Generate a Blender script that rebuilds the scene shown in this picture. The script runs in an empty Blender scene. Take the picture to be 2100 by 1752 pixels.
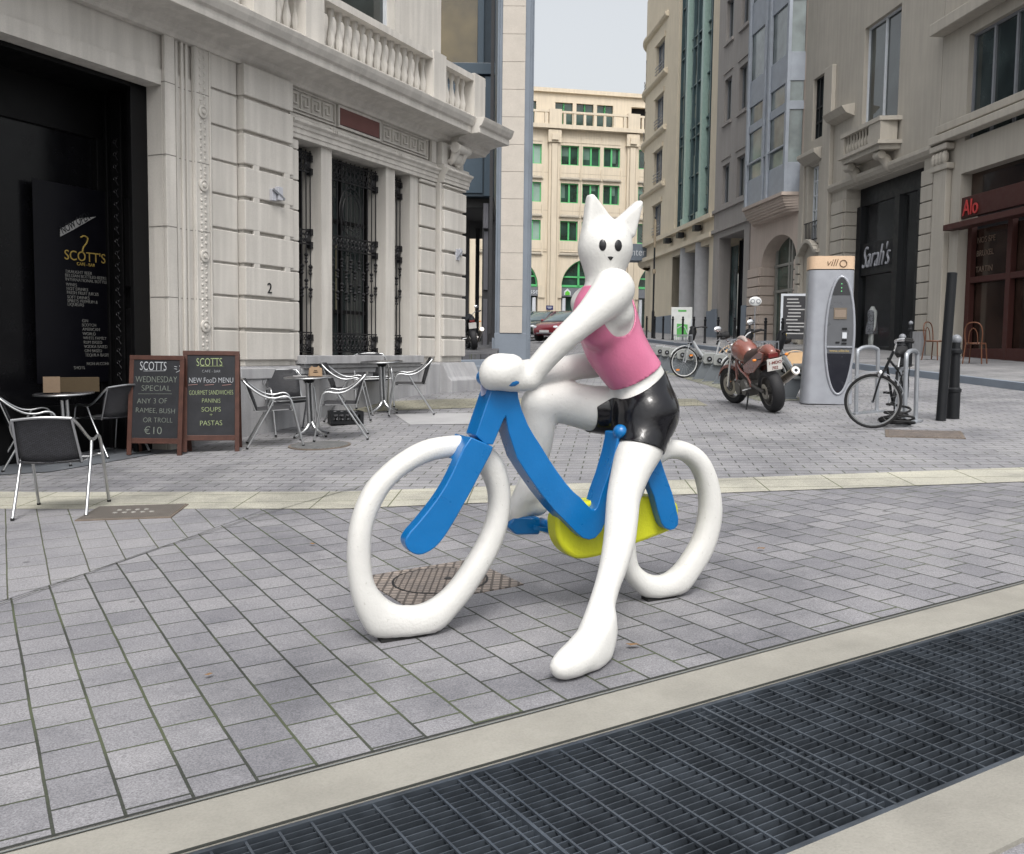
import bpy, bmesh, math, random
import numpy as np
from mathutils import Matrix, Vector

# ------------------------------------------------------------------ camera, world, sun, exposure
SC = bpy.context.scene
COL = SC.collection
H = 1.53                       # eye height above the paving at the camera
PITCH = math.radians(4.505); ROLL = .012
FPX = 2009.; CXP = 1050.; CYP = 876.     # focal length and centre in photo pixels (2100 wide)
_cp, _sp = math.cos(PITCH), math.sin(PITCH)
FWD = Vector((0, _cp, -_sp)); _R0 = Vector((1, 0, 0)); _U0 = Vector((0, _sp, _cp))
RGT = _R0*math.cos(ROLL) + _U0*math.sin(ROLL); UPV = _U0*math.cos(ROLL) - _R0*math.sin(ROLL)
cam = bpy.data.objects.new('camera', bpy.data.cameras.new('camera')); COL.objects.link(cam)
m = Matrix((RGT, UPV, -FWD)).transposed().to_4x4(); m.translation = (0, 0, H)
cam.matrix_world = m
cam.data.sensor_width = 36; cam.data.lens = 36*FPX/2100
cam.data.clip_start = .05; cam.data.clip_end = 1000
SC.camera = cam
SUN_EL, SUN_AZ = math.radians(57), math.radians(174)      # azimuth clockwise from +Y
W = bpy.data.worlds.new('World'); SC.world = W; W.use_nodes = True
nt = W.node_tree; nt.nodes.clear()
sky = nt.nodes.new('ShaderNodeTexSky'); sky.sky_type = 'NISHITA'; sky.sun_disc = False
sky.sun_elevation = SUN_EL; sky.sun_rotation = SUN_AZ; sky.air_density = 1.5; sky.dust_density = 6
hs = nt.nodes.new('ShaderNodeHueSaturation'); hs.inputs['Saturation'].default_value = .22
bg = nt.nodes.new('ShaderNodeBackground'); bg.inputs['Strength'].default_value = .15
wo = nt.nodes.new('ShaderNodeOutputWorld')
nt.links.new(sky.outputs[0], hs.inputs['Color']); nt.links.new(hs.outputs[0], bg.inputs[0]); nt.links.new(bg.outputs[0], wo.inputs[0])
sl = bpy.data.lights.new('sun', 'SUN'); sl.energy = .8; sl.angle = math.radians(13); sl.color = (1, .97, .93)
sun = bpy.data.objects.new('sun', sl); COL.objects.link(sun)
_sd = Vector((math.sin(SUN_AZ)*math.cos(SUN_EL), math.cos(SUN_AZ)*math.cos(SUN_EL), math.sin(SUN_EL)))
sun.rotation_euler = _sd.to_track_quat('Z', 'Y').to_euler()
SC.view_settings.view_transform = 'Standard'; SC.view_settings.look = 'None'
SC.view_settings.gamma = 1; SC.view_settings.exposure = .58
try:
    SC.cycles.max_bounces = 7; SC.cycles.transparent_max_bounces = 10
except Exception: pass

# ------------------------------------------------------------------ the lie of the land
GS, GT = .0396, .0323
def gz(x, y):
    """height of the paving: the square rises away from the viewer and to the right"""
    yy = min(y, 85.)
    return GS*yy + GT*max(-14, min(x, 14)) + .18*math.exp(-((x+1.45)**2+(y-16.6)**2)/(2*2.3**2))
def ray(px, py):
    a = (px-CXP)/FPX; b = (CYP-py)/FPX
    return FWD + a*RGT + b*UPV
class Frame:
    """a vertical plane standing in the square: x runs along it, y into it"""
    def __init__(s, ox, oy, rot):
        s.o = (ox, oy); s.rot = rot; s.x = (math.cos(rot), math.sin(rot)); s.y = (-math.sin(rot), math.cos(rot))
    def hit(s, px, py, v=0.):
        r = ray(px, py)
        k = (v + s.o[0]*s.y[0] + s.o[1]*s.y[1])/(r.x*s.y[0]+r.y*s.y[1])
        X, Y, Z = k*r.x, k*r.y, H+k*r.z
        return ((X-s.o[0])*s.x[0]+(Y-s.o[1])*s.x[1], Z)
    def world(s, a, v=0.):
        return (s.o[0]+a*s.x[0]+v*s.y[0], s.o[1]+a*s.x[1]+v*s.y[1])
    def g(s, a, v=0.):
        return gz(*s.world(a, v))

# ------------------------------------------------------------------ mesh helpers
def tag(o, label=None, cat=None, group=None, kind=None):
    if label: o['label'] = label
    if cat: o['category'] = cat
    if group: o['group'] = group
    if kind: o['kind'] = kind
    return o
def thing(name, label, cat, loc=(0, 0, 0), rz=0., group=None, rot=None):
    o = bpy.data.objects.new(name, None); COL.objects.link(o)
    o.empty_display_size = .1
    o.location = loc; o.rotation_euler = rot if rot else (0, 0, rz)
    return tag(o, label, cat, group)
def copy_tree(o, parent=None):
    c = o.copy(); COL.objects.link(c)
    if parent is not None: c.parent = parent
    for ch in list(o.children): copy_tree(ch, c)
    return c
def link_mesh(name, verts, faces, mat, parent=None, smooth=None, bevel=0, seg=2):
    me = bpy.data.meshes.new(name); me.from_pydata([tuple(v) for v in verts], [], faces); me.validate()
    bm = bmesh.new(); bm.from_mesh(me); bmesh.ops.recalc_face_normals(bm, faces=bm.faces); bm.to_mesh(me); bm.free()
    if smooth is not None:
        me.shade_smooth(); me.set_sharp_from_angle(angle=math.radians(smooth))
    if mat: me.materials.append(mat)
    o = bpy.data.objects.new(name, me); COL.objects.link(o)
    if parent is not None: o.parent = parent
    if bevel:
        b = o.modifiers.new('bevel', 'BEVEL'); b.width = bevel; b.segments = seg; b.limit_method = 'ANGLE'; b.angle_limit = math.radians(40)
    return o
class MB:
    def __init__(s): s.v = []; s.f = []; s.M = None
    def add(s, vs, fs):
        n = len(s.v)
        s.v += [tuple(s.M @ Vector(v)) if s.M is not None else tuple(v) for v in vs]
        s.f += [tuple(i+n for i in f) for f in fs]; return s
    def box(s, x0, x1, y0, y1, z0, z1):
        vs = [(x, y, z) for z in (z0, z1) for y in (y0, y1) for x in (x0, x1)]
        return s.add(vs, [(0, 2, 3, 1), (4, 5, 7, 6), (0, 1, 5, 4), (2, 6, 7, 3), (0, 4, 6, 2), (1, 3, 7, 5)])
    def bar(s, a, b, w, h, up=(0, 0, 1)):
        a = Vector(a); b = Vector(b); d = (b-a).normalized(); u = Vector(up); sd = d.cross(u)
        if sd.length < 1e-4: sd = d.cross(Vector((0, 1, 0)))
        sd.normalize(); u = sd.cross(d)
        vs = [p + sd*i*w/2 + u*j*h/2 for p in (a, b) for i, j in ((-1, -1), (1, -1), (1, 1), (-1, 1))]
        return s.add(vs, [(0, 3, 2, 1), (4, 5, 6, 7), (0, 1, 5, 4), (1, 2, 6, 5), (2, 3, 7, 6), (3, 0, 4, 7)])
    def tube(s, pts, r, n=8, closed=False, flat=None, spline=0):
        pts = [Vector(p) for p in pts]; k = len(pts)
        rs = list(r) if hasattr(r, '__len__') else [r]*k
        if spline:
            P = []; RR = []
            rng = range(k if closed else k-1)
            for i in rng:
                p0 = pts[(i-1) % k] if closed or i > 0 else pts[0]; p1 = pts[i]; p2 = pts[(i+1) % k]
                p3 = pts[(i+2) % k] if closed or i+2 < k else pts[-1]
                for j in range(spline):
                    t = j/spline
                    P.append(.5*((2*p1)+(-p0+p2)*t+(2*p0-5*p1+4*p2-p3)*t*t+(-p0+3*p1-3*p2+p3)*t**3))
                    RR.append(rs[i]*(1-t)+rs[(i+1) % k]*t)
            if not closed: P.append(pts[-1]); RR.append(rs[-1])
            pts, rs = P, RR; k = len(pts)
        vs = []; fs = []; prev = None
        for i in range(k):
            if closed: d = pts[(i+1) % k]-pts[i-1]
            else: d = pts[min(i+1, k-1)]-pts[max(i-1, 0)]
            if d.length < 1e-9: d = Vector((0, 0, 1))
            d.normalize()
            if prev is None:
                u = Vector((0, 0, 1)) if abs(d.z) < .9 else Vector((1, 0, 0))
                u = (u-d*u.dot(d)).normalized()
            else:
                u = prev-d*prev.dot(d)
                u = u.normalized() if u.length > 1e-6 else prev
            prev = u; w = d.cross(u)
            for j in range(n):
                t = 2*math.pi*j/n
                vs.append(pts[i]+(u*math.cos(t)+w*math.sin(t))*rs[i])
        m_ = k if closed else k-1
        for i in range(m_):
            for j in range(n):
                a = i*n+j; b = i*n+(j+1) % n; c = ((i+1) % k)*n+(j+1) % n; d_ = ((i+1) % k)*n+j
                fs.append((a, b, c, d_))
        if not closed: fs += [tuple(range(n))[::-1], tuple((k-1)*n+j for j in range(n))]
        return s.add(vs, fs)
    def lathe(s, prof, c=(0, 0, 0), axis='z', n=24, cap=True):
        vs = []; fs = []
        for r, h in prof:
            for j in range(n):
                t = 2*math.pi*j/n; x, y = r*math.cos(t), r*math.sin(t)
                p = (x, y, h) if axis == 'z' else ((x, h, y) if axis == 'y' else (h, x, y))
                vs.append((c[0]+p[0], c[1]+p[1], c[2]+p[2]))
        for i in range(len(prof)-1):
            for j in range(n):
                fs.append((i*n+j, i*n+(j+1) % n, (i+1)*n+(j+1) % n, (i+1)*n+j))
        if cap: fs += [tuple(range(n)), tuple((len(prof)-1)*n+j for j in range(n))]
        return s.add(vs, fs)
    def torus(s, c, R, r, axis='y', N=32, n=8, sx=1.):
        pts = []
        for i in range(N):
            t = 2*math.pi*i/N; a, b = R*math.cos(t), R*math.sin(t)
            pts.append({'y': (c[0]+a*sx, c[1], c[2]+b), 'x': (c[0], c[1]+a, c[2]+b), 'z': (c[0]+a, c[1]+b, c[2])}[axis])
        return s.tube(pts, r, n, closed=True)
    def ell(s, c, rx, ry, rz, nu=14, nv=9):
        vs = [(c[0], c[1], c[2]+rz)]; fs = []
        for i in range(1, nv):
            p = math.pi*i/nv
            for j in range(nu):
                t = 2*math.pi*j/nu
                vs.append((c[0]+rx*math.sin(p)*math.cos(t), c[1]+ry*math.sin(p)*math.sin(t), c[2]+rz*math.cos(p)))
        vs.append((c[0], c[1], c[2]-rz)); L = len(vs)-1
        for j in range(nu):
            fs.append((0, 1+j, 1+(j+1) % nu)); fs.append((L, L-nu+(j+1) % nu, L-nu+j))
        for i in range(nv-2):
            for j in range(nu):
                a = 1+i*nu; fs.append((a+j, a+nu+j, a+nu+(j+1) % nu, a+(j+1) % nu))
        return s.add(vs, fs)
    def prism(s, poly, y0, y1, ax='y'):
        n = len(poly)
        def P(a, b, h): return (a, h, b) if ax == 'y' else ((h, a, b) if ax == 'x' else (a, b, h))
        vs = [P(a, b, y0) for a, b in poly]+[P(a, b, y1) for a, b in poly]
        fs = [tuple(range(n)), tuple(range(2*n-1, n-1, -1))]+[(i, (i+1) % n, n+(i+1) % n, n+i) for i in range(n)]
        return s.add(vs, fs)
    def wall(s, x0, x1, z0, z1, holes, y0, y1):
        """a wall slab with rectangular openings, front at y0, back at y1, reveals closed"""
        xs = sorted({x0, x1, *[min(max(h[i], x0), x1) for h in holes for i in (0, 1)]})
        zs = sorted({z0, z1, *[min(max(h[i], z0), z1) for h in holes for i in (2, 3)]})
        def full(i, j):
            if i < 0 or j < 0 or i >= len(xs)-1 or j >= len(zs)-1: return False
            cx, cz = (xs[i]+xs[i+1])/2, (zs[j]+zs[j+1])/2
            return not any(h[0] < cx < h[1] and h[2] < cz < h[3] for h in holes)
        idx = {}; vs = []; fs = []
        def V(i, j, k):
            if (i, j, k) not in idx: idx[(i, j, k)] = len(vs); vs.append((xs[i], (y0, y1)[k], zs[j]))
            return idx[(i, j, k)]
        for i in range(len(xs)-1):
            for j in range(len(zs)-1):
                if not full(i, j): continue
                fs.append((V(i, j, 0), V(i+1, j, 0), V(i+1, j+1, 0), V(i, j+1, 0)))
                fs.append((V(i, j, 1), V(i, j+1, 1), V(i+1, j+1, 1), V(i+1, j, 1)))
                if not full(i-1, j): fs.append((V(i, j, 0), V(i, j+1, 0), V(i, j+1, 1), V(i, j, 1)))
                if not full(i+1, j): fs.append((V(i+1, j, 0), V(i+1, j, 1), V(i+1, j+1, 1), V(i+1, j+1, 0)))
                if not full(i, j-1): fs.append((V(i, j, 0), V(i, j, 1), V(i+1, j, 1), V(i+1, j, 0)))
                if not full(i, j+1): fs.append((V(i, j+1, 0), V(i+1, j+1, 0), V(i+1, j+1, 1), V(i, j+1, 1)))
        return s.add(vs, fs)
    def build(s, name, mat, parent=None, smooth=None, bevel=0, seg=2):
        return link_mesh(name, s.v, s.f, mat, parent, smooth, bevel, seg)
def build_groups(q, name, mat, parent, key, **kw):
    """one part per group of pieces; key maps a piece's centre to its group"""
    par = list(range(len(q.v)))
    def find(i):
        while par[i] != i: par[i] = par[par[i]]; i = par[i]
        return i
    for f in q.f:
        for i in f[1:]: par[find(i)] = find(f[0])
    comp = {}
    for i in range(len(q.v)): comp.setdefault(find(i), []).append(i)
    gk = {}
    for r, ids in comp.items():
        c = [sum(q.v[i][d] for i in ids)/len(ids) for d in range(3)]; gk[r] = key(c)
    out = {}
    for f in q.f: out.setdefault(gk[find(f[0])], []).append(f)
    for g_ in sorted(out, key=str):
        ids = sorted({i for f in out[g_] for i in f}); mp = {u: i for i, u in enumerate(ids)}
        link_mesh(name, [q.v[i] for i in ids], [tuple(mp[i] for i in f) for f in out[g_]], mat, parent, **kw)
def molding(mb, prof, x0, x1, ends=True):
    """prof: list of (y, z) going round; extruded along x"""
    mb.prism(prof, x0, x1, ax='x')
def text(name, s, size, mat, parent, loc, rot=(math.pi/2, 0, 0), ext=.002, align='LEFT', shear=0, sx=1., bold=0.):
    cu = bpy.data.curves.new(name, 'FONT'); cu.body = s; cu.size = size; cu.extrude = ext; cu.align_x = align; cu.shear = shear
    cu.offset = bold; cu.resolution_u = 4
    t = bpy.data.objects.new(name+'_tmp', cu); COL.objects.link(t)
    me = bpy.data.meshes.new_from_object(t.evaluated_get(bpy.context.evaluated_depsgraph_get()))
    COL.objects.unlink(t); bpy.data.objects.remove(t)
    me.materials.clear(); me.materials.append(mat)
    o = bpy.data.objects.new(name, me); COL.objects.link(o)
    o.location = loc; o.rotation_euler = rot; o.scale = (sx, 1, 1)
    if parent is not None: o.parent = parent
    return o

# ------------------------------------------------------------------ materials
def new_mat(name):
    m = bpy.data.materials.new(name); m.use_nodes = True; t = m.node_tree
    return m, t, t.nodes['Principled BSDF']
def N(t, typ, **kw):
    n = t.nodes.new(typ)
    for k, v in kw.items():
        if k in n.inputs: n.inputs[k].default_value = v
        else: setattr(n, k, v)
    return n
def ramp(t, stops):
    r = t.nodes.new('ShaderNodeValToRGB'); e = r.color_ramp.elements
    while len(e) < len(stops): e.new(.5)
    for i, (p, c) in enumerate(stops): e[i].position = p; e[i].color = (*c, 1) if len(c) == 3 else c
    return r
def mul(c, k): return tuple(min(1, x*k) for x in c)
def stone(name, c, rough=.85, scale=3., var=.12, bump=.15, fine=90., streak=.0, spec=.3):
    """weathered stone, plaster or paint: large soft blotches, small grain, faint vertical streaks"""
    m, t, b = new_mat(name); L = t.links.new
    co = N(t, 'ShaderNodeTexCoord')
    n1 = N(t, 'ShaderNodeTexNoise', Scale=scale, Detail=6, Roughness=.6); L(co.outputs['Object'], n1.inputs['Vector'])
    r1 = ramp(t, [(.25, mul(c, 1-var)), (.75, mul(c, 1+var))]); L(n1.outputs['Fac'], r1.inputs[0])
    n2 = N(t, 'ShaderNodeTexNoise', Scale=fine, Detail=3); L(co.outputs['Object'], n2.inputs['Vector'])
    mx = N(t, 'ShaderNodeMix', data_type='RGBA', blend_type='MULTIPLY'); mx.inputs[0].default_value = .5
    r2 = ramp(t, [(.3, (.8, .8, .8)), (.6, (1, 1, 1))]); L(n2.outputs['Fac'], r2.inputs[0])
    L(r1.outputs[0], mx.inputs[6]); L(r2.outputs[0], mx.inputs[7]); out = mx.outputs[2]
    if streak:
        mp = N(t, 'ShaderNodeMapping'); mp.inputs['Scale'].default_value = (5, 5, .35); L(co.outputs['Object'], mp.inputs[0])
        n3 = N(t, 'ShaderNodeTexNoise', Scale=1.5, Detail=5); L(mp.outputs[0], n3.inputs['Vector'])
        r3 = ramp(t, [(.42, (1-streak,)*3), (.6, (1, 1, 1))]); L(n3.outputs['Fac'], r3.inputs[0])
        m2 = N(t, 'ShaderNodeMix', data_type='RGBA', blend_type='MULTIPLY'); m2.inputs[0].default_value = 1
        L(out, m2.inputs[6]); L(r3.outputs[0], m2.inputs[7]); out = m2.outputs[2]
    L(out, b.inputs['Base Color']); b.inputs['Roughness'].default_value = rough
    b.inputs['Specular IOR Level'].default_value = spec
    if bump:
        bp = N(t, 'ShaderNodeBump', Strength=bump, Distance=.004); L(n2.outputs['Fac'], bp.inputs['Height']); L(bp.outputs[0], b.inputs['Normal'])
    return m
def paint(name, c, rough=.4, coat=0., metal=0., bump=0., bs=60., var=.06, spec=.5):
    m, t, b = new_mat(name); L = t.links.new
    co = N(t, 'ShaderNodeTexCoord')
    n1 = N(t, 'ShaderNodeTexNoise', Scale=7., Detail=5); L(co.outputs['Object'], n1.inputs['Vector'])
    r1 = ramp(t, [(.3, mul(c, 1-var)), (.7, mul(c, 1+var))]); L(n1.outputs['Fac'], r1.inputs[0]); L(r1.outputs[0], b.inputs['Base Color'])
    rr = ramp(t, [(.3, (rough*.85,)*3), (.7, (min(1, rough*1.15),)*3)]); L(n1.outputs['Fac'], rr.inputs[0]); L(rr.outputs[0], b.inputs['Roughness'])
    b.inputs['Metallic'].default_value = metal; b.inputs['Coat Weight'].default_value = coat; b.inputs['Coat Roughness'].default_value = .06
    b.inputs['Specular IOR Level'].default_value = spec
    if bump:
        n2 = N(t, 'ShaderNodeTexNoise', Scale=bs, Detail=3); L(co.outputs['Object'], n2.inputs['Vector'])
        bp = N(t, 'ShaderNodeBump', Strength=bump, Distance=.004); L(n2.outputs['Fac'], bp.inputs['Height']); L(bp.outputs[0], b.inputs['Normal'])
        if coat: L(bp.outputs[0], b.inputs['Coat Normal'])
    return m
def glass(name, tint=(.93, .94, .94), refl=.55, dark=.5, ior=1.5):
    """a real pane: see-through with a Fresnel reflection"""
    m, t, b = new_mat(name); L = t.links.new
    tr = N(t, 'ShaderNodeBsdfTransparent'); tr.inputs[0].default_value = (*mul(tint, dark), 1)
    gl = N(t, 'ShaderNodeBsdfGlossy', Roughness=.03); gl.inputs[0].default_value = (*tint, 1)
    fr = N(t, 'ShaderNodeFresnel', IOR=ior)
    ad = N(t, 'ShaderNodeMath', operation='ADD'); L(fr.outputs[0], ad.inputs[0]); ad.inputs[1].default_value = refl*.2
    mx = N(t, 'ShaderNodeMixShader'); L(ad.outputs[0], mx.inputs[0]); L(tr.outputs[0], mx.inputs[1]); L(gl.outputs[0], mx.inputs[2])
    t.nodes.remove(b); L(mx.outputs[0], t.nodes['Material Output'].inputs[0])
    return m
def window_glass(name, c=(.03, .04, .04), rough=.06, var=.5, metal=.0):
    """dark window of an unlit room: mirror-like with slightly wavy panes"""
    m, t, b = new_mat(name); L = t.links.new
    co = N(t, 'ShaderNodeTexCoord')
    n1 = N(t, 'ShaderNodeTexNoise', Scale=.9, Detail=4); L(co.outputs['Object'], n1.inputs['Vector'])
    r1 = ramp(t, [(.35, mul(c, 1-var)), (.65, mul(c, 1+var))]); L(n1.outputs['Fac'], r1.inputs[0]); L(r1.outputs[0], b.inputs['Base Color'])
    b.inputs['Roughness'].default_value = rough; b.inputs['Specular IOR Level'].default_value = .8; b.inputs['Metallic'].default_value = metal
    n2 = N(t, 'ShaderNodeTexNoise', Scale=1.6, Detail=1); L(co.outputs['Object'], n2.inputs['Vector'])
    bp = N(t, 'ShaderNodeBump', Strength=.25, Distance=.02); L(n2.outputs['Fac'], bp.inputs['Height']); L(bp.outputs[0], b.inputs['Normal'])
    return m
def pavers(name, ang, bw, bh, c1, c2, cm, mortar=.008, off=.5, freq=2, moss=(.10, .12, .06), mossy=.5, rough=.8, jit=.0014):
    """paving blocks laid in courses along direction ang (degrees clockwise from +Y)"""
    m, t, b = new_mat(name); L = t.links.new
    co = N(t, 'ShaderNodeTexCoord')
    nj = N(t, 'ShaderNodeTexNoise', Scale=2.2, Detail=2); L(co.outputs['Object'], nj.inputs['Vector'])
    vj = N(t, 'ShaderNodeVectorMath', operation='MULTIPLY_ADD'); L(nj.outputs['Color'], vj.inputs[0]); vj.inputs[1].default_value = (jit*6,)*3; L(co.outputs['Object'], vj.inputs[2])
    mp = N(t, 'ShaderNodeMapping'); mp.inputs['Rotation'].default_value = (0, 0, -(math.pi/2-math.radians(ang))); L(vj.outputs[0], mp.inputs[0])
    br = N(t, 'ShaderNodeTexBrick', offset=off, offset_frequency=freq, squash=1.)
    br.inputs['Scale'].default_value = 1; br.inputs['Brick Width'].default_value = bw; br.inputs['Row Height'].default_value = bh
    br.inputs['Mortar Size'].default_value = mortar*.5; br.inputs['Mortar Smooth'].default_value = .25; br.inputs['Bias'].default_value = 0
    br.inputs['Color1'].default_value = (*c1, 1); br.inputs['Color2'].default_value = (*c2, 1); br.inputs['Mortar'].default_value = (*cm, 1)
    L(mp.outputs[0], br.inputs['Vector'])
    n1 = N(t, 'ShaderNodeTexNoise', Scale=1.1, Detail=7, Roughness=.65); L(co.outputs['Object'], n1.inputs['Vector'])
    r1 = ramp(t, [(.3, (.74, .74, .76)), (.7, (1.08, 1.07, 1.05))]); L(n1.outputs['Fac'], r1.inputs[0])
    m1 = N(t, 'ShaderNodeMix', data_type='RGBA', blend_type='MULTIPLY'); m1.inputs[0].default_value = 1
    L(br.outputs['Color'], m1.inputs[6]); L(r1.outputs[0], m1.inputs[7])
    n2 = N(t, 'ShaderNodeTexNoise', Scale=130., Detail=4, Roughness=.85); L(co.outputs['Object'], n2.inputs['Vector'])
    r2 = ramp(t, [(.38, (.55, .55, .56)), (.62, (1.30, 1.30, 1.30))]); L(n2.outputs['Fac'], r2.inputs[0])
    m2 = N(t, 'ShaderNodeMix', data_type='RGBA', blend_type='MULTIPLY'); m2.inputs[0].default_value = .9
    L(m1.outputs[2], m2.inputs[6]); L(r2.outputs[0], m2.inputs[7])
    ns = N(t, 'ShaderNodeTexNoise', Scale=.55, Detail=8, Roughness=.7); L(co.outputs['Object'], ns.inputs['Vector'])
    rs = ramp(t, [(.36, (.66, .665, .67)), (.50, (1, 1, 1))]); L(ns.outputs['Fac'], rs.inputs[0])
    ms = N(t, 'ShaderNodeMix', data_type='RGBA', blend_type='MULTIPLY'); ms.inputs[0].default_value = .75; L(m2.outputs[2], ms.inputs[6]); L(rs.outputs[0], ms.inputs[7])
    n5 = N(t, 'ShaderNodeTexVoronoi', Scale=2.1); L(co.outputs['Object'], n5.inputs['Vector'])
    r5 = ramp(t, [(.035, (.45, .45, .44)), (.06, (1, 1, 1))]); L(n5.outputs['Distance'], r5.inputs[0])
    mg = N(t, 'ShaderNodeMix', data_type='RGBA', blend_type='MULTIPLY'); mg.inputs[0].default_value = .8; L(ms.outputs[2], mg.inputs[6]); L(r5.outputs[0], mg.inputs[7]); m2 = mg
    # moss in some of the joints
    n3 = N(t, 'ShaderNodeTexNoise', Scale=1.7, Detail=3); L(co.outputs['Object'], n3.inputs['Vector'])
    r3 = ramp(t, [(.48, (0, 0, 0)), (.6, (mossy,)*3)]); L(n3.outputs['Fac'], r3.inputs[0])
    mm = N(t, 'ShaderNodeMath', operation='MULTIPLY'); L(r3.outputs[0], mm.inputs[0]); L(br.outputs['Fac'], mm.inputs[1])
    m3 = N(t, 'ShaderNodeMix', data_type='RGBA'); L(mm.outputs[0], m3.inputs[0]); L(m2.outputs[2], m3.inputs[6]); m3.inputs[7].default_value = (*moss, 1)
    L(m3.outputs[2], b.inputs['Base Color']); b.inputs['Roughness'].default_value = rough; b.inputs['Specular IOR Level'].default_value = .3
    inv = N(t, 'ShaderNodeMath', operation='MULTIPLY_ADD'); L(br.outputs['Fac'], inv.inputs[0]); inv.inputs[1].default_value = -1; inv.inputs[2].default_value = 1
    ad = N(t, 'ShaderNodeMath', operation='MULTIPLY_ADD'); L(n2.outputs['Fac'], ad.inputs[0]); ad.inputs[1].default_value = .12; L(inv.outputs[0], ad.inputs[2])
    bp = N(t, 'ShaderNodeBump', Strength=.7, Distance=.008); L(ad.outputs[0], bp.inputs['Height']); L(bp.outputs[0], b.inputs['Normal'])
    return m
def emit_dim(name, c, e):
    m, t, b = new_mat(name); b.inputs['Base Color'].default_value = (*c, 1); b.inputs['Emission Color'].default_value = (*c, 1); b.inputs['Emission Strength'].default_value = e
    return m
M = {}
M['pale'] = stone('pale_stone', (.57, .545, .505), scale=1.1, var=.09, bump=.18, streak=.13)
M['plinth'] = stone('grey_stone', (.36, .36, .37), scale=2, var=.12, bump=.2, streak=.16)
M['blackwood'] = paint('black_timber', (.003, .003, .0035), rough=.5, spec=.2)
M['iron'] = paint('black_iron', (.012, .012, .014), rough=.45, spec=.35)
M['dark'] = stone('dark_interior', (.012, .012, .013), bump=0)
M['wglass'] = window_glass('window_glass')
M['cafeglass'] = paint('cafe_dark_glass', (.004, .004, .005), rough=.25, spec=.25)
M['redpanel'] = stone('red_granite', (.16, .075, .07), rough=.35)
M['cream'] = stone('cream_stone', (.66, .58, .46), scale=.5, var=.07, bump=0, streak=.08)
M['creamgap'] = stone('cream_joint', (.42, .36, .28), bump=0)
M['beige'] = stone('beige_plaster', (.62, .55, .43), scale=.8, var=.07, bump=0, streak=.07)
M['taupe'] = stone('taupe_stone', (.33, .31, .295), scale=.8, var=.07, bump=0, streak=.07)
M['pink'] = stone('pinkish_stone', (.52, .44, .385), scale=.8, var=.07, bump=0, streak=.07)
M['greystone'] = stone('old_grey_stone', (.42, .39, .34), scale=.9, var=.08, bump=0, streak=.08)
M['blue'] = stone('blue_stone', (.20, .23, .27), scale=1.2, var=.12, bump=.1)
M['slab'] = stone('cladding_slab', (.50, .46, .41), scale=3, var=.07, bump=.08, fine=60)
M['green'] = paint('green_frame', (.10, .46, .17), rough=.4)
M['ggreen'] = window_glass('green_tinted_glass', (.02, .05, .04), rough=.08)
M['gpale'] = window_glass('pale_blind_glass', (.28, .40, .35), rough=.15, var=.1)
M['mint'] = paint('mint_metal', (.30, .42, .38), rough=.4)
M['curtain'] = window_glass('curtain_wall_glass', (.11, .16, .165), rough=.08, var=.6)
M['white'] = paint('white_frame', (.55, .58, .62), rough=.45)
M['black'] = paint('black_paint', (.008, .009, .011), rough=.5, spec=.3)
M['greymetal'] = paint('grey_metal', (.19, .20, .22), rough=.4, metal=.0)
M['alu'] = paint('brushed_aluminium', (.50, .51, .52), rough=.36, metal=1.)
M['chrome'] = paint('chrome', (.75, .75, .76), rough=.12, metal=1.)
M['rubber'] = paint('rubber', (.015, .015, .016), rough=.7, spec=.3)
M['glass'] = glass('shop_glass', refl=.05, dark=.97, ior=1.03)

# ------------------------------------------------------------------ ground
def sheet(name, lines, bbox, mat, dz, step=.5, label=None, thick=None, parent=None):
    """a sheet that follows the ground; lines = half planes (px,py,nx,ny): keeps the side the normal points to"""
    x0, x1, y0, y1 = bbox
    nx = max(1, int((x1-x0)/step)); ny = max(1, int((y1-y0)/step))
    bm = bmesh.new()
    vs = [[bm.verts.new((x0+(x1-x0)*i/nx, y0+(y1-y0)*j/ny, 0)) for j in range(ny+1)] for i in range(nx+1)]
    for i in range(nx):
        for j in range(ny): bm.faces.new((vs[i][j], vs[i+1][j], vs[i+1][j+1], vs[i][j+1]))
    for px, py, a, b in lines:
        bmesh.ops.bisect_plane(bm, geom=bm.verts[:]+bm.edges[:]+bm.faces[:], plane_co=(px, py, 0), plane_no=(a, b, 0), clear_inner=True)
    for v in bm.verts: v.co.z = gz(v.co.x, v.co.y)+dz
    if thick:
        r = bmesh.ops.extrude_face_region(bm, geom=bm.faces[:])
        for e in r['geom']:
            if isinstance(e, bmesh.types.BMVert): e.co.z -= thick
        bmesh.ops.recalc_face_normals(bm, faces=bm.faces)
    me = bpy.data.meshes.new(name); bm.to_mesh(me); bm.free(); me.materials.append(mat)
    o = bpy.data.objects.new(name, me); COL.objects.link(o)
    if parent is not None: o.parent = parent
    elif label is None: o['kind'] = 'structure'
    return o
def poly_sheet(name, poly, mat, dz, step=.4, **kw):
    """convex polygon, any orientation"""
    A = sum(poly[i][0]*poly[(i+1) % len(poly)][1]-poly[(i+1) % len(poly)][0]*poly[i][1] for i in range(len(poly)))
    s = 1 if A > 0 else -1; L = []
    for i in range(len(poly)):
        (x0, y0), (x1, y1) = poly[i], poly[(i+1) % len(poly)]
        L.append((x0, y0, -(y1-y0)*s, (x1-x0)*s))
    xs = [p[0] for p in poly]; ys = [p[1] for p in poly]
    return sheet(name, L, (min(xs)-.01, max(xs)+.01, min(ys)-.01, max(ys)+.01), mat, dz, step, **kw)
GREY1, GREY2 = (.20, .20, .216), (.27, .268, .28)
M['pav_front'] = pavers('grey_block_paving', 150.7, .235, .205, GREY1, GREY2, (.05, .055, .045), mortar=.012)
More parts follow.
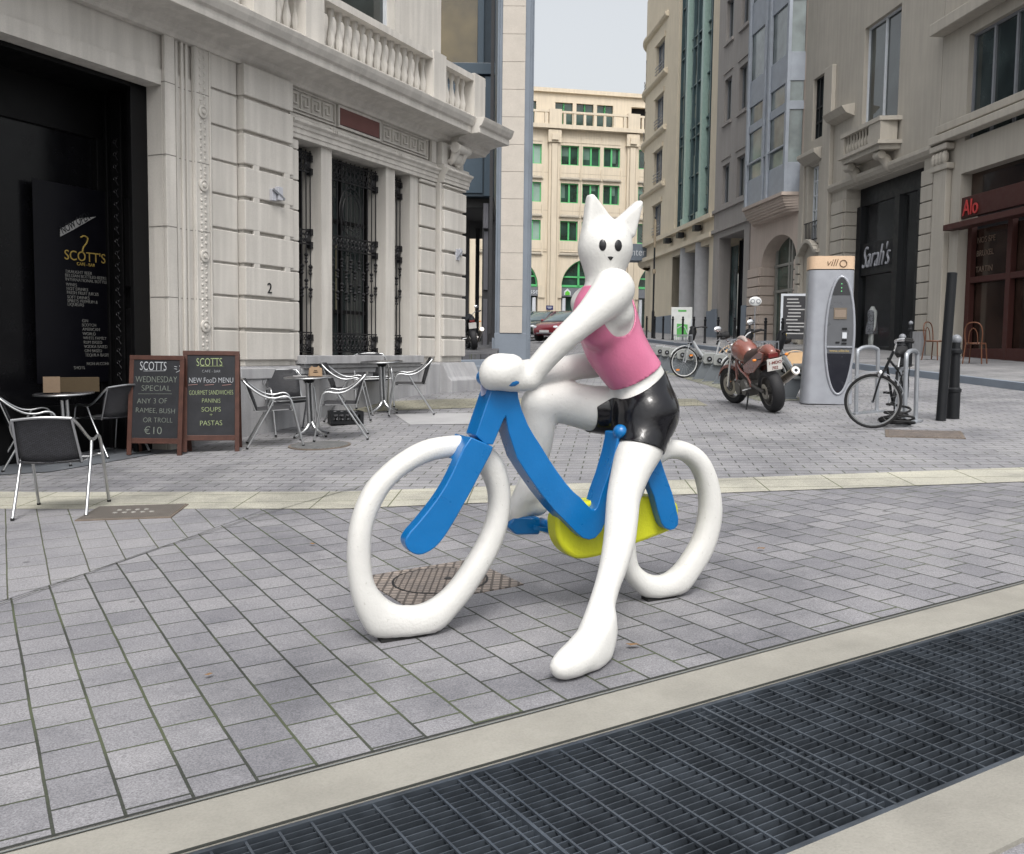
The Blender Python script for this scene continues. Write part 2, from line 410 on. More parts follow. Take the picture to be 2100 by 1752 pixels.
M['pav_back'] = pavers('grey_brick_paving', 96., .30, .16, (.25, .25, .265), (.29, .29, .30), (.09, .095, .085), mortar=.014, mossy=.3)
M['pav_band'] = pavers('pale_yellow_slabs', 92., .62, .36, (.42, .41, .345), (.46, .45, .38), (.14, .15, .09), mortar=.011, off=0., mossy=.6)
M['pav_walk'] = pavers('pavement_slabs', 173., .5, .4, (.235, .235, .24), (.27, .27, .275), (.13, .13, .13), mortar=.01)
M['kerbstone'] = stone('kerb_concrete', (.265, .255, .225), scale=3, var=.16, bump=.5, fine=110)
M['cast'] = paint('cast_iron_cover', (.17, .14, .115), rough=.6, metal=.3, bump=.0, var=.2)
# kerb strip line: direction and normal (towards the viewer)
KD = Vector((.860, .510)); KN = Vector((.510, -.860))
K0 = Vector((.73, 3.67))                 # inner edge of the strip (grating side)
KO = K0-KN*.305                          # outer edge (paving side)
KG = K0+KN*.92                           # far side of the grating
pn = (-KN.x, -KN.y)
sheet('ground', [(K0.x-KN.x*.15, K0.y-KN.y*.15, *pn)], (-70, 70, -12, 130), stone('far_ground', (.22, .22, .225), scale=2, bump=0), -.006, step=1.)
sheet('ground', [(KG.x+KN.x*.1, KG.y+KN.y*.1, -pn[0], -pn[1])], (-12, 12, -12, 12), M['pav_front'], -.006, step=1.)
band_f = [(-6.0, 8.15), (-3.73, 7.88), (-1.34, 7.65), (1.82, 8.0), (8.6, 8.62)]
band_b = [(-6.0, 8.95), (-4.1, 8.66), (-1.46, 8.40), (1.95, 8.68), (8.5, 9.30)]
# front paving: everything between the band and the strip; the band lies over its edge
sheet('paving', [(KO.x, KO.y, *pn), (0, 8.4, .02, -1)], (-6, 8.6, .2, 8.8), M['pav_front'], 0, step=.4)
sheet('paving', [], (-14, 9., 8.3, 60), M['pav_back'], -.002, step=.5)
M['pav_left'] = pavers('grey_block_paving_left', 152.5, .30, .225, (.24, .24, .255), (.275, .273, .285), (.08, .085, .06), mortar=.009)
poly_sheet('paving', [(-2.75, 5.2), (-2.40, 6.29), (-1.62, 8.3), (-6, 8.3), (-6, 4.0), (-3.1, 4.4)], M['pav_left'], .003)
seam = MB()
for a, b in [((-3.1, 4.4), (-2.72, 5.3)), ((-2.72, 5.3), (-2.40, 6.29)), ((-2.40, 6.29), (-1.9, 7.51)), ((-1.9, 7.51), (-1.0, 9.3))]:
    for i in range(3):
        p = Vector(a).lerp(Vector(b), i/3); q = Vector(a).lerp(Vector(b), (i+1)/3)
        d = (q-p).normalized(); n_ = Vector((-d.y, d.x))*.004
        seam.add([(v.x, v.y, gz(v.x, v.y)+.0105) for v in (p-n_, q-n_, q+n_, p+n_)], [(0, 1, 2, 3)])
tag(seam.build('paving_joint', stone('joint_filling', (.06, .065, .05), bump=0)), kind='structure')
for i in range(4):
    poly_sheet('pale_paving_band', [band_f[i], band_f[i+1], band_b[i+1], band_b[i]], M['pav_band'], .006)
poly_sheet('kerb_strip', [tuple(KO-KD*8), tuple(KO+KD*9), tuple(K0+KD*9), tuple(K0-KD*8)], M['kerbstone'], .010, thick=.3)
poly_sheet('kerb_strip', [tuple(KG-KD*8), tuple(KG+KD*9), tuple(KG+KN*.3+KD*9), tuple(KG+KN*.3-KD*8)], M['kerbstone'], .010, thick=.3)
gp_ = stone('joint_dirt', (.03, .032, .028), bump=0); ge_ = stone('kerb_edge_steel', (.16, .17, .17), bump=0)
for a_, b_, mt_, dz_ in ((KO-KN*.008, KO+KN*.006, gp_, .0135), (KO+KN*.014, KO+KN*.022, ge_, .0135), (KO+KN*.022, KO+KN*.027, gp_, .0135), (K0-KN*.014, K0+KN*.0, gp_, .0135)):
    poly_sheet('kerb_joint', [tuple(a_-KD*8), tuple(a_+KD*9), tuple(b_+KD*9), tuple(b_-KD*8)], mt_, dz_, step=.25)
# the floor grating over a shaft
gr = thing('floor_grating', 'dark steel floor grating of crossed bars beside the pale kerb strip', 'grating', (K0.x, K0.y, gz(K0.x, K0.y)), math.atan2(KD.y, KD.x))
MG = paint('grating_steel', (.085, .10, .12), rough=.38, metal=.6, var=.35)
def GL(u, w, dz):     # point of the grating: u along the kerb, w away from it, in the thing's own space
    p = K0+KD*u+KN*w
    return (u, -w, gz(p.x, p.y)-gz(K0.x, K0.y)+dz)
fr_ = MB(); rods = MB(); bars = MB()
for w in (.012, .908): fr_.bar(GL(-5, w, -.012), GL(6, w, -.012), .02, .04)
u = -5.
while u < 6.01: fr_.bar(GL(u, .02, -.012), GL(u, .90, -.012), .012, .04); u += 1.
w = .045
while w < .9:
    bars.bar(GL(-5, w, -.014), GL(6, w, -.014), .004, .030); w += .034
u = -4.95
while u < 6.: rods.bar(GL(u, .02, 0), GL(u, .90, 0), .008, .008); u += .1
fr_.build('frame', MG, gr); bars.build('bearing_bars', MG, gr); rods.build('cross_rods', MG, gr)
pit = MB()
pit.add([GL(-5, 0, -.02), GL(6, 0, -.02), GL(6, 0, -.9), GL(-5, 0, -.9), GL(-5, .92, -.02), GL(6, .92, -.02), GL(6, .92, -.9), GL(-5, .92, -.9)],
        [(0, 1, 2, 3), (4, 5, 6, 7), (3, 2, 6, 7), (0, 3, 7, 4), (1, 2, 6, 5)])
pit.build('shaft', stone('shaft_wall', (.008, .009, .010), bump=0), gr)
# covers
def frame_to_local(x, y): return (x, y, gz(x, y))
def checker_mat(name, c, s):
    m, t, b = new_mat(name); L = t.links.new
    co = N(t, 'ShaderNodeTexCoord'); mp = N(t, 'ShaderNodeMapping'); mp.inputs['Rotation'].default_value = (0, 0, .55); L(co.outputs['Object'], mp.inputs[0])
    br = N(t, 'ShaderNodeTexBrick', offset=.0); br.inputs['Scale'].default_value = 1; br.inputs['Brick Width'].default_value = s; br.inputs['Row Height'].default_value = s
    br.inputs['Mortar Size'].default_value = s*.16; br.inputs['Mortar Smooth'].default_value = .4
    br.inputs['Color1'].default_value = (*c, 1); br.inputs['Color2'].default_value = (*mul(c, 1.12), 1); br.inputs['Mortar'].default_value = (*mul(c, .38), 1)
    L(mp.outputs[0], br.inputs[0]); n1 = N(t, 'ShaderNodeTexNoise', Scale=9., Detail=5); L(co.outputs['Object'], n1.inputs['Vector'])
    r = ramp(t, [(.3, (.7, .7, .72)), (.7, (1.15, 1.1, 1.05))]); L(n1.outputs['Fac'], r.inputs[0])
    mx = N(t, 'ShaderNodeMix', data_type='RGBA', blend_type='MULTIPLY'); mx.inputs[0].default_value = 1; L(br.outputs['Color'], mx.inputs[6]); L(r.outputs[0], mx.inputs[7])
    L(mx.outputs[2], b.inputs['Base Color']); b.inputs['Roughness'].default_value = .55; b.inputs['Metallic'].default_value = .25
    iv = N(t, 'ShaderNodeMath', operation='SUBTRACT'); iv.inputs[0].default_value = 1; L(br.outputs['Fac'], iv.inputs[1])
    bp = N(t, 'ShaderNodeBump', Strength=.8, Distance=.004); L(iv.outputs[0], bp.inputs['Height']); L(bp.outputs[0], b.inputs['Normal'])
    return m
CH = checker_mat('checkered_iron', (.24, .21, .19), .036)
CH2 = checker_mat('checkered_frame_iron', (.29, .255, .23), .05)
def tilted(name, label, cat, x, y, rz, group=None):
    """an empty whose own z axis is normal to the paving"""
    n_ = Vector((-GT, -GS, 1)).normalized()
    o = thing(name, label, cat, (x, y, gz(x, y)), group=group)
    o.rotation_euler = (Vector((0, 0, 1)).rotation_difference(n_).to_matrix() @ Matrix.Rotation(rz, 3, 'Z')).to_euler()
    return o
mc = tilted('manhole_cover', 'round iron manhole cover in a square frame, seen through the statue front wheel', 'manhole cover', -.40, 5.51, math.radians(30))
q = MB(); q.box(-.36, .36, -.33, .33, -.02, .008); q.build('frame', CH2, mc, bevel=.002)
q = MB(); q.lathe([(.276, .0085), (.276, .0100), (.262, .0100), (.262, .0085)], n=48, cap=False); q.build('ring', M['iron'], mc, smooth=30)
q = MB(); q.lathe([(.262, .006), (.262, .0105)], n=48); q.build('lid', CH, mc)
q = MB(); q.lathe([(.022, .0105), (.022, .013)], c=(.05, 0, 0), n=16); q.build('keyhole', M['iron'], mc)
dr = tilted('drain_cover', 'rectangular ribbed drain cover across the pale paving band by the dark cafe chair', 'drain cover', -2.98, 7.66, math.radians(4))
q = MB(); q.box(-.36, .36, -.26, .26, -.02, .014); q.build('frame', M['cast'], dr, bevel=.002)
q = MB()
for i in range(40): q.box(-.345+i*.0174, -.337+i*.0174, -.245, .245, .014, .021)
q.build('ribs', paint('worn_cast_iron', (.24, .22, .20), rough=.5, metal=.3), dr)
q = MB(); random.seed(3)
for i in range(9): a = -.14+(i % 5)*.07; q.box(a, a+.03, (-.07, .03)[i//5], (-.035, .065)[i//5], .014, .0225)
q.build('worn_studs', paint('worn_stud', (.5, .49, .46), rough=.4, metal=.4), dr)
c2 = tilted('manhole_cover', 'grey round cover in the paving in front of the nearer cafe table', 'manhole cover', -2.24, 11.37, .3)
q = MB(); q.lathe([(.36, -.01), (.36, .008)], n=40); q.build('ring', M['cast'], c2)
q = MB(); q.lathe([(.33, .008), (.33, .011)], n=40); q.build('lid', checker_mat('grey_checkered_iron', (.22, .23, .235), .035), c2)
c3 = tilted('manhole_cover', 'long low grey brown cover in the paving below the parked old bicycle', 'manhole cover', 4.80, 11.38, -.35)
q = MB(); q.box(-.42, .42, -.33, .33, -.01, .008); q.build('frame', M['cast'], c3)
q = MB(); q.box(-.38, .38, -.29, .29, .008, .011); q.build('lid', CH, c3)
poly_sheet('stone_patch', [(-1.68, 13.97), (-.35, 13.93), (-.3, 12.93), (-1.35, 12.95)], stone('smooth_grey_slab', (.33, .33, .335), scale=2), .004)
poly_sheet('stone_patch', [(-2.6, 14.2), (3.0, 15.0), (3.0, 16.1), (-2.3, 15.3)], pavers('ochre_setts', 100, .2, .1, (.27, .26, .20), (.31, .30, .24), (.12, .12, .09)), .004)
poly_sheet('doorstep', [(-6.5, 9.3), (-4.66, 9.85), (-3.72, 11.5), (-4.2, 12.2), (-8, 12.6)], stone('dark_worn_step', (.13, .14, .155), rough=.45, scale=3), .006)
# raised pavement along the right hand shops
def kx(y): return 8.63-.0945*(y-18.57)
pv = sheet('pavement', [(kx(0), 0, 1, .0945)], (3, 26, -6, 62), M['pav_walk'], .12, step=.8, thick=.3)
kb = MB()
ys = [-6+i*2 for i in range(35)]
for a, b in zip(ys, ys[1:]):
    x0, x1 = kx(a), kx(b)
    P = []
    for (x, y) in ((x0, a), (x1, b)):
        g_ = gz(x, y)
        P += [(x-.14, y, g_-.1), (x-.14, y, g_+.126), (x+.02, y, g_+.126), (x+.02, y, g_-.1)]
    kb.add(P, [(0, 1, 5, 4), (1, 2, 6, 5), (2, 3, 7, 6)])
tag(kb.build('pavement_kerb', M['blue']), kind='structure')
M['setts'] = pavers('small_setts', 80, .11, .1, (.22, .215, .19), (.29, .28, .25), (.13, .15, .07), mortar=.02, mossy=.9)
poly_sheet('sett_strip', [(3.55, 23.8), (3.95, 15.7), (4.75, 15.7), (4.4, 25.2)], M['setts'], .004)
# the floor of the passage lies up three steps
PF = pavers('passage_setts', 60, .24, .12, (.10, .10, .11), (.14, .14, .15), (.04, .04, .04), mortar=.012)
for k, (y0, h) in enumerate(((24.9, .14), (25.3, .28), (25.7, .42))):
    poly_sheet('passage_step' if k < 2 else 'passage_floor', [(-9, y0), (-.62+.1*k, y0+.15*0), (-.62+.1*k, y0+.4 if k < 2 else 48), (-9, y0+.4 if k < 2 else 48)], M['blue'] if k < 2 else PF, h, step=1., thick=.5)

# ------------------------------------------------------------------ building on the left: pale stone corner house with a cafe
LF = Frame(-3.43, 12.4, math.radians(64.8))
def mbz(zb):
    q = MB(); q.M = Matrix.Translation((0, 0, -zb)); return q
ZL = .3
bank = thing('stone_building', 'pale classical stone corner building with a grilled window and a black cafe doorway', 'building', (-3.43, 12.4, ZL), math.radians(64.8))
def B(): return mbz(ZL)
q = B()
q.wall(-9, 5.60, 1.2, 4.62, [(-9.5, -1.26, 0, 4.45), (1.18, 1.72, 1.42, 4.33), (1.97, 3.39, 1.42, 4.33), (3.65, 4.11, 1.42, 4.33)], .02, .42)
q.box(-1.262, -.9, .021, .6, -.5, 1.25)
q.box(-9, 5.6, .045, .6, 4.62, 5.3)
q.box(5.3, 5.6, .42, 9., .3, 5.3)
q.box(-5.6, -5.0, -.05, .6, -.5, 4.45)
q.build('wall', M['pale'], bank)
q = B()      # mouldings round the doorway
q.box(-1.255, -1.10, -.03, .0195, .25, 5.2)
for a, b, y in ((-1.06, -1.02, .0), (-.98, -.94, -.01), (-.90, -.86, 0)): q.box(a, b, y, .0195, .25, 5.2)
q.box(-.80, -.52, -.02, .0195, .25, 5.2)
q.box(-.795, -.765, -.035, -.0195, .25, 5.2); q.box(-.555, -.525, -.035, -.0195, .25, 5.2)
q.build('door_surround', M['pale'], bank, bevel=.008)
q = B()      # running ornament of the surround
random.seed(5)
z = .55; k = 0
while z < 5.15:
    q.ell((-.66+(.035 if k % 2 else -.035), -.022, z), .022, .010, .020, 8, 5); q.ell((-.66-(.03 if k % 2 else -.03), -.022, z+.012), .012, .008, .012, 6, 4)
    z += .045; k += 1
for z in (1.77, 2.60, 3.43, 4.28):
    q.lathe([(.075, -.022), (.075, -.04), (.055, -.045), (.05, -.035), (.03, -.035), (.025, -.055), (0.001, -.06)], c=(-.66, 0, z), axis='y', n=16)
q.build('carved_ornament', M['pale'], bank, smooth=40)
JO = [1.34, 1.74, 2.15, 2.55, 2.96, 3.37, 3.77, 4.18, 4.60, 5.02]
q = B()      # rusticated pilaster and the bay left of it
for i in range(len(JO)-1):
    a, b = JO[i], JO[i+1]
    q.box(-.03, .93, -.115, .0195, a+.022, b-.022)
    q.box(-.50, -.05, -.012, .0195, a+.012, b-.012)
    q.box(.96, 1.175, -.012, .0195, a+.008, min(b, 4.32)-.008) if a < 4.3 else None
q.box(-.005, .905, -.06, .0195, 1.28, 5.2)
for i in (3, 4, 5, 6):
    z = JO[i]
    for x0, x1 in ((.13, .25), (.74, .86)): q.box(x0, x1, -.1135, -.055, z-.035, z+.035)
q.build('pilaster', M['pale'], bank, bevel=.012)
QJ = [1.38, 1.72, 2.08, 2.44, 2.81, 3.18, 3.54, 3.90, 4.25, 4.33]
q = B()
for a, b in zip(QJ, QJ[1:]):
    q.box(4.36, 4.86, -.04, .0195, a+.014, b-.014)
    q.box(4.92, 5.71, -.17, .30, a+.022, b-.022)
q.box(4.88, 5.67, -.115, .29, 1.3, 4.33)
q.box(5.61, 5.70, .4, 8.8, 1.2, 5.1)
q.build('quoins', M['pale'], bank, bevel=.028, seg=3)
q = B()
q.box(-.9, 5.66, -.05, .55, -.5, 1.16); q.box(-.9, 1.10, -.085, .0195, 1.16, 1.28); q.box(-.22, 1.0, -.15, -.0505, -.5, 1.12); q.box(-.2, .98, -.17, -.051, 1.12, 1.26)
q.box(4.28, 5.72, -.20, .5, -.5, 1.28)
q.prism([(-.42, -.5), (-.42, 1.0), (-.36, 1.06), (-.24, 1.30), (.5, 1.30), (.5, -.5)], 4.75, 5.93, ax='x')
q.box(5.61, 5.93, .5, 8.8, -.5, 1.15)
q.box(1.12, 4.27, -.075, .0195, 1.16, 1.24)
q.build('plinth', M['plinth'], bank, bevel=.012)
q = B(); q.box(1.12, 4.29, -.16, .40, 1.30, 1.42); q.box(1.16, 4.26, -.11, .30, 1.24, 1.30); q.build('window_sill', M['plinth'], bank, bevel=.01)
q = B()      # entablature
q.prism([(.02, 4.33), (-.04, 4.33), (-.04, 4.39), (-.055, 4.39), (-.055, 4.46), (-.075, 4.46), (-.085, 4.50), (-.12, 4.53), (-.12, 4.56), (-.03, 4.60), (-.03, 4.64), (.02, 4.64)], .96, 4.90, ax='x')
q.prism([(.3, 4.33), (-.17, 4.33), (-.17, 4.39), (-.185, 4.39), (-.185, 4.46), (-.205, 4.46), (-.22, 4.50), (-.26, 4.53), (-.26, 4.56), (-.17, 4.60), (-.17, 4.64), (.3, 4.64)], 4.90, 5.80, ax='x')
q.prism([(.02, 5.00), (-.05, 5.00), (-.07, 5.04), (-.12, 5.07), (-.14, 5.12), (-.30, 5.16), (-.52, 5.17), (-.52, 5.27), (-.56, 5.29), (-.60, 5.36), (-.62, 5.42), (-.1, 5.45), (.3, 5.45), (.3, 5.0)], -9, 5.2, ax='x')
q.prism([(.4, 5.00), (-.20, 5.00), (-.22, 5.04), (-.27, 5.07), (-.29, 5.12), (-.45, 5.16), (-.67, 5.17), (-.67, 5.27), (-.71, 5.29), (-.75, 5.36), (-.77, 5.42), (-.1, 5.45), (.4, 5.45)], 5.2, 6.38, ax='x')
q.box(5.6, 6.38, .4, 8.8, 5.17, 5.42)
q.box(4.72, 4.86, -.04, .0195, 4.64, 5.0)
q.build('entablature', M['pale'], bank, bevel=.006)
q = B(); q.box(4.9, 5.66, -.13, .3, 4.64, 5.0); q.build('corner_block', M['pale'], bank, bevel=.01)
q = B()      # console with a volute
for dx in (0, .28):
    q.tube([(5.12+dx, -.14, 4.70), (5.12+dx, -.2, 4.72), (5.12+dx, -.24, 4.80), (5.12+dx, -.28, 4.92), (5.12+dx, -.30, 4.97)], [.05, .06, .07, .09, .05], 10, spline=4)
q.tube([(5.05, -.30, 4.92), (5.5, -.30, 4.92)], .075, 14)
q.lathe([(.09, 5.03), (.09, 5.06), (.03, 5.075)], c=(0, -.30, 4.92), axis='x', n=18)
q.ell((5.26, -.22, 4.80), .17, .07, .12)
for k in range(7): q.ell((5.10+k*.055, -.18, 4.70+.03*math.sin(k*1.05)), .028, .045, .05, 8, 5)
q.build('console', M['pale'], bank, smooth=50)
def panel_frame(q, x0, x1, z0, z1, y, w=.03, d=.012):
    q.box(x0, x1, y-d, y, z1-w, z1); q.box(x0, x1, y-d, y, z0, z0+w); q.box(x0, x0+w, y-d, y, z0+w, z1-w); q.box(x1-w, x1, y-d, y, z0+w, z1-w)
q = B(); q.box(2.15, 3.17, -.0, .044, 4.73, 4.97); q.build('red_panel', M['redpanel'], bank)
q = B(); panel_frame(q, 2.10, 3.22, 4.68, 4.995, .0445, .035, .05)
for x0, x1 in ((3.26, 4.68), (.72, 2.06)):
    panel_frame(q, x0, x1, 4.68, 4.995, .0445, .02, .03)
    n = 5; w = (x1-x0-.1)/n
    for k in range(n):
        a = x0+.05+k*w; z0, z1 = 4.725, 4.945
        for (p0, p1, r0, r1) in ((a, a+.022, z0, z1), (a+.022, a+w*.74, z1-.022, z1), (a+w*.74-.02, a+w*.74, z0+.07, z1-.022), (a+w*.32, a+w*.74-.02, z0+.07, z0+.092), (a+w*.32, a+w*.32+.02, z0+.092, z0+.15), (a+.022, a+w, z0, z0+.02)):
            q.box(p0, p1, .015, .0446, r0, r1)
for x in (1.86, 3.56):
    for k in range(3): q.box(x+k*.045-.06, x+k*.045-.03, -.10, -.02, 4.565, 4.60); q.lathe([(.006, 4.52), (.014, 4.565)], c=(x+k*.045-.045, -.128, 0), n=8)
q.build('key_frieze', M['pale'], bank)
q = B()      # storey above
q.wall(-9, 5.5, 5.45, 9.0, [(1.3, 4.0, 6.3, 8.6), (-3.4, -.9, 6.3, 8.6)], .25, .6)
q.box(5.2, 5.5, .6, 8.8, 5.3, 9.0)
q.build('upper_wall', M['pale'], bank)
q = B()
for x in (-8.6, -5.4, -2.2, .0, 1.0, 4.3, 5.7):
    q.box(x-.2, x+.2, -.42, -.08, 5.45, 6.25)
q.box(-9, 5.95, -.36, -.12, 5.45, 5.56); q.box(-9, 5.95, -.40, -.09, 6.12, 6.22)
x = -8.3
while x < 5.5:
    q.lathe([(.03, 5.56), (.05, 5.62), (.065, 5.72), (.03, 5.9), (.028, 6.0), (.05, 6.05), (.05, 6.12)], c=(x, -.24, 0), n=8, cap=False); x += .19
q.build('balustrade', M['pale'], bank, smooth=40)
for x0, x1 in ((1.3, 4.0), (-3.4, -.9)):
    q = B(); q.box(x0, x1, .45, .47, 6.3, 8.6); w_ = q.build('window', M['wglass'], bank)
    q = B(); 
    for t in (0, .5, 1): q.box(x0+t*(x1-x0)-.04, x0+t*(x1-x0)+.04, .40, .449, 6.3, 8.6)
    q.box(x0, x1, .41, .448, 7.9, 7.97); f_ = q.build('frame', M['white'], w_)
# window with ironwork
for (x0, x1) in ((1.18, 1.72), (1.97, 3.39), (3.65, 4.11)):
    q = B(); q.box(x0, x1, .40, .41, 1.42, 4.33); wn = q.build('window', M['wglass'], bank)
    q = B()
    xs = [x0+.02, x1-.02] + ([(x0+x1)/2] if x1-x0 > 1 else [])
    for x in xs: q.box(x-.025, x+.025, .36, .399, 1.42, 4.33)
    for z in (2.05, 3.4): q.box(x0, x1, .365, .3985, z, z+.05)
    q.build('frame', M['blackwood'], wn)
    if x1-x0 > 1:
        q = B()
        for k in range(4): q.box(x0+.12+k*.16, x0+.17+k*.16, .385, .392, 2.05, 3.1)
        q.build('curtain', stone('yellowish_curtain', (.16, .15, .10), bump=0), wn)
    gy = .19
    gq = B(); n = max(2, round((x1-x0)/.118)); 
    for k in range(n+1):
        x = x0+.03+(x1-x0-.06)*k/n
        gq.tube([(x, gy, 1.46), (x, gy, 4.28)], .0085, 6)
        for z in ((2.30, 2.62) if k % 2 else (2.42, 2.78)):
            gq.lathe([(.008, z-.07), (.028, z-.05), (.010, z-.02), (.022, z), (.010, z+.02), (.035, z+.05), (.008, z+.08)], c=(x, gy, 0), n=8, cap=False)
    for z0, z1 in ((1.47, 1.74), (2.98, 3.17), (3.98, 4.24)):
        for z in (z0, z1): gq.box(x0+.01, x1-.01, gy-.012, gy+.012, z-.01, z+.01)
        nn = max(2, round((x1-x0)/.10)); r = min(.045, (z1-z0)*.3)
        for k in range(nn):
            x = x0+.05+(x1-x0-.1)*(k+.5)/nn
            gq.torus((x, gy, (z0+z1)/2), r, .009, 'y', 10, 5); gq.torus((x, gy-.01, z0+.05), .024, .008, 'y', 8, 5); gq.torus((x, gy-.01, z1-.05), .024, .008, 'y', 8, 5)
    for z in (4.08, 3.06, 1.58):     # fixings to the jamb
        for dz in (-.09, .09): gq.box(x1-.055, x1-.002, gy-.03, gy+.05, z+dz-.045, z+dz+.045)
        gq.lathe([(.04, -.02), (.06, .0), (.04, .02)], c=(x1-.09, gy, z), axis='y', n=8)
    if x1-x0 > 1:
        xm = (x0+x1)/2
        for sx in (.30, .22): 
            gq.tube([(xm+sx*math.cos(t)*1.0, gy-.012, 3.55+.36*sx/.30*math.sin(t)) for t in [i*math.pi/12 for i in range(24)]], .010, 5, closed=True)
    gq.build('grille', M['iron'], wn)
# black cafe front inside the deep doorway
q = B()
q.box(-1.50, -1.262, .24, .30, .25, 4.45); q.box(-1.30, -1.262, .30, 1.05, .25, 4.45)
q.box(-5.6, -1.262, 0.90, 1.05, 3.9, 4.45); q.box(-5.6, -1.3, .24, 1.05, 4.40, 4.449)
q.box(-1.42, -1.30, 0.86, 1.05, .25, 3.9); q.box(-3.95, -3.8, 0.86, 1.05, .25, 3.9); q.box(-5.6, -1.42, 0.88, 1.05, .25, .85)
q.box(-1.36, -1.30, .55, .70, .25, 4.4); q.box(-1.34, -1.30, .80, .85, .25, 4.4); q.box(-1.40, -1.30, .40, .48, 1.0, 1.95); q.box(-1.40, -1.30, .40, .48, 2.2, 3.2)
q.build('shopfront', M['blackwood'], bank, bevel=.008)
q = B(); z = .7
while z < 3.9: q.tube([(-1.365, .60, z), (-1.37, .63, z+.05), (-1.365, .60, z+.1)], .006, 5); q.torus((-1.37, .64, z+.07), .02, .005, 'x', 8, 4); z += .14
q.build('shopfront_carving', M['iron'], bank)
q = B(); q.box(-5.6, -1.40, 0.94, 0.95, .8, 3.9); q.build('shop_window', M['cafeglass'], bank)
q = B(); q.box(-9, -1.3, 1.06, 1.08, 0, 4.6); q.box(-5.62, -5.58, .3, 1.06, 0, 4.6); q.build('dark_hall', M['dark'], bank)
# writing on the cafe window
gold = stone('gold_lettering', (.28, .20, .05), bump=0); dimw = stone('dim_lettering', (.13, .13, .125), bump=0)
V = .84
AM = LF.hit(168, 600, V)[0]
mn = thing('window_menu', 'dark cafe window lettered SCOTT\'S in gold over a list of drinks', 'menu sign', (*LF.world(AM, V), 1.1), math.radians(64.8))
q = MB(); q.box(-.62, .55, -.004, .004, .0, 2.2); q.build('sheet', paint('black_sheet', (.003, .003, .005), rough=.4, spec=.2), mn)
def LT(name, s, z2px, size, mat, dz=0, sx=1.):
    x, y = 130+z2px[0]/3.306, z2px[2]+z2px[1]/3.306
    a, z = LF.hit(x/1.2443, y/1.2443, V)
    return text(name, s, size, mat, mn, (a-AM, -.007, z-1.1), sx=sx)
LT('shop_name', "SCOTT'S", (108, 1196, 300), .155, gold, sx=.97)
LT('subtitle', "CAFE - BAR", (215, 1246, 300), .05, gold)
for s, x, y in (("DRAUGHT BEER", 120, 1310), ("BELGIAN BOTTLED BEERS", 115, 1342), ("INTERNATIONAL BOTTLED", 118, 1376), ("WINES", 122, 1420), ("HOT DRINKS", 128, 1455), ("FRESH FRUIT JUICES", 130, 1488), ("SOFT DRINKS", 134, 1526), ("SPIRITS PREMIUM &", 134, 1558), ("LIQUEURS", 136, 1588)):
    LT('menu_line', s, (x, y, 300), .05, dimw)
for s, x, y in (("GIN", 258, 75), ("SCOTCH", 258, 110), ("AMERICAN", 262, 146), ("WORLD", 264, 184), ("WHITE FAMILY", 268, 220), ("RUM BASED", 272, 256), ("VODKA BASED", 276, 292), ("GIN BASED", 280, 328), ("TEQUILA BASED", 284, 364), ("NON ALCOHOLIC", 298, 438), ("SHOTS", 190, 472)):
    LT('menu_line', s, (x, y, 800), .05, dimw)
q = MB()
pl = [LF.hit((130+x/3.306)/1.2443, (300+y/3.306)/1.2443, V-.01) for x, y in ((75, 1005), (75, 940), (235, 850), (375, 838), (180, 950))]
q.prism([(a-AM, z-1.1) for a, z in pl], -.02, -.012)
bn = q.build('banner', stone('banner_paper', (.22, .22, .22), bump=0), mn)
a, z = LF.hit((130+92/3.306)/1.2443, (300+985/3.306)/1.2443, V-.01)
text('banner_text', 'NOW OPEN', .13, M['black'], bn, (a-AM, -.024, z-1.1), rot=(math.pi/2, math.radians(-29), 0), ext=.001, sx=.62)
cv = [LF.hit((130+x/3.306)/1.2443, (300+y/3.306)/1.2443, V-.012) for x, y in ((250, 1012), (280, 1000), (310, 1020), (300, 1060), (275, 1095), (265, 1135))]
q = MB(); q.tube([(a-AM, -.012, z-1.1) for a, z in cv], .009, 6, spline=3); q.build('curl', gold, mn)
ad = thing('counter_box', 'tan printed box on the shaded round table under the window menu', 'box', (-4.78, 10.62, gz(-4.82, 10.6)+.75), math.radians(40))
q = MB(); q.box(-.28, .28, -.04, .04, 0, .16); q.build('panel', stone('tan_card', (.07, .05, .028)), ad, bevel=.004)
q = MB(); q.box(-.30, -.13, -.05, -.041, .0, .17); q.build('picture', stone('pale_tan_card', (.22, .16, .11)), ad)
q = B()
for z in (2.08, 2.88, 3.68, 4.48):
    q.box(-1.2625, -1.10, -.0312, -.029, z, z+.010); q.box(-1.2635, -1.2615, -.03, .235, z, z+.010); q.box(-.80, -.52, -.0212, -.019, z, z+.010); q.box(-1.10, -.80, .0175, .0188, z, z+.010)
q.build('stone_joint', stone('stone_joint', (.20, .19, .175), bump=0), bank)
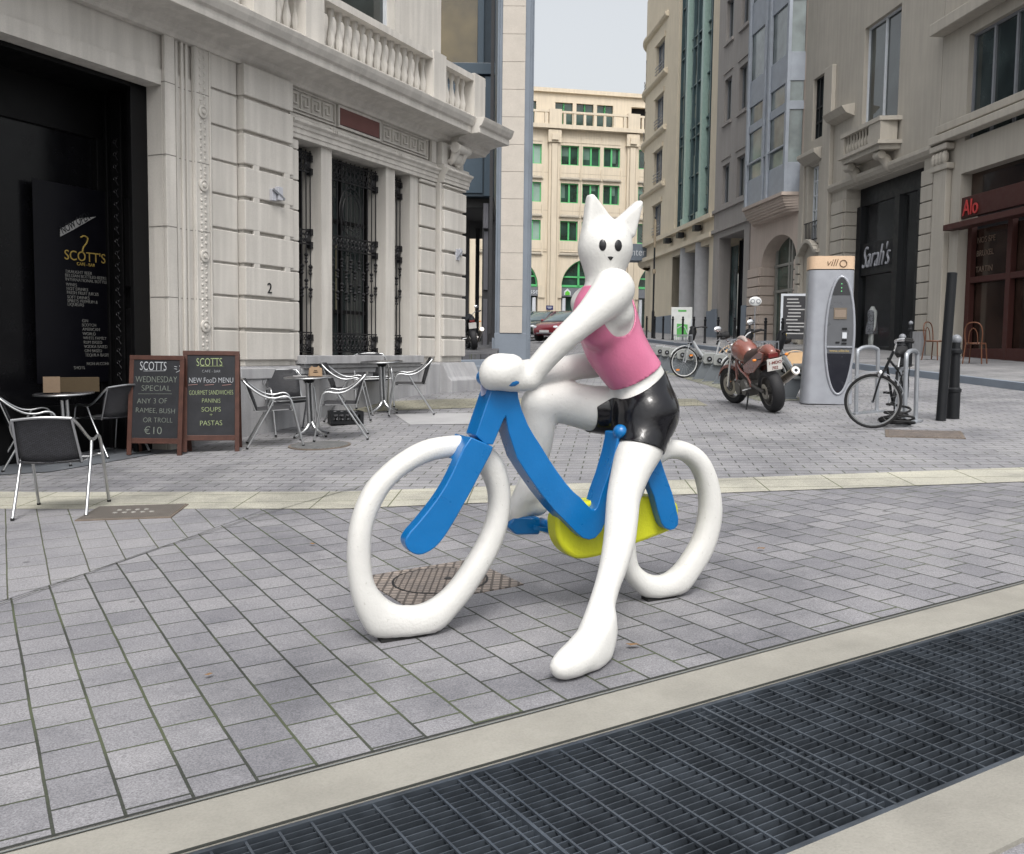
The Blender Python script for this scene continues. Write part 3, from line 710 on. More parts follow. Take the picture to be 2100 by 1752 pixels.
# small things fixed to the wall
cl = thing('wall_lamp', 'small grey box lamp on the pilaster above the house number', 'lamp', (*LF.world(.52, -.115), 3.42), math.radians(64.8))
q = MB(); q.box(-.09, -.01, -.05, .0, -.02, .13); q.box(.01, .10, -.07, 0, .0, .17); q.build('box', paint('pale_grey_plastic', (.42, .43, .47)), cl, bevel=.006)
q = MB(); q.bar((-.09, -.06, .12), (.14, -.06, .02), .02, .03); q.build('bracket', M['greymetal'], cl)
cl2 = thing('wall_lamp', 'small pale grey fitting on the corner quoins near the dark passage', 'lamp', (*LF.world(5.42, -.15), 3.12), math.radians(64.8))
q = MB(); q.box(-.10, .02, -.04, 0, -.05, .14); q.box(.03, .09, -.05, 0, .04, .16); q.build('box', paint('pale_grey_plastic2', (.42, .43, .47)), cl2, bevel=.006)
q = MB(); q.bar((-.10, -.045, -.02), (.10, -.045, .12), .016, .016); q.build('bracket', M['greymetal'], cl2)
hn = thing('house_number', 'black house number 2 on the pale pilaster', 'house number', (*LF.world(.37, -.117), 2.22), math.radians(64.8))
text('digit', '2', .19, M['black'], hn, (0, -.002, 0), ext=.004)

# ------------------------------------------------------------------ arcade building and pillar in the middle
arc = thing('arcade_building', 'dark blue panelled office block carried on a tall slab-clad pillar over a passage', 'building', (-.5, 33, 1.15))
zA_ = 1.15
def A_(): return mbz(zA_)
q = A_(); q.box(-.02, 1.06-.05, -4.0, -3.2, .9, 24); 
q.M = Matrix.Translation((0, 0, -zA_))
pil = q
q.v = []; q.f = []
# pillar: local origin (-.5,33): pillar front at y=29.3 -> local -3.7
q.box(.02, .90, -3.7, -2.9, 2.0, 24); q.box(.66, .97, -3.62, -2.95, .9, 24); q.box(.97, 1.02, -3.5, -3.0, .9, 24); q.box(-.05, .12, -3.62, -2.95, 2.0, 24)
q.box(-.06, .90, -3.74, -2.9, .9, 2.02); q.box(-.13, -.06, -3.7, -2.9, .9, 1.88)
q.build('pillar', M['blue'], arc, bevel=.01)
q = A_(); z = 2.03
while z < 22: q.box(.10, .76, -3.76, -3.69, z, z+.776); z += .786
q.build('pillar_cladding', M['slab'], arc, bevel=.003)
q = A_()
q.box(-9, -.18, -.6, 9, 6.5, 24)
q.build('body', stone('dark_blue_metal', (.03, .045, .06), rough=.45, bump=0), arc)
q = A_()
DB = paint('slate_blue_panel', (.035, .06, .085), rough=.35)
for k in range(4): q.box(-2.4, -.62, -.66, -.601, 8.6+k*.38, 8.9+k*.38)
q.box(-2.5, -.55, -.64, -.601, 6.6, 8.5); q.box(-.5, -.2, -.68, -.601, 6.5, 10.3); q.box(-3, -.18, -.75, -.61, 10.35, 10.7); q.box(-.75, -.55, -.72, -.602, 10.7, 24); q.box(-9, -.19, -.7, -.602, 13.0, 13.6); q.box(-9, -.19, -.7, -.602, 16.5, 17)
q.build('panels', DB, arc, bevel=.01)
q = A_(); q.box(-9, -.76, -.62, -.6005, 10.72, 12.9); q.box(-9, -.76, -.62, -.6005, 13.7, 16.4); q.build('upper_window', window_glass('amber_glass', (.10, .075, .03), rough=.2, var=.3), arc)
q = A_(); q.box(-9, -.2, -.2, 9, 6.2, 6.49); q.build('soffit', stone('soffit_grey', (.06, .06, .06), bump=0), arc)
q = A_()
q.box(-1.50, -1.15, 3.2, 3.6, 1, 6.3); q.box(-.62, -.18, 3, 9, 1, 6.3); q.box(-.55, -.30, -.3, .1, 1, 6.3); q.box(-1.0, -.86, 5.5, 6, 1, 6.3); q.box(-9, -2.9, 6, 6.3, 1, 6.3)
q.box(-.26, -.16, -3.1, -2.8, 2, 24)
q.build('columns', stone('dark_concrete', (.055, .055, .058), bump=0), arc)
q = A_(); q.box(-.5, -.36, -.36, -.305, 3.5, 5.4); q.box(-.5, -.36, -.36, -.305, 1.5, 3.2); q.box(-.52, -.36, -.5, -.31, 5.5, 6.3); q.build('column_facing', stone('column_facing', (.13, .13, .145), bump=0), arc)

# ------------------------------------------------------------------ the far office building with green window frames
FZ = 2.8
far = thing('office_building', 'cream stone office building with bright green window frames and arched ground floor', 'building', (-.5, 74, FZ), math.radians(12))
def F_(): return mbz(FZ)
MODS = [-12.24, -6.12, 0, 6.12]            # bay offsets; the bay in view starts at 0
WX = [(4.03, 5.42), (5.71, 7.08), (7.36, 8.66)]
ROWS = [(9.78, 11.28), (12.62, 14.08), (15.42, 16.87)]
holes = []
for mo in MODS:
    for a, b in WX:
        for z0, z1 in ROWS: holes.append((a+mo, b+mo, z0, z1))
    holes.append((4.2+mo, 8.5+mo, 2.0, 8.5))
q = F_(); q.wall(-9.5, 16.2, 2.0, 18.0, holes, 0, .5)
for mo in MODS:      # arch spandrels
    cx = 6.35+mo; R_ = 2.15; n = 18
    for sgn in (-1, 1):
        pts = [(cx+sgn*R_*math.cos(t), 6.33+R_*math.sin(t)) for t in [i*(math.pi/2)/n for i in range(n+1)]]
        q.prism([(cx+sgn*2.15, 8.5)]+([(x, z) for x, z in pts]) if sgn > 0 else [(cx-2.15, 8.5)]+pts, 0.001, .5)
q.build('wall', M['cream'], far)
q = F_()
for mo in MODS:
    q.box(3.05+mo, 3.87+mo, -.22, -.001, 2.0, 17.0); q.box(3.25+mo, 3.66+mo, -.32, -.22, 2.0, 16.9)
    q.box(2.95+mo, 3.95+mo, -.36, -.001, 17.0, 17.9); q.box(3.2+mo, 3.7+mo, -.5, -.36, 17.15, 17.6)
    for z0, z1 in ROWS:
        for x in (5.565, 7.22, 3.98, 8.75): q.box(x+mo-.06, x+mo+.06, -.07, -.001, z0-1.1, z0-.2)
    for k in range(3): q.box(3.97+mo+k*1.6, 5.5+mo+k*1.6, -.03, -.001, 17.08, 17.6)
    q.box(3.9+mo, 9.15+mo, -.05, -.001, 8.95, 9.02); 
    q.box(3.9+mo, 4.2+mo, -.10, .5, 5.5, 6.4); q.box(8.5+mo, 9.0+mo, -.10, .5, 5.5, 6.4)
q.box(-9.5, 16.2, -.45, -.001, 18.0, 18.3); q.box(-9.5, 16.2, -.35, -.1, 19.15, 19.3)
for mo in MODS:
    q.box(3.0+mo, 3.95+mo, -.40, 0, 18.3, 19.4)
    for k in range(7): q.box(4.1+mo+k*.78, 4.28+mo+k*.78, -.33, -.12, 18.3, 19.15)
q.build('stone_trim', M['cream'], far)
hm = stone('darker_hood', (.33, .30, .25), bump=0)  # hoods below the windows, in a darker tone than the wall
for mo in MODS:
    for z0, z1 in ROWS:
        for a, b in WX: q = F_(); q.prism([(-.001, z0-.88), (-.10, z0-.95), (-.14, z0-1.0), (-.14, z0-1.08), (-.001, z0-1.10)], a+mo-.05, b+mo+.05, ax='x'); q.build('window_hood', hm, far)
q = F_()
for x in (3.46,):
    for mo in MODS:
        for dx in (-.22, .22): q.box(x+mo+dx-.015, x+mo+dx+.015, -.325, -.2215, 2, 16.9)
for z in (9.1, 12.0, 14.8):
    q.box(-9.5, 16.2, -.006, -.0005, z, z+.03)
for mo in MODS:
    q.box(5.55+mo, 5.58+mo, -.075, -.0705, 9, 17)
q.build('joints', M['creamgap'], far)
def green_window(a, b, z0, z1, pale, n=2):
    q = F_(); q.box(a, b, .22, .24, z0, z1); w = q.build('window', M['gpale'] if pale else M['ggreen'], far)
    q = F_(); t = .07
    q.box(a, b, .14, .219, z0, z0+t); q.box(a, b, .14, .219, z1-t, z1); q.box(a, a+t, .14, .219, z0+t, z1-t); q.box(b-t, b, .14, .219, z0+t, z1-t)
    for k in range(1, n): x = a+(b-a)*k/n; q.box(x-.06, x+.06, .13, .219, z0+t, z1-t)
    q.build('frame', M['green'], w)
    if not pale and random.random() < .7:
        q = F_(); k = random.randrange(2); x0_ = a+t+k*(b-a)/2; h_ = random.uniform(.25, .8)*(z1-z0)
        q.box(x0_+.02, x0_+(b-a)/2*random.uniform(.35, .8), .2135, .2195, z1-t-h_, z1-t); q.build('blind', M['gblind'], w)
M['gblind'] = window_glass('half_drawn_blind', (.10, .17, .14), rough=.2, var=.3); random.seed(21)
for mo in MODS[:4]:
    for a, b in WX:
        for z0, z1 in ROWS: green_window(a+mo, b+mo, z0, z1, (mo < 0 and a < 7) or mo == -6.12)
for mo in MODS:
    cx = 6.35+mo
    q = F_(); n = 20; pts = [(cx+2.13*math.cos(i*math.pi/n), 6.33+2.13*math.sin(i*math.pi/n)) for i in range(n+1)]
    q.prism(pts, .30, .32); w = q.build('arched_window', M['ggreen'], far)
    q = F_()
    q.tube([(x, .27, z) for x, z in pts], .07, 6)
    for dx in (-.75, .75): q.box(cx+dx-.07, cx+dx+.07, .22, .299, 6.35, 6.33+math.sqrt(2.1**2-dx*dx))
    q.box(cx-2.1, cx+2.1, .22, .298, 6.33, 6.5); q.box(cx-2.0, cx+2.0, .22, .2975, 7.05, 7.17)
    q.build('frame', M['green'], w)
    q = F_(); q.box(4.22+mo, 8.48+mo, -.02, .2, 5.62, 6.28); sg = q.build('fascia_sign', stone('sign_grey', (.17, .18, .20), bump=0), far)
    q = F_(); q.box(4.3+mo, 8.4+mo, .5, .52, 2.5, 5.6); q.build('ground_window', M['ggreen'], far)
    q = F_()
    for x in (4.45, 8.25): q.lathe([(.16, 2.4), (.16, 5.5)], c=(x+mo, .2, 0), n=12)
    build_groups(q, 'column', M['white'], far, lambda c: round(c[0], 1), smooth=40)
    if mo == -6.12: text('sign_text', 'Brussel', .55, M['white'], sg, (.95, -.03, 5.78-FZ), ext=.01)
    if mo == 0:
        q = F_(); q.prism([(4.42, 5.72), (4.42, 5.98), (4.68, 6.22), (4.94, 5.98), (4.94, 5.72)], -.035, -.021); q.build('sign_emblem', M['white'], sg)
        q = F_(); q.prism([(4.50, 5.72), (4.50, 5.92), (4.68, 6.06), (4.86, 5.92), (4.86, 5.72)], -.05, -.036); q.build('sign_emblem', paint('sign_green', (.12, .5, .05)), sg)
q = F_(); q.wall(-9.5, 16.2, 18.0, 21.2, [(a+mo, b+mo, 18.6, 20.5) for mo in MODS for a, b in WX], 2.0, 2.4); q.box(-9.7, 16.4, 1.8, 6, 21.2, 21.5); q.box(-9.4, 16.1, .5, 2.0, 17.9, 18.01); q.build('attic', M['cream'], far)
for mo in MODS[1:3]:
    for a, b in WX:
        q = F_(); q.box(a+mo, b+mo, 2.2, 2.22, 18.6, 20.5); w = q.build('window', M['ggreen'], far)
        q = F_(); x = (a+b)/2; q.box(x-.06, x+.06, 2.12, 2.199, 18.6, 20.5); q.build('frame', M['green'], w)
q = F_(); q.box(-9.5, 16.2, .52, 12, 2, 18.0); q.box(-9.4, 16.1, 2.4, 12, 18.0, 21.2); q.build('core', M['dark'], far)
FFR = Frame(-.5, 74, math.radians(12))
a, z = FFR.hit((1150+1515/6)/1.2443, (680+632/6)/1.2443, -.35)
np_ = thing('street_sign', 'small dark blue street name plate on the cream pillar between the arches', 'sign', (*FFR.world(a, -.34), z), math.radians(12))
q = MB(); q.box(-.27, .27, -.02, 0, -.16, .16); q.build('plate', paint('enamel_blue', (.015, .02, .11)), np_)
q = MB(); q.box(-.19, .19, -.024, -.0205, .02, .06); q.box(-.13, .13, -.024, -.0205, -.06, -.02); q.build('writing', M['white'], np_)

# ------------------------------------------------------------------ the row of buildings on the right
RF = Frame(11.1, 27, math.atan2(-.9952, .0976)); RR_ = RF.rot
def house(name, label, x0):
    wx, wy = RF.world(x0); return thing(name, label, 'building', (wx, wy, 1.0), RR_)
class HB:
    """builder whose coordinates are facade coordinates of the street, kept local to one house"""
    def __init__(s, x0): s.x0 = x0
    def __call__(s): q = MB(); q.M = Matrix.Translation((-s.x0, 0, -1.0)); return q
def simple_window(hb, par, a, b, z0, z1, y=.18, nv=1, frame=None, glass_=None, rail=False, hz=()):
    q = hb(); q.box(a, b, y, y+.02, z0, z1); w = q.build('window', glass_ or M['wglass'], par)
    q = hb(); t = .06
    q.box(a, b, y-.05, y-.001, z0, z0+t); q.box(a, b, y-.05, y-.001, z1-t, z1); q.box(a, a+t, y-.05, y-.001, z0+t, z1-t); q.box(b-t, b, y-.05, y-.001, z0+t, z1-t)
    for k in range(1, nv+1):
        x = a+(b-a)*k/(nv+1); q.box(x-.035, x+.035, y-.055, y-.001, z0+t, z1-t)
    for z in hz: q.box(a+t, b-t, y-.052, y-.001, z-.03, z+.03)
    q.build('frame', frame or M['greymetal'], w)
    if rail:
        q = hb()
        for z in (z0+.18, z0+.36, z0+.54): q.tube([(a, -.05, z), (b, -.05, z)], .025, 6)
        q.build('rail', M['greymetal'], w)
    return w
# E: beige corner building with the curtain wall
E0 = -26.
hbE = HB(E0)
be = house('corner_building', 'beige building with a rounded corner and a tall blue green glass strip', E0)
rows = [(8.12, 9.95), (11.15, 13.0), (14.2, 16.0), (17.2, 19.0)]
q = hbE()
hs_ = [(-31.1, -29.2, a, b) for a, b in rows]+[(-26.2, -20.0, 8.0, 21.5), (-26.4, -19.7, 1, 6.6)]
q.wall(-31.4, -18.92, 1.0, 22.5, hs_, 0, .6)
q.box(-31, -19.2, .6, 9, 6.6, 7.9)
q.build('wall', M['beige'], be)
cxx, cyy, RC = -33.2, 4.2, 4.2
def arcpts(r, t0, t1, n=14): return [(cxx+r*math.cos(math.radians(t0+(t1-t0)*i/n)), cyy+r*math.sin(math.radians(t0+(t1-t0)*i/n))) for i in range(n+1)]
def arcwall(q, r0, r1, t0, t1, z0, z1, n=10):
    o_, i_ = arcpts(r1, t0, t1, n), arcpts(r0, t0, t1, n)
    for k in range(n): q.prism([o_[k], o_[k+1], i_[k+1], i_[k]], z0, z1, ax='z')
q = hbE()
# rounded corner: solid strips between window columns (angles measured clockwise of +x)
z_edges = [6.95]+[z for r in rows for z in r]+[22.5]
for k in range(0, len(z_edges)-1):
    z0, z1 = z_edges[k], z_edges[k+1]
    if k % 2 == 0: q.lathe([(RC, z0), (RC, z1)], c=(cxx, cyy, 0), n=64, cap=False)
    else:
        for t0, t1 in ((265.5, 315), (150, 257.5)): arcwall(q, RC-.3, RC, t0, t1, z0, z1)
q.box(-33.2, -31.39, .001, .6, 6.6, 22.5)
q.build('round_corner', M['beige'], be, smooth=30)
q = hbE(); q.lathe([(RC-.25, 7), (RC-.25, 21)], c=(cxx, cyy, 0), n=48, cap=False); q.build('corner_window', M['wglass'], be, smooth=30)
q = hbE()
for z in (7.8, 10.85, 13.9, 16.95, 20.0):
    for r in (RC+.22,): q.lathe([(RC-.05, z-.14), (r-.08, z-.1), (r, z), (r, z+.12), (RC-.05, z+.2)], c=(cxx, cyy, 0), n=64, cap=False)
    if z > 8: q.prism([(.001, z-.14), (-.14, z-.1), (-.22, z), (-.22, z+.12), (.001, z+.2)], -33.2, -28.4, ax='x')
for z0, z1 in ((7.74, 7.96), (6.85, 7.08)): q.box(-33.2, -18.93, -.26, -.001, z0, z1)
q.lathe([(RC-.05, 6.6), (RC+.15, 6.7), (RC+.25, 6.85), (RC+.25, 7.05), (RC-.05, 7.08)], c=(cxx, cyy, 0), n=64, cap=False)
for a, b in rows: q.box(-31.3, -29.0, -.08, -.001, b+.001, b+.25)
q.build('ledges', M['beige'], be, smooth=30)
q = hbE()
q.box(-30.4, -26.4, .001, 1.2, 1, 6.6); q.box(-19.68, -18.95, .001, .8, 1, 6.6); q.box(-36.5, -34.2, .9, 3, 1, 6.7); q.box(-36.5, -26.5, 2.5, 3, 1, 6.8)
build_groups(q, 'ground_wall', M['beige'], be, lambda c: round(c[0], 1))
q = hbE(); q.box(-30.46, -26.38, -.06, 1.21, 1, 3.5); q.box(-19.72, -18.93, -.06, .81, 1, 3.45); build_groups(q, 'base', M['blue'], be, lambda c: round(c[0], 1))
for a, b in rows:
    simple_window(hbE, be, -31.1, -29.2, a, b, y=.2, nv=1, rail=True, glass_=window_glass('grey_blue_glass', (.12, .14, .17), rough=.1))
    q = hbE()
    for z in (a+.2, a+.4, a+.6): q.tube([(x, y, z) for x, y in arcpts(RC+.06, 232, 258, 6)], .03, 5)
    q.build('rail', M['greymetal'], be)
q = hbE(); q.box(-26.2, -20., .30, .32, 8., 21.5); cw = q.build('curtain_wall', M['curtain'], be)
q = hbE()
for x in (-24.42, -21.62): q.box(x-.15, x+.15, -.01, .299, 8.2, 21.5); q.box(x-.22, x+.22, -.10, .299, 8.0, 8.35)
build_groups(q, 'mullion', M['mint'], cw, lambda c: round(c[0]/2))
q = hbE()
for k in range(9):
    x = -26.2+6.2*k/8
    if k in (2, 6): continue
    q.box(x-.04, x+.04, .16, .299, 8, 21.5)
for z in (8.45, 10.4, 12.3, 12.8, 14.9, 16.8, 17.3, 19.4): q.box(-26.2, -20, .2, .298, z, z+.07)
q.build('glazing_bars', paint('dark_teal', (.06, .10, .11)), cw)
q = hbE(); random.seed(11)
for k in range(26):
    i = random.randrange(8); j = random.random()*11+8.4
    x = -26.15+6.2*i/8
    q.box(x+.05, x+.70, .28, .2985, j, j+random.random()*1.2+.4)
build_groups(q, 'blind', window_glass('blind_behind_glass', (.20, .23, .20), rough=.12, var=.3), cw, lambda c: (round(c[0], 1), round(c[2], 1)))
q = hbE()
for x in (-24.25, -21.45): q.lathe([(.50, 1.5), (.50, 6.85)], c=(x, .35, 0), n=24)
build_groups(q, 'column', stone('white_column', (.42, .42, .43), bump=0), be, lambda c: round(c[0]), smooth=40)
q = hbE(); q.box(-26.4, -19.7, 1.4, 1.42, 1, 6.7); gw = q.build('shop_window', M['curtain'], be)
q = hbE(); random.seed(2)
for k in range(6): x = -26.3+1.12*k; q.box(x, x+.1, 1.28, 1.399, 1, 6.7)
q.build('frame', M['greymetal'], gw)
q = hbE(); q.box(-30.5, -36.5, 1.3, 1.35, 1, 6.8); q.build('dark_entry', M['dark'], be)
q = hbE(); q.prism([(-33.9, .3), (-33.9, -.7), (-33.6, -1.0), (-33.0, -1.05), (-32.6, -.95), (-32.45, -.05), (-32.45, .3)], 6.95, 7.95, ax='z')
sg = q.build('corner_sign', stone('grey_blue_sign', (.17, .20, .24), bump=0), be, bevel=.03)
text('sign_text', 'nter', .62, M['white'], sg, (-32.575-E0, -.90, 7.25-1.0), rot=(math.pi/2, 0, math.radians(80.5)), ext=.01, sx=.8)
for x in (-26.6, -24.0, -21.0):
    q = hbE(); q.box(x-.22, x+.22, -.42, -.1, 7.35, 7.62); q.bar((x, 0, 7.45), (x, -.2, 7.45), .06, .06); q.build('spotlight', M['black'], be)
# D: grey house
D0 = -16.4
hbD = HB(D0)
bd = house('grey_building', 'narrow taupe grey house with paired upright windows over a recessed glass door', D0)
hs_ = [(-18.06, -14.61, 1, 6.68)]
for z0, z1 in ((8.1, 9.85), (11.7, 13.6), (15.2, 17.0)): hs_ += [(-17.85, -16.85, z0, z1), (-15.85, -14.8, z0, z1)]
q = hbD(); q.wall(-18.9, -13.97, 1, 19.5, hs_, -.05, .5); q.box(-18.0, -14.0, .5, 9, 6.7, 19.4); q.build('wall', M['taupe'], bd)
q = hbD()
for h in hs_[1:]:
    q.box(h[0]-.12, h[1]+.12, -.14, -.051, h[2]-.14, h[2]); q.box(h[0]-.15, h[1]+.15, -.10, -.051, h[3]+.25, h[3]+.32)
q.box(-18.9, -13.97, -.16, -.051, 7.86, 8.0); q.box(-18.9, -13.97, -.18, -.051, 6.95, 7.1)
build_groups(q, 'sill', M['taupe'], bd, lambda c: (round(c[0], 2), round(c[1], 3), round(c[2], 2)))
for h in hs_[1:]: simple_window(hbD, bd, *h, y=.15, nv=1)
q = hbD(); q.box(-18.88, -18.06, -.1, .0, 1, 3.5); q.box(-14.6, -13.99, -.1, .0, 1, 3.5); build_groups(q, 'base', M['blue'], bd, lambda c: round(c[0], 1))
q = hbD(); q.box(-18.06, -14.61, 1.0, 1.02, 1, 6.68); dd = q.build('glass_door', window_glass('door_glass', (.05, .055, .07), rough=.1), bd)
q = hbD()
for x in (-18.0, -17.2, -16.3, -15.5, -14.66): q.box(x-.05, x+.05, .9, .999, 1, 6.6)
q.build('frame', M['black'], dd)
q = hbD(); q.box(-15.4, -14.75, .95, .999, 4.3, 6.2); q.build('green_poster', paint('dull_green', (.06, .20, .10)), dd)
text('door_text', 'OPEN', .34, dimw, dd, (-17.1-D0, .86, 3.5-1.0), ext=.004); text('door_text', 'BAR', .34, dimw, dd, (-17.1-D0, .86, 3.1-1.0), ext=.004)
# C: bay window house
C0 = -11.
hbC = HB(C0)
bc = house('bay_window_building', 'pinkish stone house with a grey metal bay window above a wide arch', C0)
q = hbC(); q.wall(-13.95, -8.62, 1, 19.0, [(-12.55, -8.95, 0, 6.1), (-12.9, -9.2, 8.6, 18)], 0, .6)
cx = -10.75; R_ = 1.8; n = 12
for sgn in (-1, 1):
    q.prism([(cx+sgn*1.8, 6.1)]+[(cx+sgn*R_*math.cos(t), 5.0+1.0*math.sin(t)) for t in [i*(math.pi/2)/n for i in range(n+1)]]+([(cx, 6.1)]), 0.001, .6)
q.box(-13.9, -8.65, .6, 9, 6.3, 18.9)
q.build('wall', M['pink'], bc)
q = hbC()
z = 1.9
while z < 4.9:
    q.box(-13.93, -12.58, -.10, -.001, z+.02, z+.36); q.box(-8.93, -8.64, -.10, -.001, z+.02, z+.36); q.box(-12.6, -12.50, -.06, .55, z+.02, z+.36); z += .38
build_groups(q, 'rusticated_pier', M['pink'], bc, lambda c: c[0] > 0, bevel=.02)
q = hbC(); q.box(-12.5, -8.95, .58, .62, 1, 6.1); ag = q.build('arched_glazing', window_glass('greenish_door_glass', (.05, .08, .065), rough=.12), bc)
q = hbC()
for x in (-12.3, -10.9, -10.6, -9.1): q.box(x-.06, x+.06, .5, .579, 1, 6.0)
for z in (3.9, 4.9): q.box(-12.5, -8.95, .51, .5785, z, z+.1)
q.build('frame', paint('stone_grey_frame', (.26, .26, .24)), ag)
q = hbC()
BM = stone('grey_blue_bay_metal', (.30, .33, .375), rough=.5, bump=0)
P0, P1, P2, P3 = (-13.7, 0), (-13.0, -.55), (-8.8, -.55), (-8.7, 0)
for z0, z1 in ((7.3, 8.35), (10.2, 10.5), (11.2, 12.2), (14.0, 15.2)):
    q.prism([P0, P1, P2, P3], z0, z1, ax='z')
for x in (-13.0, -11.15, -10.7, -8.85): q.box(x-.09, x+.09, -.62, -.5, 7.3, 18)
q.bar((-13.72, 0, 12), (-13.72, 0, 12.01), .1, .1); q.box(-13.78, -13.62, -.14, 0, 7.3, 18)
for z in (8.95,): q.box(-13, -8.8, -.60, -.55, z, z+.07)
bw = q.build('bay_window', BM, bc, bevel=.01)
q = hbC()
q.prism([(-13.6, -.02), (-12.98, -.49), (-8.84, -.49), (-8.74, -.02)], 8.35, 18, ax='z'); q.build('glass', window_glass('patterned_glass', (.14, .17, .17), rough=.15, var=.45), bw)
q = hbC(); n = 8
for k in range(n):
    t0, t1 = k/n, (k+1)/n
    d0 = .60*math.sqrt(1-(1-t0)**2)+.02; 
    q.prism([(-13.8+.3*(1-t1), 0), (-13.1+.2*(1-t1), -d0), (-8.8-.3*(1-t1), -d0), (-8.68, 0)], 6.55+.72*t0, 6.55+.72*t1+.0005*k, ax='z')
q.prism([(-13.85, 0), (-13.05, -.70), (-8.75, -.70), (-8.66, 0)], 7.18, 7.3, ax='z')
q.build('bay_corbel', M['pink'], bc, smooth=60)
q = hbC(); q.box(-13.95, -13.3, -.1, -.001, 1, 1.95); q.box(-8.93, -8.64, -.12, -.001, 1, 1.95); build_groups(q, 'base', M['plinth'], bc, lambda c: round(c[0], 1))
# A: ornate house with Sarah's shop
A0 = -4.
hbA = HB(A0)
ba = house('shop_building', "ornate grey stone house with a balcony above the black Sarah's shop", A0)
q = hbA(); q.wall(-8.6, .64, 1, 14, [(-7.9, -7.0, 5.4, 8.0), (-7.8, -6.9, 1.5, 4.9), (-7.9, -7.0, 8.9, 11), (-4.9, -.05, 1.55, 6.77), (-4.0, -1.7, 8.2, 11.5)], 0, .5)
q.box(-8.55, .6, .5, 8, 7.0, 13.9)
q.build('wall', M['greystone'], ba)
q = hbA()
z = 1.75
while z < 6.4:
    q.box(-5.83, -4.93, -.10, -.001, z+.015, z+.42); q.box(.0-.02, .60, -.10, -.001, z+.015, z+.42); q.box(-4.94, -4.85, -.04, .5, z+.015, z+.42); z += .43
q.box(-8.58, -8.2, -.12, -.001, 1, 8.3); q.box(-6.65, -6.0, -.15, -.001, 1, 11.0)
for k in range(9): q.box(-8.55, -8.2, -.20, -.12, 1.9+k*.35, 2.2+k*.35)
build_groups(q, 'rusticated_pier', M['greystone'], ba, lambda c: round(c[0]/1.7), bevel=.02)
q = hbA()
q.prism([(-.001, 8.05), (-.15, 8.1), (-.4, 8.3), (-.4, 8.42), (-.001, 8.55)], -8.2, -6.7, ax='x')
q.prism([(-.001, 6.80), (-.12, 6.85), (-.2, 6.95), (-.2, 7.05), (-.001, 7.1)], -6.0, .64, ax='x')
q.box(-8.1, -7.9, -.08, -.001, 5.3, 8.05); q.box(-7.0, -6.8, -.08, -.001, 5.3, 8.05)
for k in range(9):
    t = k/8; x = -8.15+1.5*t; z = 5.0+.42*math.sin(math.pi*t); q.bar((x-.1, -.14, z+.02*0), (x+.12, -.14, 5.0+.42*math.sin(math.pi*min(1, t+.125))), .26, .12)
q.prism([(-.001, 9.0), (-.3, 9.1), (-.45, 9.3), (-.001, 9.4)], -6.0, -4.5, ax='x')
q.build('mouldings', M['greystone'], ba, bevel=.01)
bl = hbA()
bl.prism([(-4.2, 0), (-4.1, -.55), (-1.6, -.55), (-1.45, 0)], 7.38, 7.52, ax='z')
bl.prism([(-4.3, 0), (-4.2, -.65), (-1.5, -.65), (-1.35, 0)], 7.52, 7.62, ax='z')
bl.prism([(-4.25, 0), (-4.15, -.60), (-1.55, -.60), (-1.4, 0)], 8.18, 8.30, ax='z')
for x in (-4.08, -2.2): bl.box(x-.1, x+.12, -.56, -.36, 7.62, 8.18)
bl.box(-2.1, -1.56, -.56, -.05, 7.62, 8.18)
for k in range(8): bl.lathe([(.03, 7.62), (.06, 7.75), (.075, 7.85), (.03, 8.0), (.05, 8.18)], c=(-3.85+k*.2, -.46, 0), n=8, cap=False)
by = bl.build('balcony', M['greystone'], ba, smooth=35)
q = hbA()
for x in (-3.9, -1.9):
    q.tube([(x, -.02, 6.85), (x, -.12, 6.95), (x, -.2, 7.15), (x, -.45, 7.3)], [.08, .14, .16, .12], 10, spline=3); q.tube([(x-.17, -.4, 7.26), (x+.17, -.4, 7.26)], .12, 12)
build_groups(q, 'bracket', M['greystone'], by, lambda c: round(c[0]/1.5), smooth=50)
simple_window(hbA, ba, -7.9, -7.0, 5.4, 8.0, nv=2, hz=(6.0, 6.5, 7.0, 7.5), frame=M['white'], glass_=window_glass('pale_green_panes', (.15, .18, .15)))
simple_window(hbA, ba, -7.9, -7.0, 8.9, 11.0, nv=2, hz=(9.5, 10), frame=M['black'])
simple_window(hbA, ba, -4.0, -1.7, 8.2, 11.5, nv=1, frame=M['white'])
simple_window(hbA, ba, -7.8, -6.9, 1.5, 4.9, y=.3, nv=0, hz=(3.5,), frame=M['taupe'])
q = hbA()
for k in range(8): q.tube([(-7.9+k*.13, -.1, 5.4), (-7.9+k*.13, -.12, 6.05)], .014, 5)
q.tube([(-8.0, -.12, 6.05), (-6.9, -.12, 6.05)], .02, 5); q.tube([(-8.0, -.1, 5.45), (-6.9, -.1, 5.45)], .02, 5)
q.build('window_railing', M['iron'], ba)
q = hbA()
q.box(-4.85, -.05, .45, .6, 6.2, 6.77); q.box(-4.85, -4.55, .35, .6, 1.55, 6.2); q.box(-2.35, -2.05, .35, .6, 1.55, 6.2); q.box(-.3, -.05, .35, .6, 1.55, 6.2)
q.box(-4.55, -2.35, .40, .6, 1.55, 1.75); q.box(-4.55, -2.35, .40, .6, 4.0, 5.0); q.box(-1.1, -.95, .40, .6, 1.55, 6.2)
sf = q.build('shopfront', M['black'], ba, bevel=.01)
q = hbA(); q.box(-5.3, .4, .1, 3.0, 1.5, 1.56); q.build('shop_floor', M['blue'], ba)
q = hbA(); q.box(-4.85, -.05, 3.0, 3.1, 1.5, 6.8); q.box(-4.86, -4.8, .6, 3.0, 1.5, 6.8); q.box(-4.85, 0, .6, 3, 6.75, 6.8)
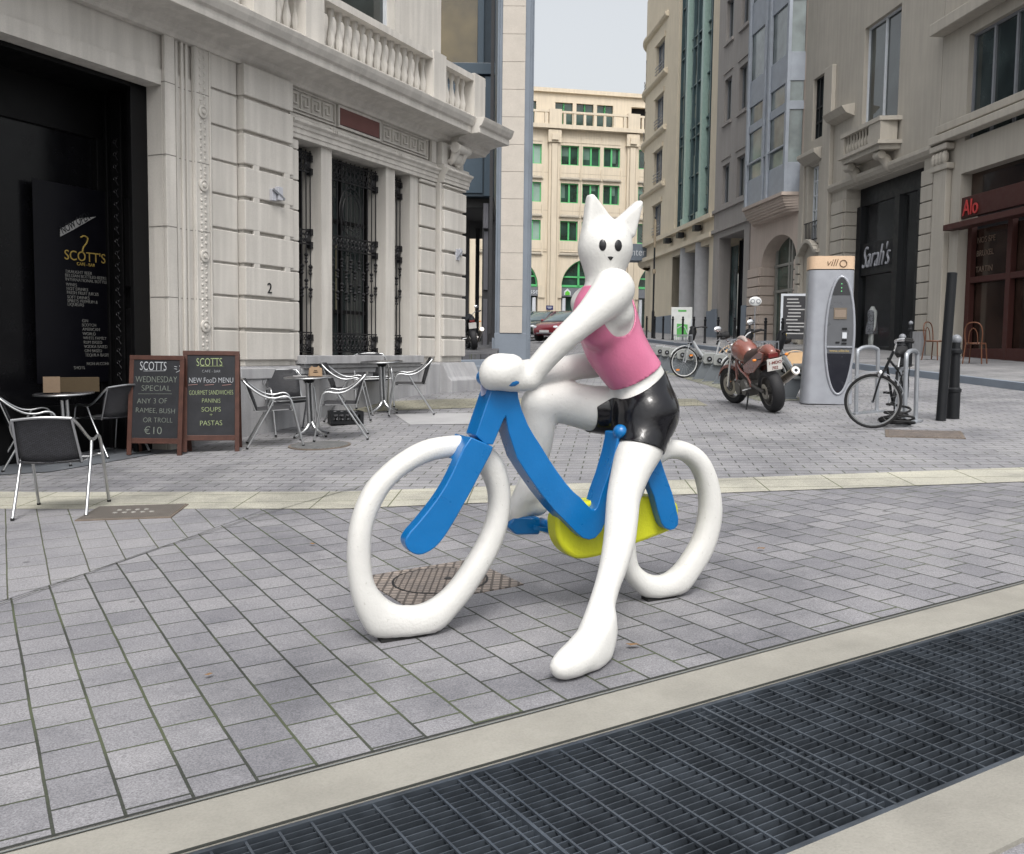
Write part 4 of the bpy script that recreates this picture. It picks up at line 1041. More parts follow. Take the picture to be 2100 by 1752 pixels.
q.build('shop_interior', stone('grey_shop_wall', (.10, .10, .11), bump=0), ba)
q = hbA(); q.box(-4.55, -2.35, .5, .51, 1.75, 6.2); q.box(-2.05, -.3, .5, .51, 1.55, 6.2); q.build('shop_glass', M['glass'], ba)
q = hbA(); q.box(-4.0, -3.1, 2.4, 2.5, 1.8, 4.0); q.box(-1.9, -1.2, 2.0, 2.1, 1.6, 4.4); q.build('display_wall', stone('pale_display', (.20, .20, .16), bump=0), ba)
tx = text('shop_name', "Sarah's", .98, stone('pale_lettering', (.45, .46, .50), bump=0), sf, (-4.35-A0, .34, 4.22-1.0), ext=.02, shear=.45, sx=.66, bold=-.02)
q = hbA(); q.box(-.04, .62, -.13, -.001, 1, 2.16); q.box(-5.85, -4.92, -.13, -.001, 1, 2.16); q.box(-8.58, -6.0, -.14, -.13, 1, 1.6); build_groups(q, 'base', M['plinth'], ba, lambda c: round(c[0], 1))
# B: next house with the red neon
B0 = 3.
hbB = HB(B0)
bb = house('restaurant_building', 'stone house at the right edge with a dark red shopfront and red neon lettering', B0)
q = hbB(); q.wall(.66, 9.0, 1, 14, [(1.8, 5.6, 1, 6.1), (1.9, 5.5, 6.9, 9.5), (6.5, 8.5, 1, 6)], 0, .5); q.box(.7, 9, .5, 8, 9.6, 13.9); q.build('wall', M['greystone'], bb)
q = hbB()
q.box(.74, 1.38, -.16, -.001, 1, 6.3); q.box(.66, 1.5, -.22, -.001, 6.3, 6.45)
for k in range(4): q.ell((.82+k*.17, -.18, 6.6), .10, .10, .18, 8, 6)
q.box(.66, 1.48, -.26, -.001, 6.8, 6.95); q.box(.66, 9, -.3, -.001, 7.0, 7.2); q.box(.66, 9, -.12, -.001, 7.3, 7.5); q.box(.66, 9, -.4, -.001, 9.8, 10.1)
q.build('pilaster', M['greystone'], bb, bevel=.02)
RD = paint('dark_red_timber', (.055, .018, .015), rough=.6, spec=.3)
q = hbB(); q.box(1.8, 5.6, .05, .2, 4.98, 5.5); q.box(1.5, 5.8, -.25, .1, 4.7, 4.85)
for x in (1.9, 3.6, 5.5): q.box(x-.09, x+.09, .25, .4, 1, 4.8)
q.box(1.8, 5.6, .26, .38, 3.35, 3.5); q.box(1.8, 5.6, .26, .38, 1, 1.7)
rf = q.build('red_shopfront', RD, bb, bevel=.01)
q = hbB(); q.box(1.8, 5.6, .42, .44, 1, 4.7); q.box(1.8, 5.6, .3, .32, 5.5, 6.1); q.build('shop_window', window_glass('brown_glass', (.035, .02, .015), rough=.1), bb)
simple_window(hbB, bb, 1.9, 5.5, 6.9, 9.5, nv=3)
simple_window(hbB, bb, 6.5, 8.5, 1.0, 6.0, nv=1)
neon = emit_dim('neon_red', (.38, .03, .03), .06)
text('neon_sign', 'Alo', .56, neon, rf, (1.93-B0, .02, 5.03-1.0), ext=.012, sx=.85)
for k, s in enumerate(('NOS SPE', 'BRUXEL', 'TARTIN')): text('window_text', s, .21, stone('tan_lettering%d' % k, (.18, .13, .10), bump=0), rf, (1.98-B0, .41, (4.35, 4.02, 3.62)[k]-1.0), ext=.004)

# ------------------------------------------------------------------ cafe furniture
def weave(name, c):
    m, t, b = new_mat(name); L = t.links.new
    co = N(t, 'ShaderNodeTexCoord'); br = N(t, 'ShaderNodeTexBrick', offset=.5); mp = N(t, 'ShaderNodeMapping'); mp.inputs['Rotation'].default_value = (math.pi/2*0, 0, 0)
    sx = N(t, 'ShaderNodeSeparateXYZ'); L(co.outputs['Object'], sx.inputs[0]); ad = N(t, 'ShaderNodeMath', operation='ADD'); L(sx.outputs[1], ad.inputs[0]); L(sx.outputs[2], ad.inputs[1])
    cb = N(t, 'ShaderNodeCombineXYZ'); L(sx.outputs[0], cb.inputs[0]); L(ad.outputs[0], cb.inputs[1]); L(cb.outputs[0], br.inputs[0])
    br.inputs['Scale'].default_value = 1; br.inputs['Brick Width'].default_value = .03; br.inputs['Row Height'].default_value = .012; br.inputs['Mortar Size'].default_value = .0025
    br.inputs['Color1'].default_value = (*c, 1); br.inputs['Color2'].default_value = (*mul(c, 1.6), 1); br.inputs['Mortar'].default_value = (.006, .006, .007, 1)
    L(br.outputs['Color'], b.inputs['Base Color']); b.inputs['Roughness'].default_value = .5
    iv = N(t, 'ShaderNodeMath', operation='SUBTRACT'); iv.inputs[0].default_value = 1; L(br.outputs['Fac'], iv.inputs[1])
    bp = N(t, 'ShaderNodeBump', Strength=.8, Distance=.003); L(iv.outputs[0], bp.inputs['Height']); L(bp.outputs[0], b.inputs['Normal'])
    return m
WV = weave('dark_woven_plastic', (.035, .036, .042))
def stand(o):
    """tip a thing so that its base lies on the sloping paving"""
    n_ = Vector((-GT, -GS, 1)).normalized()
    rz = o.rotation_euler.z
    o.rotation_euler = (Vector((0, 0, 1)).rotation_difference(n_).to_matrix() @ Matrix.Rotation(rz, 3, 'Z')).to_euler()
def make_chair():
    t = thing('cafe_chair', 'x', 'chair', group='woven cafe chairs with aluminium arms')
    for s in (-1, 1):       # arm and front leg are one bent tube
        q = MB(); q.tube([(s*.215, .285, .775), (s*.245, .24, .725), (s*.265, .14, .64), (s*.272, .04, .585), (s*.275, -.06, .572), (s*.275, -.15, .588), (s*.275, -.205, .575), (s*.275, -.235, .53), (s*.276, -.262, .42)], .0125, 8, spline=3)
        q.build('armrest', M['alu'], t, smooth=60)
        q = MB(); q.tube([(s*.276, -.262, .42), (s*.279, -.345, .012)], .0125, 8); lg = q.build('leg', M['alu'], t, smooth=60)
        q = MB(); q.tube([(s*.279, -.343, .02), (s*.279, -.347, .0)], .0155, 8); q.build('foot_cap', M['rubber'], lg)
        q = MB(); q.tube([(s*.258, -.05, .572), (s*.262, .02, .44), (s*.27, .285, .012)], .0125, 8); lg = q.build('leg', M['alu'], t, smooth=60)
        q = MB(); q.tube([(s*.27, .283, .02), (s*.27, .287, .0)], .0155, 8); q.build('foot_cap', M['rubber'], lg)
    q = MB(); q.tube([(-.262, .02, .44), (.262, .02, .44)], .010, 8); q.tube([(-.272, -.24, .425), (.272, -.24, .425)], .010, 8)
    q.tube([(-.27, .2, .16), (.27, .2, .16)], .008, 6) if False else None
    q.tube([(.215, .285, .775), (0, .31, .79), (-.215, .285, .775)], .012, 8, spline=4)
    q.tube([(-.25, -.2, .435), (-.235, .17, .425), (-.215, .285, .775)], .009, 6); q.tube([(.25, -.2, .435), (.235, .17, .425), (.215, .285, .775)], .009, 6)
    q.build('frame', M['alu'], t, smooth=60)
    # seat and back: curved woven shells
    def shell(name, pts, half, th=.012, crv=.0):
        vs = []; fs = []; nx = 8
        for k, (y, z, hw) in enumerate(pts):
            for i in range(nx+1):
                u = -1+2*i/nx; vs.append((u*hw, y+crv*(u*u), z-(.0 if crv else .012*(1-u*u))))
        n = len(pts)
        for k in range(n-1):
            for i in range(nx): a = k*(nx+1)+i; fs.append((a, a+1, a+nx+2, a+nx+1))
        o = link_mesh(name, vs, fs, WV, t, smooth=60); md = o.modifiers.new('thick', 'SOLIDIFY'); md.thickness = th; md.offset = 0
        return o
    shell('seat', [(-.25, .405, .20), (-.245, .428, .235), (-.20, .44, .25), (0, .435, .25), (.14, .428, .24), (.19, .44, .225)], .25)
    shell('backrest', [(.185, .43, .215), (.20, .50, .222), (.225, .58, .225), (.25, .66, .225), (.275, .73, .215), (.292, .775, .19), (.297, .79, .15)], .22, crv=-.03)
    return t
chair0 = make_chair(); used = [False]
def place_chair(x, y, heading, label):
    """heading: compass direction (degrees clockwise from +Y) the sitter would face"""
    o = chair0 if not used[0] else copy_tree(chair0); used[0] = True
    o['label'] = label; o.location = (x, y, gz(x, y)+.004); o.rotation_euler = (0, 0, math.radians(180-heading)); stand(o)
    return o
place_chair(-2.82, 11.48, 75, 'cafe chair between the chalkboards and the nearer round table, facing right')
place_chair(-2.86, 12.55, 150, 'cafe chair behind the nearer round table against the stone plinth')
place_chair(-2.05, 11.93, 262, 'cafe chair on the right of the nearer round table, facing left')
place_chair(-2.30, 13.60, 85, 'cafe chair left of the farther round table, behind the nearer chair back')
place_chair(-2.12, 14.85, 165, 'cafe chair behind the farther round table under the window sill')
place_chair(-1.42, 13.98, 262, 'cafe chair on the right of the farther round table, nearest the statue arm')
place_chair(-4.52, 11.05, 302, 'cafe chair in front of the dark cafe doorway beside the chalkboards')
place_chair(-3.60, 7.76, 352, 'cafe chair nearest the viewer at the left edge, beside the rectangular drain cover')
place_chair(-5.05, 10.25, 60, 'cafe chair deep in the shade under the window menu')
def make_table():
    t = thing('bistro_table', 'x', 'table', group='round bistro tables')
    q = MB(); q.lathe([(.0, .718), (.29, .718), (.305, .722), (.305, .736), (.298, .742), (0, .742)], n=40, cap=False)
    q.build('tabletop', paint('dark_table_top', (.05, .05, .056), rough=.25), t, smooth=40)
    q = MB(); q.lathe([(.306, .722), (.3085, .725), (.3085, .735), (.306, .738)], n=40, cap=False); q.build('rim', M['alu'], t, smooth=40)
    q = MB(); q.lathe([(.05, .66), (.075, .70), (.12, .718)], n=20); q.build('bracket', M['black'], t)
    q = MB()
    for k in range(4):
        a = math.pi/4+k*math.pi/2; c_, s_ = math.cos(a), math.sin(a)
        q.tube([(.035*c_, .035*s_, .68), (.035*c_, .035*s_, .16)], .020, 10)
    q.build('column', M['alu'], t, smooth=50)
    for k in range(4):
        a = k*math.pi/2+.5; c_, s_ = math.cos(a), math.sin(a)
        q = MB(); q.tube([(.02*c_, .02*s_, .17), (.07*c_, .07*s_, .10), (.15*c_, .15*s_, .055), (.27*c_, .27*s_, .018)], [.028, .026, .020, .014], 8, spline=3)
        lg = q.build('leg', M['alu'], t, smooth=50)
        q = MB(); q.lathe([(.016, 0), (.016, .02)], c=(.268*c_, .268*s_, 0), n=10); q.build('foot_cap', M['rubber'], lg)
    return t
tb = make_table(); tb['label'] = 'nearer round bistro table with a card menu holder on it, beside the chalkboards'
tb.location = (-2.50, 12.18, gz(-2.50, 12.18)+.004); tb.rotation_euler = (0, 0, .4); stand(tb)
t2 = copy_tree(tb); t2['label'] = 'farther bare round bistro table under the right end of the grilled window'; t2.location = (-1.86, 14.15, gz(-1.86, 14.15)+.004)
t3 = copy_tree(tb); t3['label'] = 'round bistro table in the black shade of the cafe doorway'; t3.location = (-4.82, 10.6, gz(-4.82, 10.6)+.004)
card = stone('brown_card', (.36, .25, .16), bump=0)
mh = thing('menu_holder', 'small tan card menu holder standing on the nearer round table', 'menu holder', (-2.44, 12.10, gz(-2.5, 12.18)+.75), .5)
q = MB(); q.prism([(-.075, 0), (.085, 0), (.08, .10), (.05, .11), (.04, .13), (.02, .112), (-.03, .112), (-.045, .13), (-.06, .11), (-.075, .10)], -.03, -.024); q.prism([(-.075, 0), (.085, 0), (.07, .10), (-.065, .10)], .02, .026); q.box(-.075, .085, -.03, .026, 0, .004); q.build('card', card, mh)
q = MB(); q.box(-.03, .03, -.0325, -.0305, .045, .055); q.box(-.02, .02, -.0325, -.0305, .065, .073); q.build('print', M['black'], mh)
lf = thing('leaflet', 'white leaflet lying flat on the nearer round table', 'leaflet', (-2.60, 12.08, gz(-2.5, 12.18)+.749), .3)
q = MB(); q.box(-.10, .06, -.04, .04, 0, .004); q.build('paper', stone('white_paper', (.6, .6, .6), bump=0), lf)
cr = thing('crate', 'low dark crate on the ground behind the nearer round table', 'crate', (-2.25, 13.2, gz(-2.25, 13.2)+.004), math.radians(20))
q = MB(); q.wall(-.22, .22, 0, .17, [(-.18+i*.075, -.125+i*.075, .04, .13) for i in range(5)], -.14, -.13); q.wall(-.22, .22, 0, .17, [(-.18+i*.075, -.125+i*.075, .04, .13) for i in range(5)], .13, .14)
q.box(-.22, -.21, -.13, .13, 0, .17); q.box(.21, .22, -.13, .13, 0, .17); q.box(-.2, .2, -.13, .13, 0, .01); q.build('basket', M['black'], cr)
q = MB()
for i in range(4): q.ell((-.14+i*.09, 0, .12), .045, .08, .05, 8, 6)
q.build('contents', paint('grey_bundle', (.16, .16, .17), rough=.7), cr, smooth=60)

# chalkboards
wood = stone('red_brown_wood', (.07, .03, .022), rough=.5, scale=9, var=.3, bump=.2)
slate = stone('chalk_slate', (.018, .019, .023), rough=.6, scale=5, var=.35, bump=.0)
def chalkboard(label, x, y, rz, w, h, lean):
    t = thing('chalkboard', label, 'chalkboard', (x, y, gz(x, y)+.004), rz, group='chalkboards outside the cafe')
    dy = math.tan(lean)
    def S(q): q.M = Matrix(((1, 0, 0, 0), (0, 1, dy, 0), (0, 0, 1, 0), (0, 0, 0, 1))); return q
    q = S(MB()); 
    q.box(-w/2, -w/2+.05, -.015, .015, 0, h-.05); q.box(w/2-.05, w/2, -.015, .015, 0, h-.05); q.box(-w/2, w/2, -.015, .015, h-.05, h); q.box(-w/2+.05, w/2-.05, -.013, .013, .13, .19)
    q.build('frame', wood, t, bevel=.004)
    q = S(MB()); q.box(-w/2+.045, w/2-.045, -.006, .006, .185, h-.045); b = q.build('slate', slate, t)
    q = MB(); q.M = Matrix(((1, 0, 0, 0), (0, 1, -dy*1.2, 2.2*dy*h+.02), (0, 0, 1, 0), (0, 0, 0, 1)))
    q.box(-w/2, -w/2+.04, -.012, .012, 0, h-.03); q.box(w/2-.04, w/2, -.012, .012, 0, h-.03); q.box(-w/2+.04, w/2-.04, -.010, .010, .18, h-.05); q.build('back_leaf', wood, t)
    return t, b, math.pi/2-lean
def chalk(par, rx, dy, s, cx, z, size, mat, w=.3):
    # bmesh letters roughened a little by hand placement of each glyph
    random.seed(len(s)*7+int(z*100))
    o = text('chalk_writing', s, size, mat, par, (cx, z*dy-.009, z), rot=(rx, random.uniform(-.02, .02), 0), ext=.0008, align='CENTER', bold=-.0012)
    xs_ = [v.co.x for v in o.data.vertices]; o.scale = (w/(max(xs_)-min(xs_)), 1, 1)
    return o
cw_ = stone('white_chalk', (.42, .44, .47), bump=0, fine=300, var=.25, scale=20); cg = stone('green_chalk', (.30, .36, .19), bump=0, fine=300, var=.25, scale=20); cd = stone('faded_chalk', (.16, .18, .16), bump=0, var=.3, scale=20); cp_ = stone('pink_chalk', (.30, .18, .17), bump=0, scale=20)
LEAN = math.radians(7)
b1, s1, rx = chalkboard('left chalkboard advertising the Wednesday special, standing at the dark doorway', -3.985, 10.86, math.radians(-2), .62, 1.11, LEAN)
dyl = math.tan(LEAN)
for (s, cx_, z, sz, mt, w_) in (('SCOTTS', -.04, .945, .14, cw_, .30), ('WEDNESDAY', .0, .81, .10, cd, .47), ('SPECIAL', .0, .715, .09, cd, .33), ('ANY 3 OF', -.04, .575, .085, cd, .34), ('RAMEE, BUSH', .0, .47, .08, cd, .44), ('OR TROLL', .03, .365, .08, cd, .33), ('\u20ac10', -.02, .235, .12, cd, .20)):
    chalk(s1, rx, dyl, s, cx_, z, sz, mt, w_)
def stroke(par, pts, mat, w=.004, name='chalk_line'):
    q = MB(); 
    for (x0, z0), (x1, z1) in zip(pts, pts[1:]): q.bar((x0, z0*dyl-.0095, z0), (x1, z1*dyl-.0095, z1), w, .002, up=(0, 1, 0))
    q.build(name, mat, par)
stroke(s1, [(-.15, .935), (.10, .94)], cw_); stroke(s1, [(-.2, .68), (.18, .685)], cd)
stroke(s1, [(.20, .99), (.23, .985)], cw_, .006); stroke(s1, [(.20, .965), (.23, .96)], cw_, .006); stroke(s1, [(.255, 1.0), (.27, .97), (.255, .94), (.22, .925)], cw_, .005)
b2, s2, rx = chalkboard('right chalkboard announcing a new food menu with soups and pastas, next to the cafe chairs', -3.40, 11.02, math.radians(10), .62, 1.14, LEAN)
for (s, cx_, z, sz, mt, w_) in (('SCOTTS', -.02, .97, .13, cg, .28), ('CAFE - BAR', .0, .895, .045, cw_, .20), ('NEW FooD MENU', .0, .78, .085, cw_, .48), ('GOURMET SANDWICHES', .0, .645, .075, cg, .48), ('PANINIS', .0, .555, .07, cg, .20), ('SOUPS', .0, .455, .075, cg, .21), ('+', .0, .40, .06, cg, .035), ('PASTAS', .0, .30, .08, cg, .24)):
    chalk(s2, rx, dyl, s, cx_, z, sz, mt, w_)
stroke(s2, [(-.12, .965), (.13, .97)], cg)
for a_ in (-.2, -.02, .17): stroke(s2, [(a_-.05, .752), (a_+.05, .762)], cp_, .006)

# ------------------------------------------------------------------ bicycles
def wheel_parts(t, c, R, tyre_r=.018, spokes=18, mud=None, tyre=None, rim=None, hubw=.04):
    q = MB(); q.torus(c, R-tyre_r, tyre_r, 'y', 36, 8); w = q.build('wheel', tyre or M['rubber'], t, smooth=60)
    q = MB(); q.torus(c, R-tyre_r*2.3, tyre_r*.62, 'y', 36, 6); q.build('rim', rim or M['alu'], w, smooth=60)
    q = MB()
    for k in range(spokes):
        a = 2*math.pi*k/spokes; s = 1 if k % 2 else -1
        q.bar((c[0]+.02*math.cos(a+.9*s), c[1]+s*.02, c[2]+.02*math.sin(a+.9*s)), (c[0]+(R-.04)*math.cos(a), c[1], c[2]+(R-.04)*math.sin(a)), .0022, .0022)
    q.build('spokes', M['alu'], w)
    q = MB(); q.lathe([(.02, -hubw), (.02, hubw)], c=c, axis='y', n=12); q.build('hub', M['greymetal'], w)
    return w
def flatten(fw, t):
    """hand the turned front parts straight to the thing they belong to"""
    for c in list(fw.children):
        mb_ = fw.matrix_basis @ c.matrix_basis; c.parent = t; c.matrix_basis = mb_
    bpy.data.objects.remove(fw)
def bicycle(name, label, x, y, heading, group=None, steer=0, style='rental', lean=0):
    t = thing(name, label, 'bicycle', (x, y, gz(x, y)+.004), 0, group)
    t.rotation_euler = (0, 0, math.radians(90-heading))
    R = .335; WB = 1.08
    rent = style == 'rental'
    fm = M['silver'] if rent else M['black']
    wheel_parts(t, (0, 0, R), R, tyre=M['rubber'], rim=M['rimwhite'] if rent else M['alu'], spokes=20)
    fw = bpy.data.objects.new('front_assembly', None); COL.objects.link(fw); fw.parent = t; fw.location = (WB-.12, 0, 0); fw.rotation_euler = (0, 0, math.radians(steer)); fw.name = 'steering'
    wheel_parts(fw, (.12, 0, R), R, tyre=M['rubber'], rim=M['rimwhite'] if rent else M['alu'], spokes=20)
    q = MB()
    for s in (-1, 1): q.tube([(.12, s*.05, R), (.06, s*.05, R+.28), (.01, s*.03, R+.40)], .011, 6, spline=3)
    q.tube([(.02, 0, R+.37), (-.07, 0, R+.62)], .017, 8)
    q.build('fork', fm, fw, smooth=50)
    q = MB()
    if rent:
        q.tube([(-.10, 0, R+.76), (-.085, 0, R+.66), (-.04, 0, R+.5), (-.01, 0, R+.38)], [.055, .085, .075, .045], 10); q.build('handlebar_cover', M['black'], fw, smooth=50); q = MB()
        q.box(-.16, -.10, -.03, .03, R+.62, R+.72); q.build('yellow_badge', paint('bike_yellow', (.6, .42, .03)), fw, bevel=.01); q = MB()
    q.tube([(-.07, 0, R+.6), (-.09, 0, R+.70), (-.08, .12, R+.74), (-.16, .24, R+.76), (-.26, .28, R+.75)], .012, 8, spline=3)
    q.tube([(-.09, 0, R+.70), (-.08, -.12, R+.74), (-.16, -.24, R+.76), (-.26, -.28, R+.75)], .012, 8, spline=3)
    q.build('handlebar', M['black'] if rent else M['chrome'], fw, smooth=50)
    for s in (-1, 1):
        q = MB(); q.tube([(-.18, s*.255, R+.758), (-.28, s*.285, R+.748)], .017, 8); q.build('grip', M['rubber'], fw, smooth=50)
    q = MB()
    if rent:
        q.tube([(WB-.19, 0, R+.48), (WB-.30, 0, R+.28), (.55, 0, R-.02), (.44, 0, R-.06)], [.03, .036, .036, .04], 10, spline=4)
        q.tube([(.44, 0, R-.06), (.30, 0, R+.42)], .02, 8)
    else:
        q.tube([(WB-.19, 0, R+.52), (.28, 0, R+.34)], .015, 8); q.tube([(WB-.17, 0, R+.42), (.44, 0, R-.06)], .017, 8); q.tube([(.44, 0, R-.06), (.26, 0, R+.40)], .016, 8)
    for s in (-1, 1): q.tube([(.44, s*.02, R-.06), (0, s*.055, R)], .010, 6); q.tube([(.28, s*.02, R+.32), (0, s*.055, R)], .009, 6)
    q.build('frame', fm, t, smooth=50)
    q = MB(); q.tube([(.28, 0, R+.38), (.24, 0, R+.52)], .013, 8); q.build('seat_post', M['chrome'], t, smooth=50)
    q = MB(); q.tube([(.36, 0, R+.55), (.28, 0, R+.565), (.18, 0, R+.565), (.10, 0, R+.58)], [.02, .05, .085, .07], 10, spline=3); s_ = q.build('saddle', M['rubber'], t, smooth=60); s_.scale = (1, 1, 1)
    q = MB()
    for (c0, par, a0, a1, rr) in (((0, 0, R), t, 20, 190, R+.03),):
        pts = [(c0[0]+rr*math.cos(math.radians(a)), 0, c0[2]+rr*math.sin(math.radians(a))) for a in range(a0, a1, 12)]
        vs = []; fs = []
        for k, p in enumerate(pts): vs += [(p[0], -.03, p[2]-.008), (p[0], 0, p[2]+.004), (p[0], .03, p[2]-.008)]
        for k in range(len(pts)-1): fs += [(3*k, 3*k+1, 3*k+4, 3*k+3), (3*k+1, 3*k+2, 3*k+5, 3*k+4)]
        q.add(vs, fs)
    if rent:
        for s in (-1, 1): q.prism([(-.33, R-.02), (-.28, R+.2), (-.12, R+.33), (.1, R+.33), (.2, R+.22), (.05, R+.06)], s*.034-.003, s*.034+.003)
    mg = q.build('mudguard', M['orangeguard'] if rent else M['greymetal'], t, smooth=40)
    q = MB(); vs = []; fs = []; rr = R+.03
    for k, a in enumerate(range(30, 165, 12)):
        px_, pz_ = .12+rr*math.cos(math.radians(a)), R+rr*math.sin(math.radians(a)); vs += [(px_, -.03, pz_-.008), (px_, 0, pz_+.004), (px_, .03, pz_-.008)]
        if k: j = 3*(k-1); fs += [(j, j+1, j+4, j+3), (j+1, j+2, j+5, j+4)]
    q.add(vs, fs); q.build('mudguard', M['rimwhite'] if rent else M['greymetal'], fw, smooth=40)
    q = MB(); q.lathe([(.09, .045), (.09, .05)], c=(.44, 0, R-.06), axis='y', n=24); q.bar((.44, .055, R-.06), (.56, .06, R-.17), .012, .012); q.bar((.44, -.055, R-.06), (.32, -.06, R+.05), .012, .012); cr_ = q.build('crank', M['greymetal'], t)
    for (a, b) in ((.56, .1), (.32, -.1)):
        q = MB(); q.box(a-.04, a+.04, b-.04, b+.04, (R-.18) if b > 0 else R+.04, (R-.155) if b > 0 else R+.065); q.build('pedal', M['black'], cr_)
    if rent:
        for an in (2.4, 5.5):
            q = MB(); q.box(.12+.22*math.cos(an)-.035, .12+.22*math.cos(an)+.035, -.012, .012, R+.22*math.sin(an)-.018, R+.22*math.sin(an)+.018); q.build('reflector', M['orange'], fw)
        q = MB(); q.wall(0, .30, R+.42, R+.60, [(.02+i*.04, .05+i*.04, R+.44, R+.58) for i in range(7)], -.15, -.145) ; q.wall(0, .30, R+.42, R+.60, [(.02+i*.04, .05+i*.04, R+.44, R+.58) for i in range(7)], .145, .15)
        for k in range(6): q.bar((.0+.06*k, -.15, R+.42), (.06*k, .15, R+.42), .006, .006)
        for z in (R+.42, R+.6):
            q.bar((0, -.15, z), (0, .15, z), .006, .006); q.bar((.3, -.15, z), (.3, .15, z), .006, .006)
        q.build('basket', M['greymetal'], fw)
    else:
        q = MB(); 
        for s in (-1, 1): q.tube([(0, s*.07, R), (-.08, s*.07, R+.37), (.2, s*.06, R+.38)], .006, 6)
        for k in range(4): q.bar((-.28+.12*k, -.07, R+.38), (-.28+.12*k, .07, R+.38), .008, .008)
        for s in (-1, 1): q.bar((-.3, s*.07, R+.38), (.2, s*.07, R+.38), .008, .008)
        q.build('rack', M['black'], t)
        q = MB(); q.ell((.06, 0, R+.34), .045, .05, .05, 10, 7); q.build('headlight', M['chrome'], fw, smooth=60)
    flatten(fw, t)
    stand(t)
    if lean: t.rotation_euler = (Matrix(t.rotation_euler.to_matrix()) @ Matrix.Rotation(math.radians(lean), 3, 'X')).to_euler()
    return t
M['silver'] = paint('silver_paint', (.50, .52, .54), rough=.3, metal=.5); M['rimwhite'] = paint('pale_grey_rim', (.55, .56, .56), rough=.4)
M['orangeguard'] = paint('apricot_guard', (.62, .42, .24), rough=.4); M['orange'] = paint('orange_reflector', (.7, .22, .03), rough=.3)
bicycle('rental_bicycle', 'silver rental bicycle with white wheel rims and orange reflectors at the docks, nearest the statue', 4.80, 21.35, 268, 'rental bicycles at the docking station', steer=14)
bicycle('rental_bicycle', 'rental bicycle with an apricot rear guard half hidden behind the brown motorcycle', 5.15, 17.9, 262, 'rental bicycles at the docking station', steer=0)
bicycle('rental_bicycle', 'rental bicycle with an apricot rear guard beside the left edge of the grey kiosk', 5.35, 16.6, 258, 'rental bicycles at the docking station', steer=-10)
old = bicycle('old_bicycle', 'old black bicycle leaning on the steel hoops in front of the kiosk', 5.02, 12.70, 213, style='old', steer=-78, lean=-3)

# docking posts
dk_m = paint('dock_grey', (.13, .145, .16), rough=.5); dk_b = paint('dock_box_grey', (.25, .26, .255), rough=.5)
def make_dock():
    t = thing('docking_post', 'x', 'docking post', group='docking posts of the bicycle station')
    # local: +x towards the kerb, y along the row
    q = MB(); q.prism([(-.36, 0), (-.06, 0), (.17, .52), (-.10, .52)], -.035, .035); q.build('plate', dk_m, t, bevel=.008)
    q = MB(); q.box(-.38, -.02, -.09, .09, 0, .02); q.build('base', dk_m, t)
    q = MB(); q.prism([(-.13, .40), (-.09, .37), (.13, .37), (.17, .42), (.17, .60), (.12, .64), (-.08, .64), (-.13, .58)], -.11, .10); bx = q.build('lock_box', dk_b, t, bevel=.02)
    q = MB(); q.lathe([(.055, -.135), (.06, -.12), (.06, -.10)], c=(.02, 0, .49), axis='y', n=20); q.build('lock', M['black'], bx, smooth=40)
    q = MB(); q.lathe([(.025, -.145), (.025, -.13)], c=(.02, 0, .49), axis='y', n=12); q.build('reader', M['greymetal'], bx)
    q = MB(); q.box(-.15, -.13, -.12, .02, .56, .60) if False else q.box(-.10, .14, -.10, .09, .64, .655); q.build('cap', M['silver'], bx)
    return t
dk0 = make_dock(); k = 0
DN = 14
ordn = ['first', 'second', 'third', 'fourth', 'fifth', 'sixth', 'seventh', 'eighth', 'ninth', 'tenth', 'eleventh', 'twelfth', 'thirteenth', 'fourteenth']
for k in range(DN):
    y = 15.95+.70*k; x = 4.66-.1*(y-15.95)
    o = dk0 if k == 0 else copy_tree(dk0)
    o.location = (x, y, gz(x, y)+.004); o.scale = (.9, .9, .87); o.rotation_euler = (0, 0, math.radians(-12)); stand(o)
    o['label'] = 'grey docking post, %s of the row counted from the kiosk' % ordn[k]

# bollards
def make_bollard():
    t = thing('bollard', 'x', 'bollard', group='slim black bollards along the kerb')
    q = MB(); q.lathe([(.06, 0), (.06, .05), (.045, .07), (.043, .86), (.055, .88), (.055, .92), (.03, .94), (.045, .97), (.04, 1.01), (.01, 1.03)], n=14); q.build('post', M['black'], t, smooth=40)
    return t
bo = make_bollard()
BP = [(6.32, 46.65), (6.51, 45.33), (6.71, 44.06), (6.94, 42.84), (7.10, 41.22), (7.28, 39.70), (7.43, 38.13), (7.59, 36.45), (7.78, 34.6), (7.9, 32.9), (8.02, 31.3), (8.19, 29.94), (8.55, 25.4)]
for k, (x, y) in enumerate(BP):
    o = bo if k == 0 else copy_tree(bo)
    o.location = (x, y, gz(x, y)+.12)
    o['label'] = ('slim black kerb bollard, number %s from the far end of the row' % ['one', 'two', 'three', 'four', 'five', 'six', 'seven', 'eight', 'nine', 'ten', 'eleven', 'twelve', 'thirteen'][k])
def big_bollard(label, x, y, h, r=.055, ball=True, up=0, rings=()):
    t = thing('ornate_bollard', label, 'bollard', (x, y, gz(x, y)+up), 0)
    pr = [(r*1.15, 0), (r*1.15, h*.32), (r*1.3, h*.33), (r*1.3, h*.36), (r*.95, h*.38), (r*.8, h*.78), (r*1.15, h*.8), (r*1.15, h*.83), (r*.8, h*.85), (r*.75, h*.93)]
    q = MB(); q.lathe(pr, n=16); q.build('post', M['black'], t, smooth=35)
    q = MB(); 
    if ball: q.ell((0, 0, h*.96), r*.95, r*.95, r*.95, 14, 9)
    else: q.lathe([(r, h*.92), (r, h)], n=14)
    q.build('ball', M['greymetal'], t, smooth=60)
big_bollard('black ornate bollard with a ball top just behind the old bicycle', 6.47, 16.35, 1.0, .06)
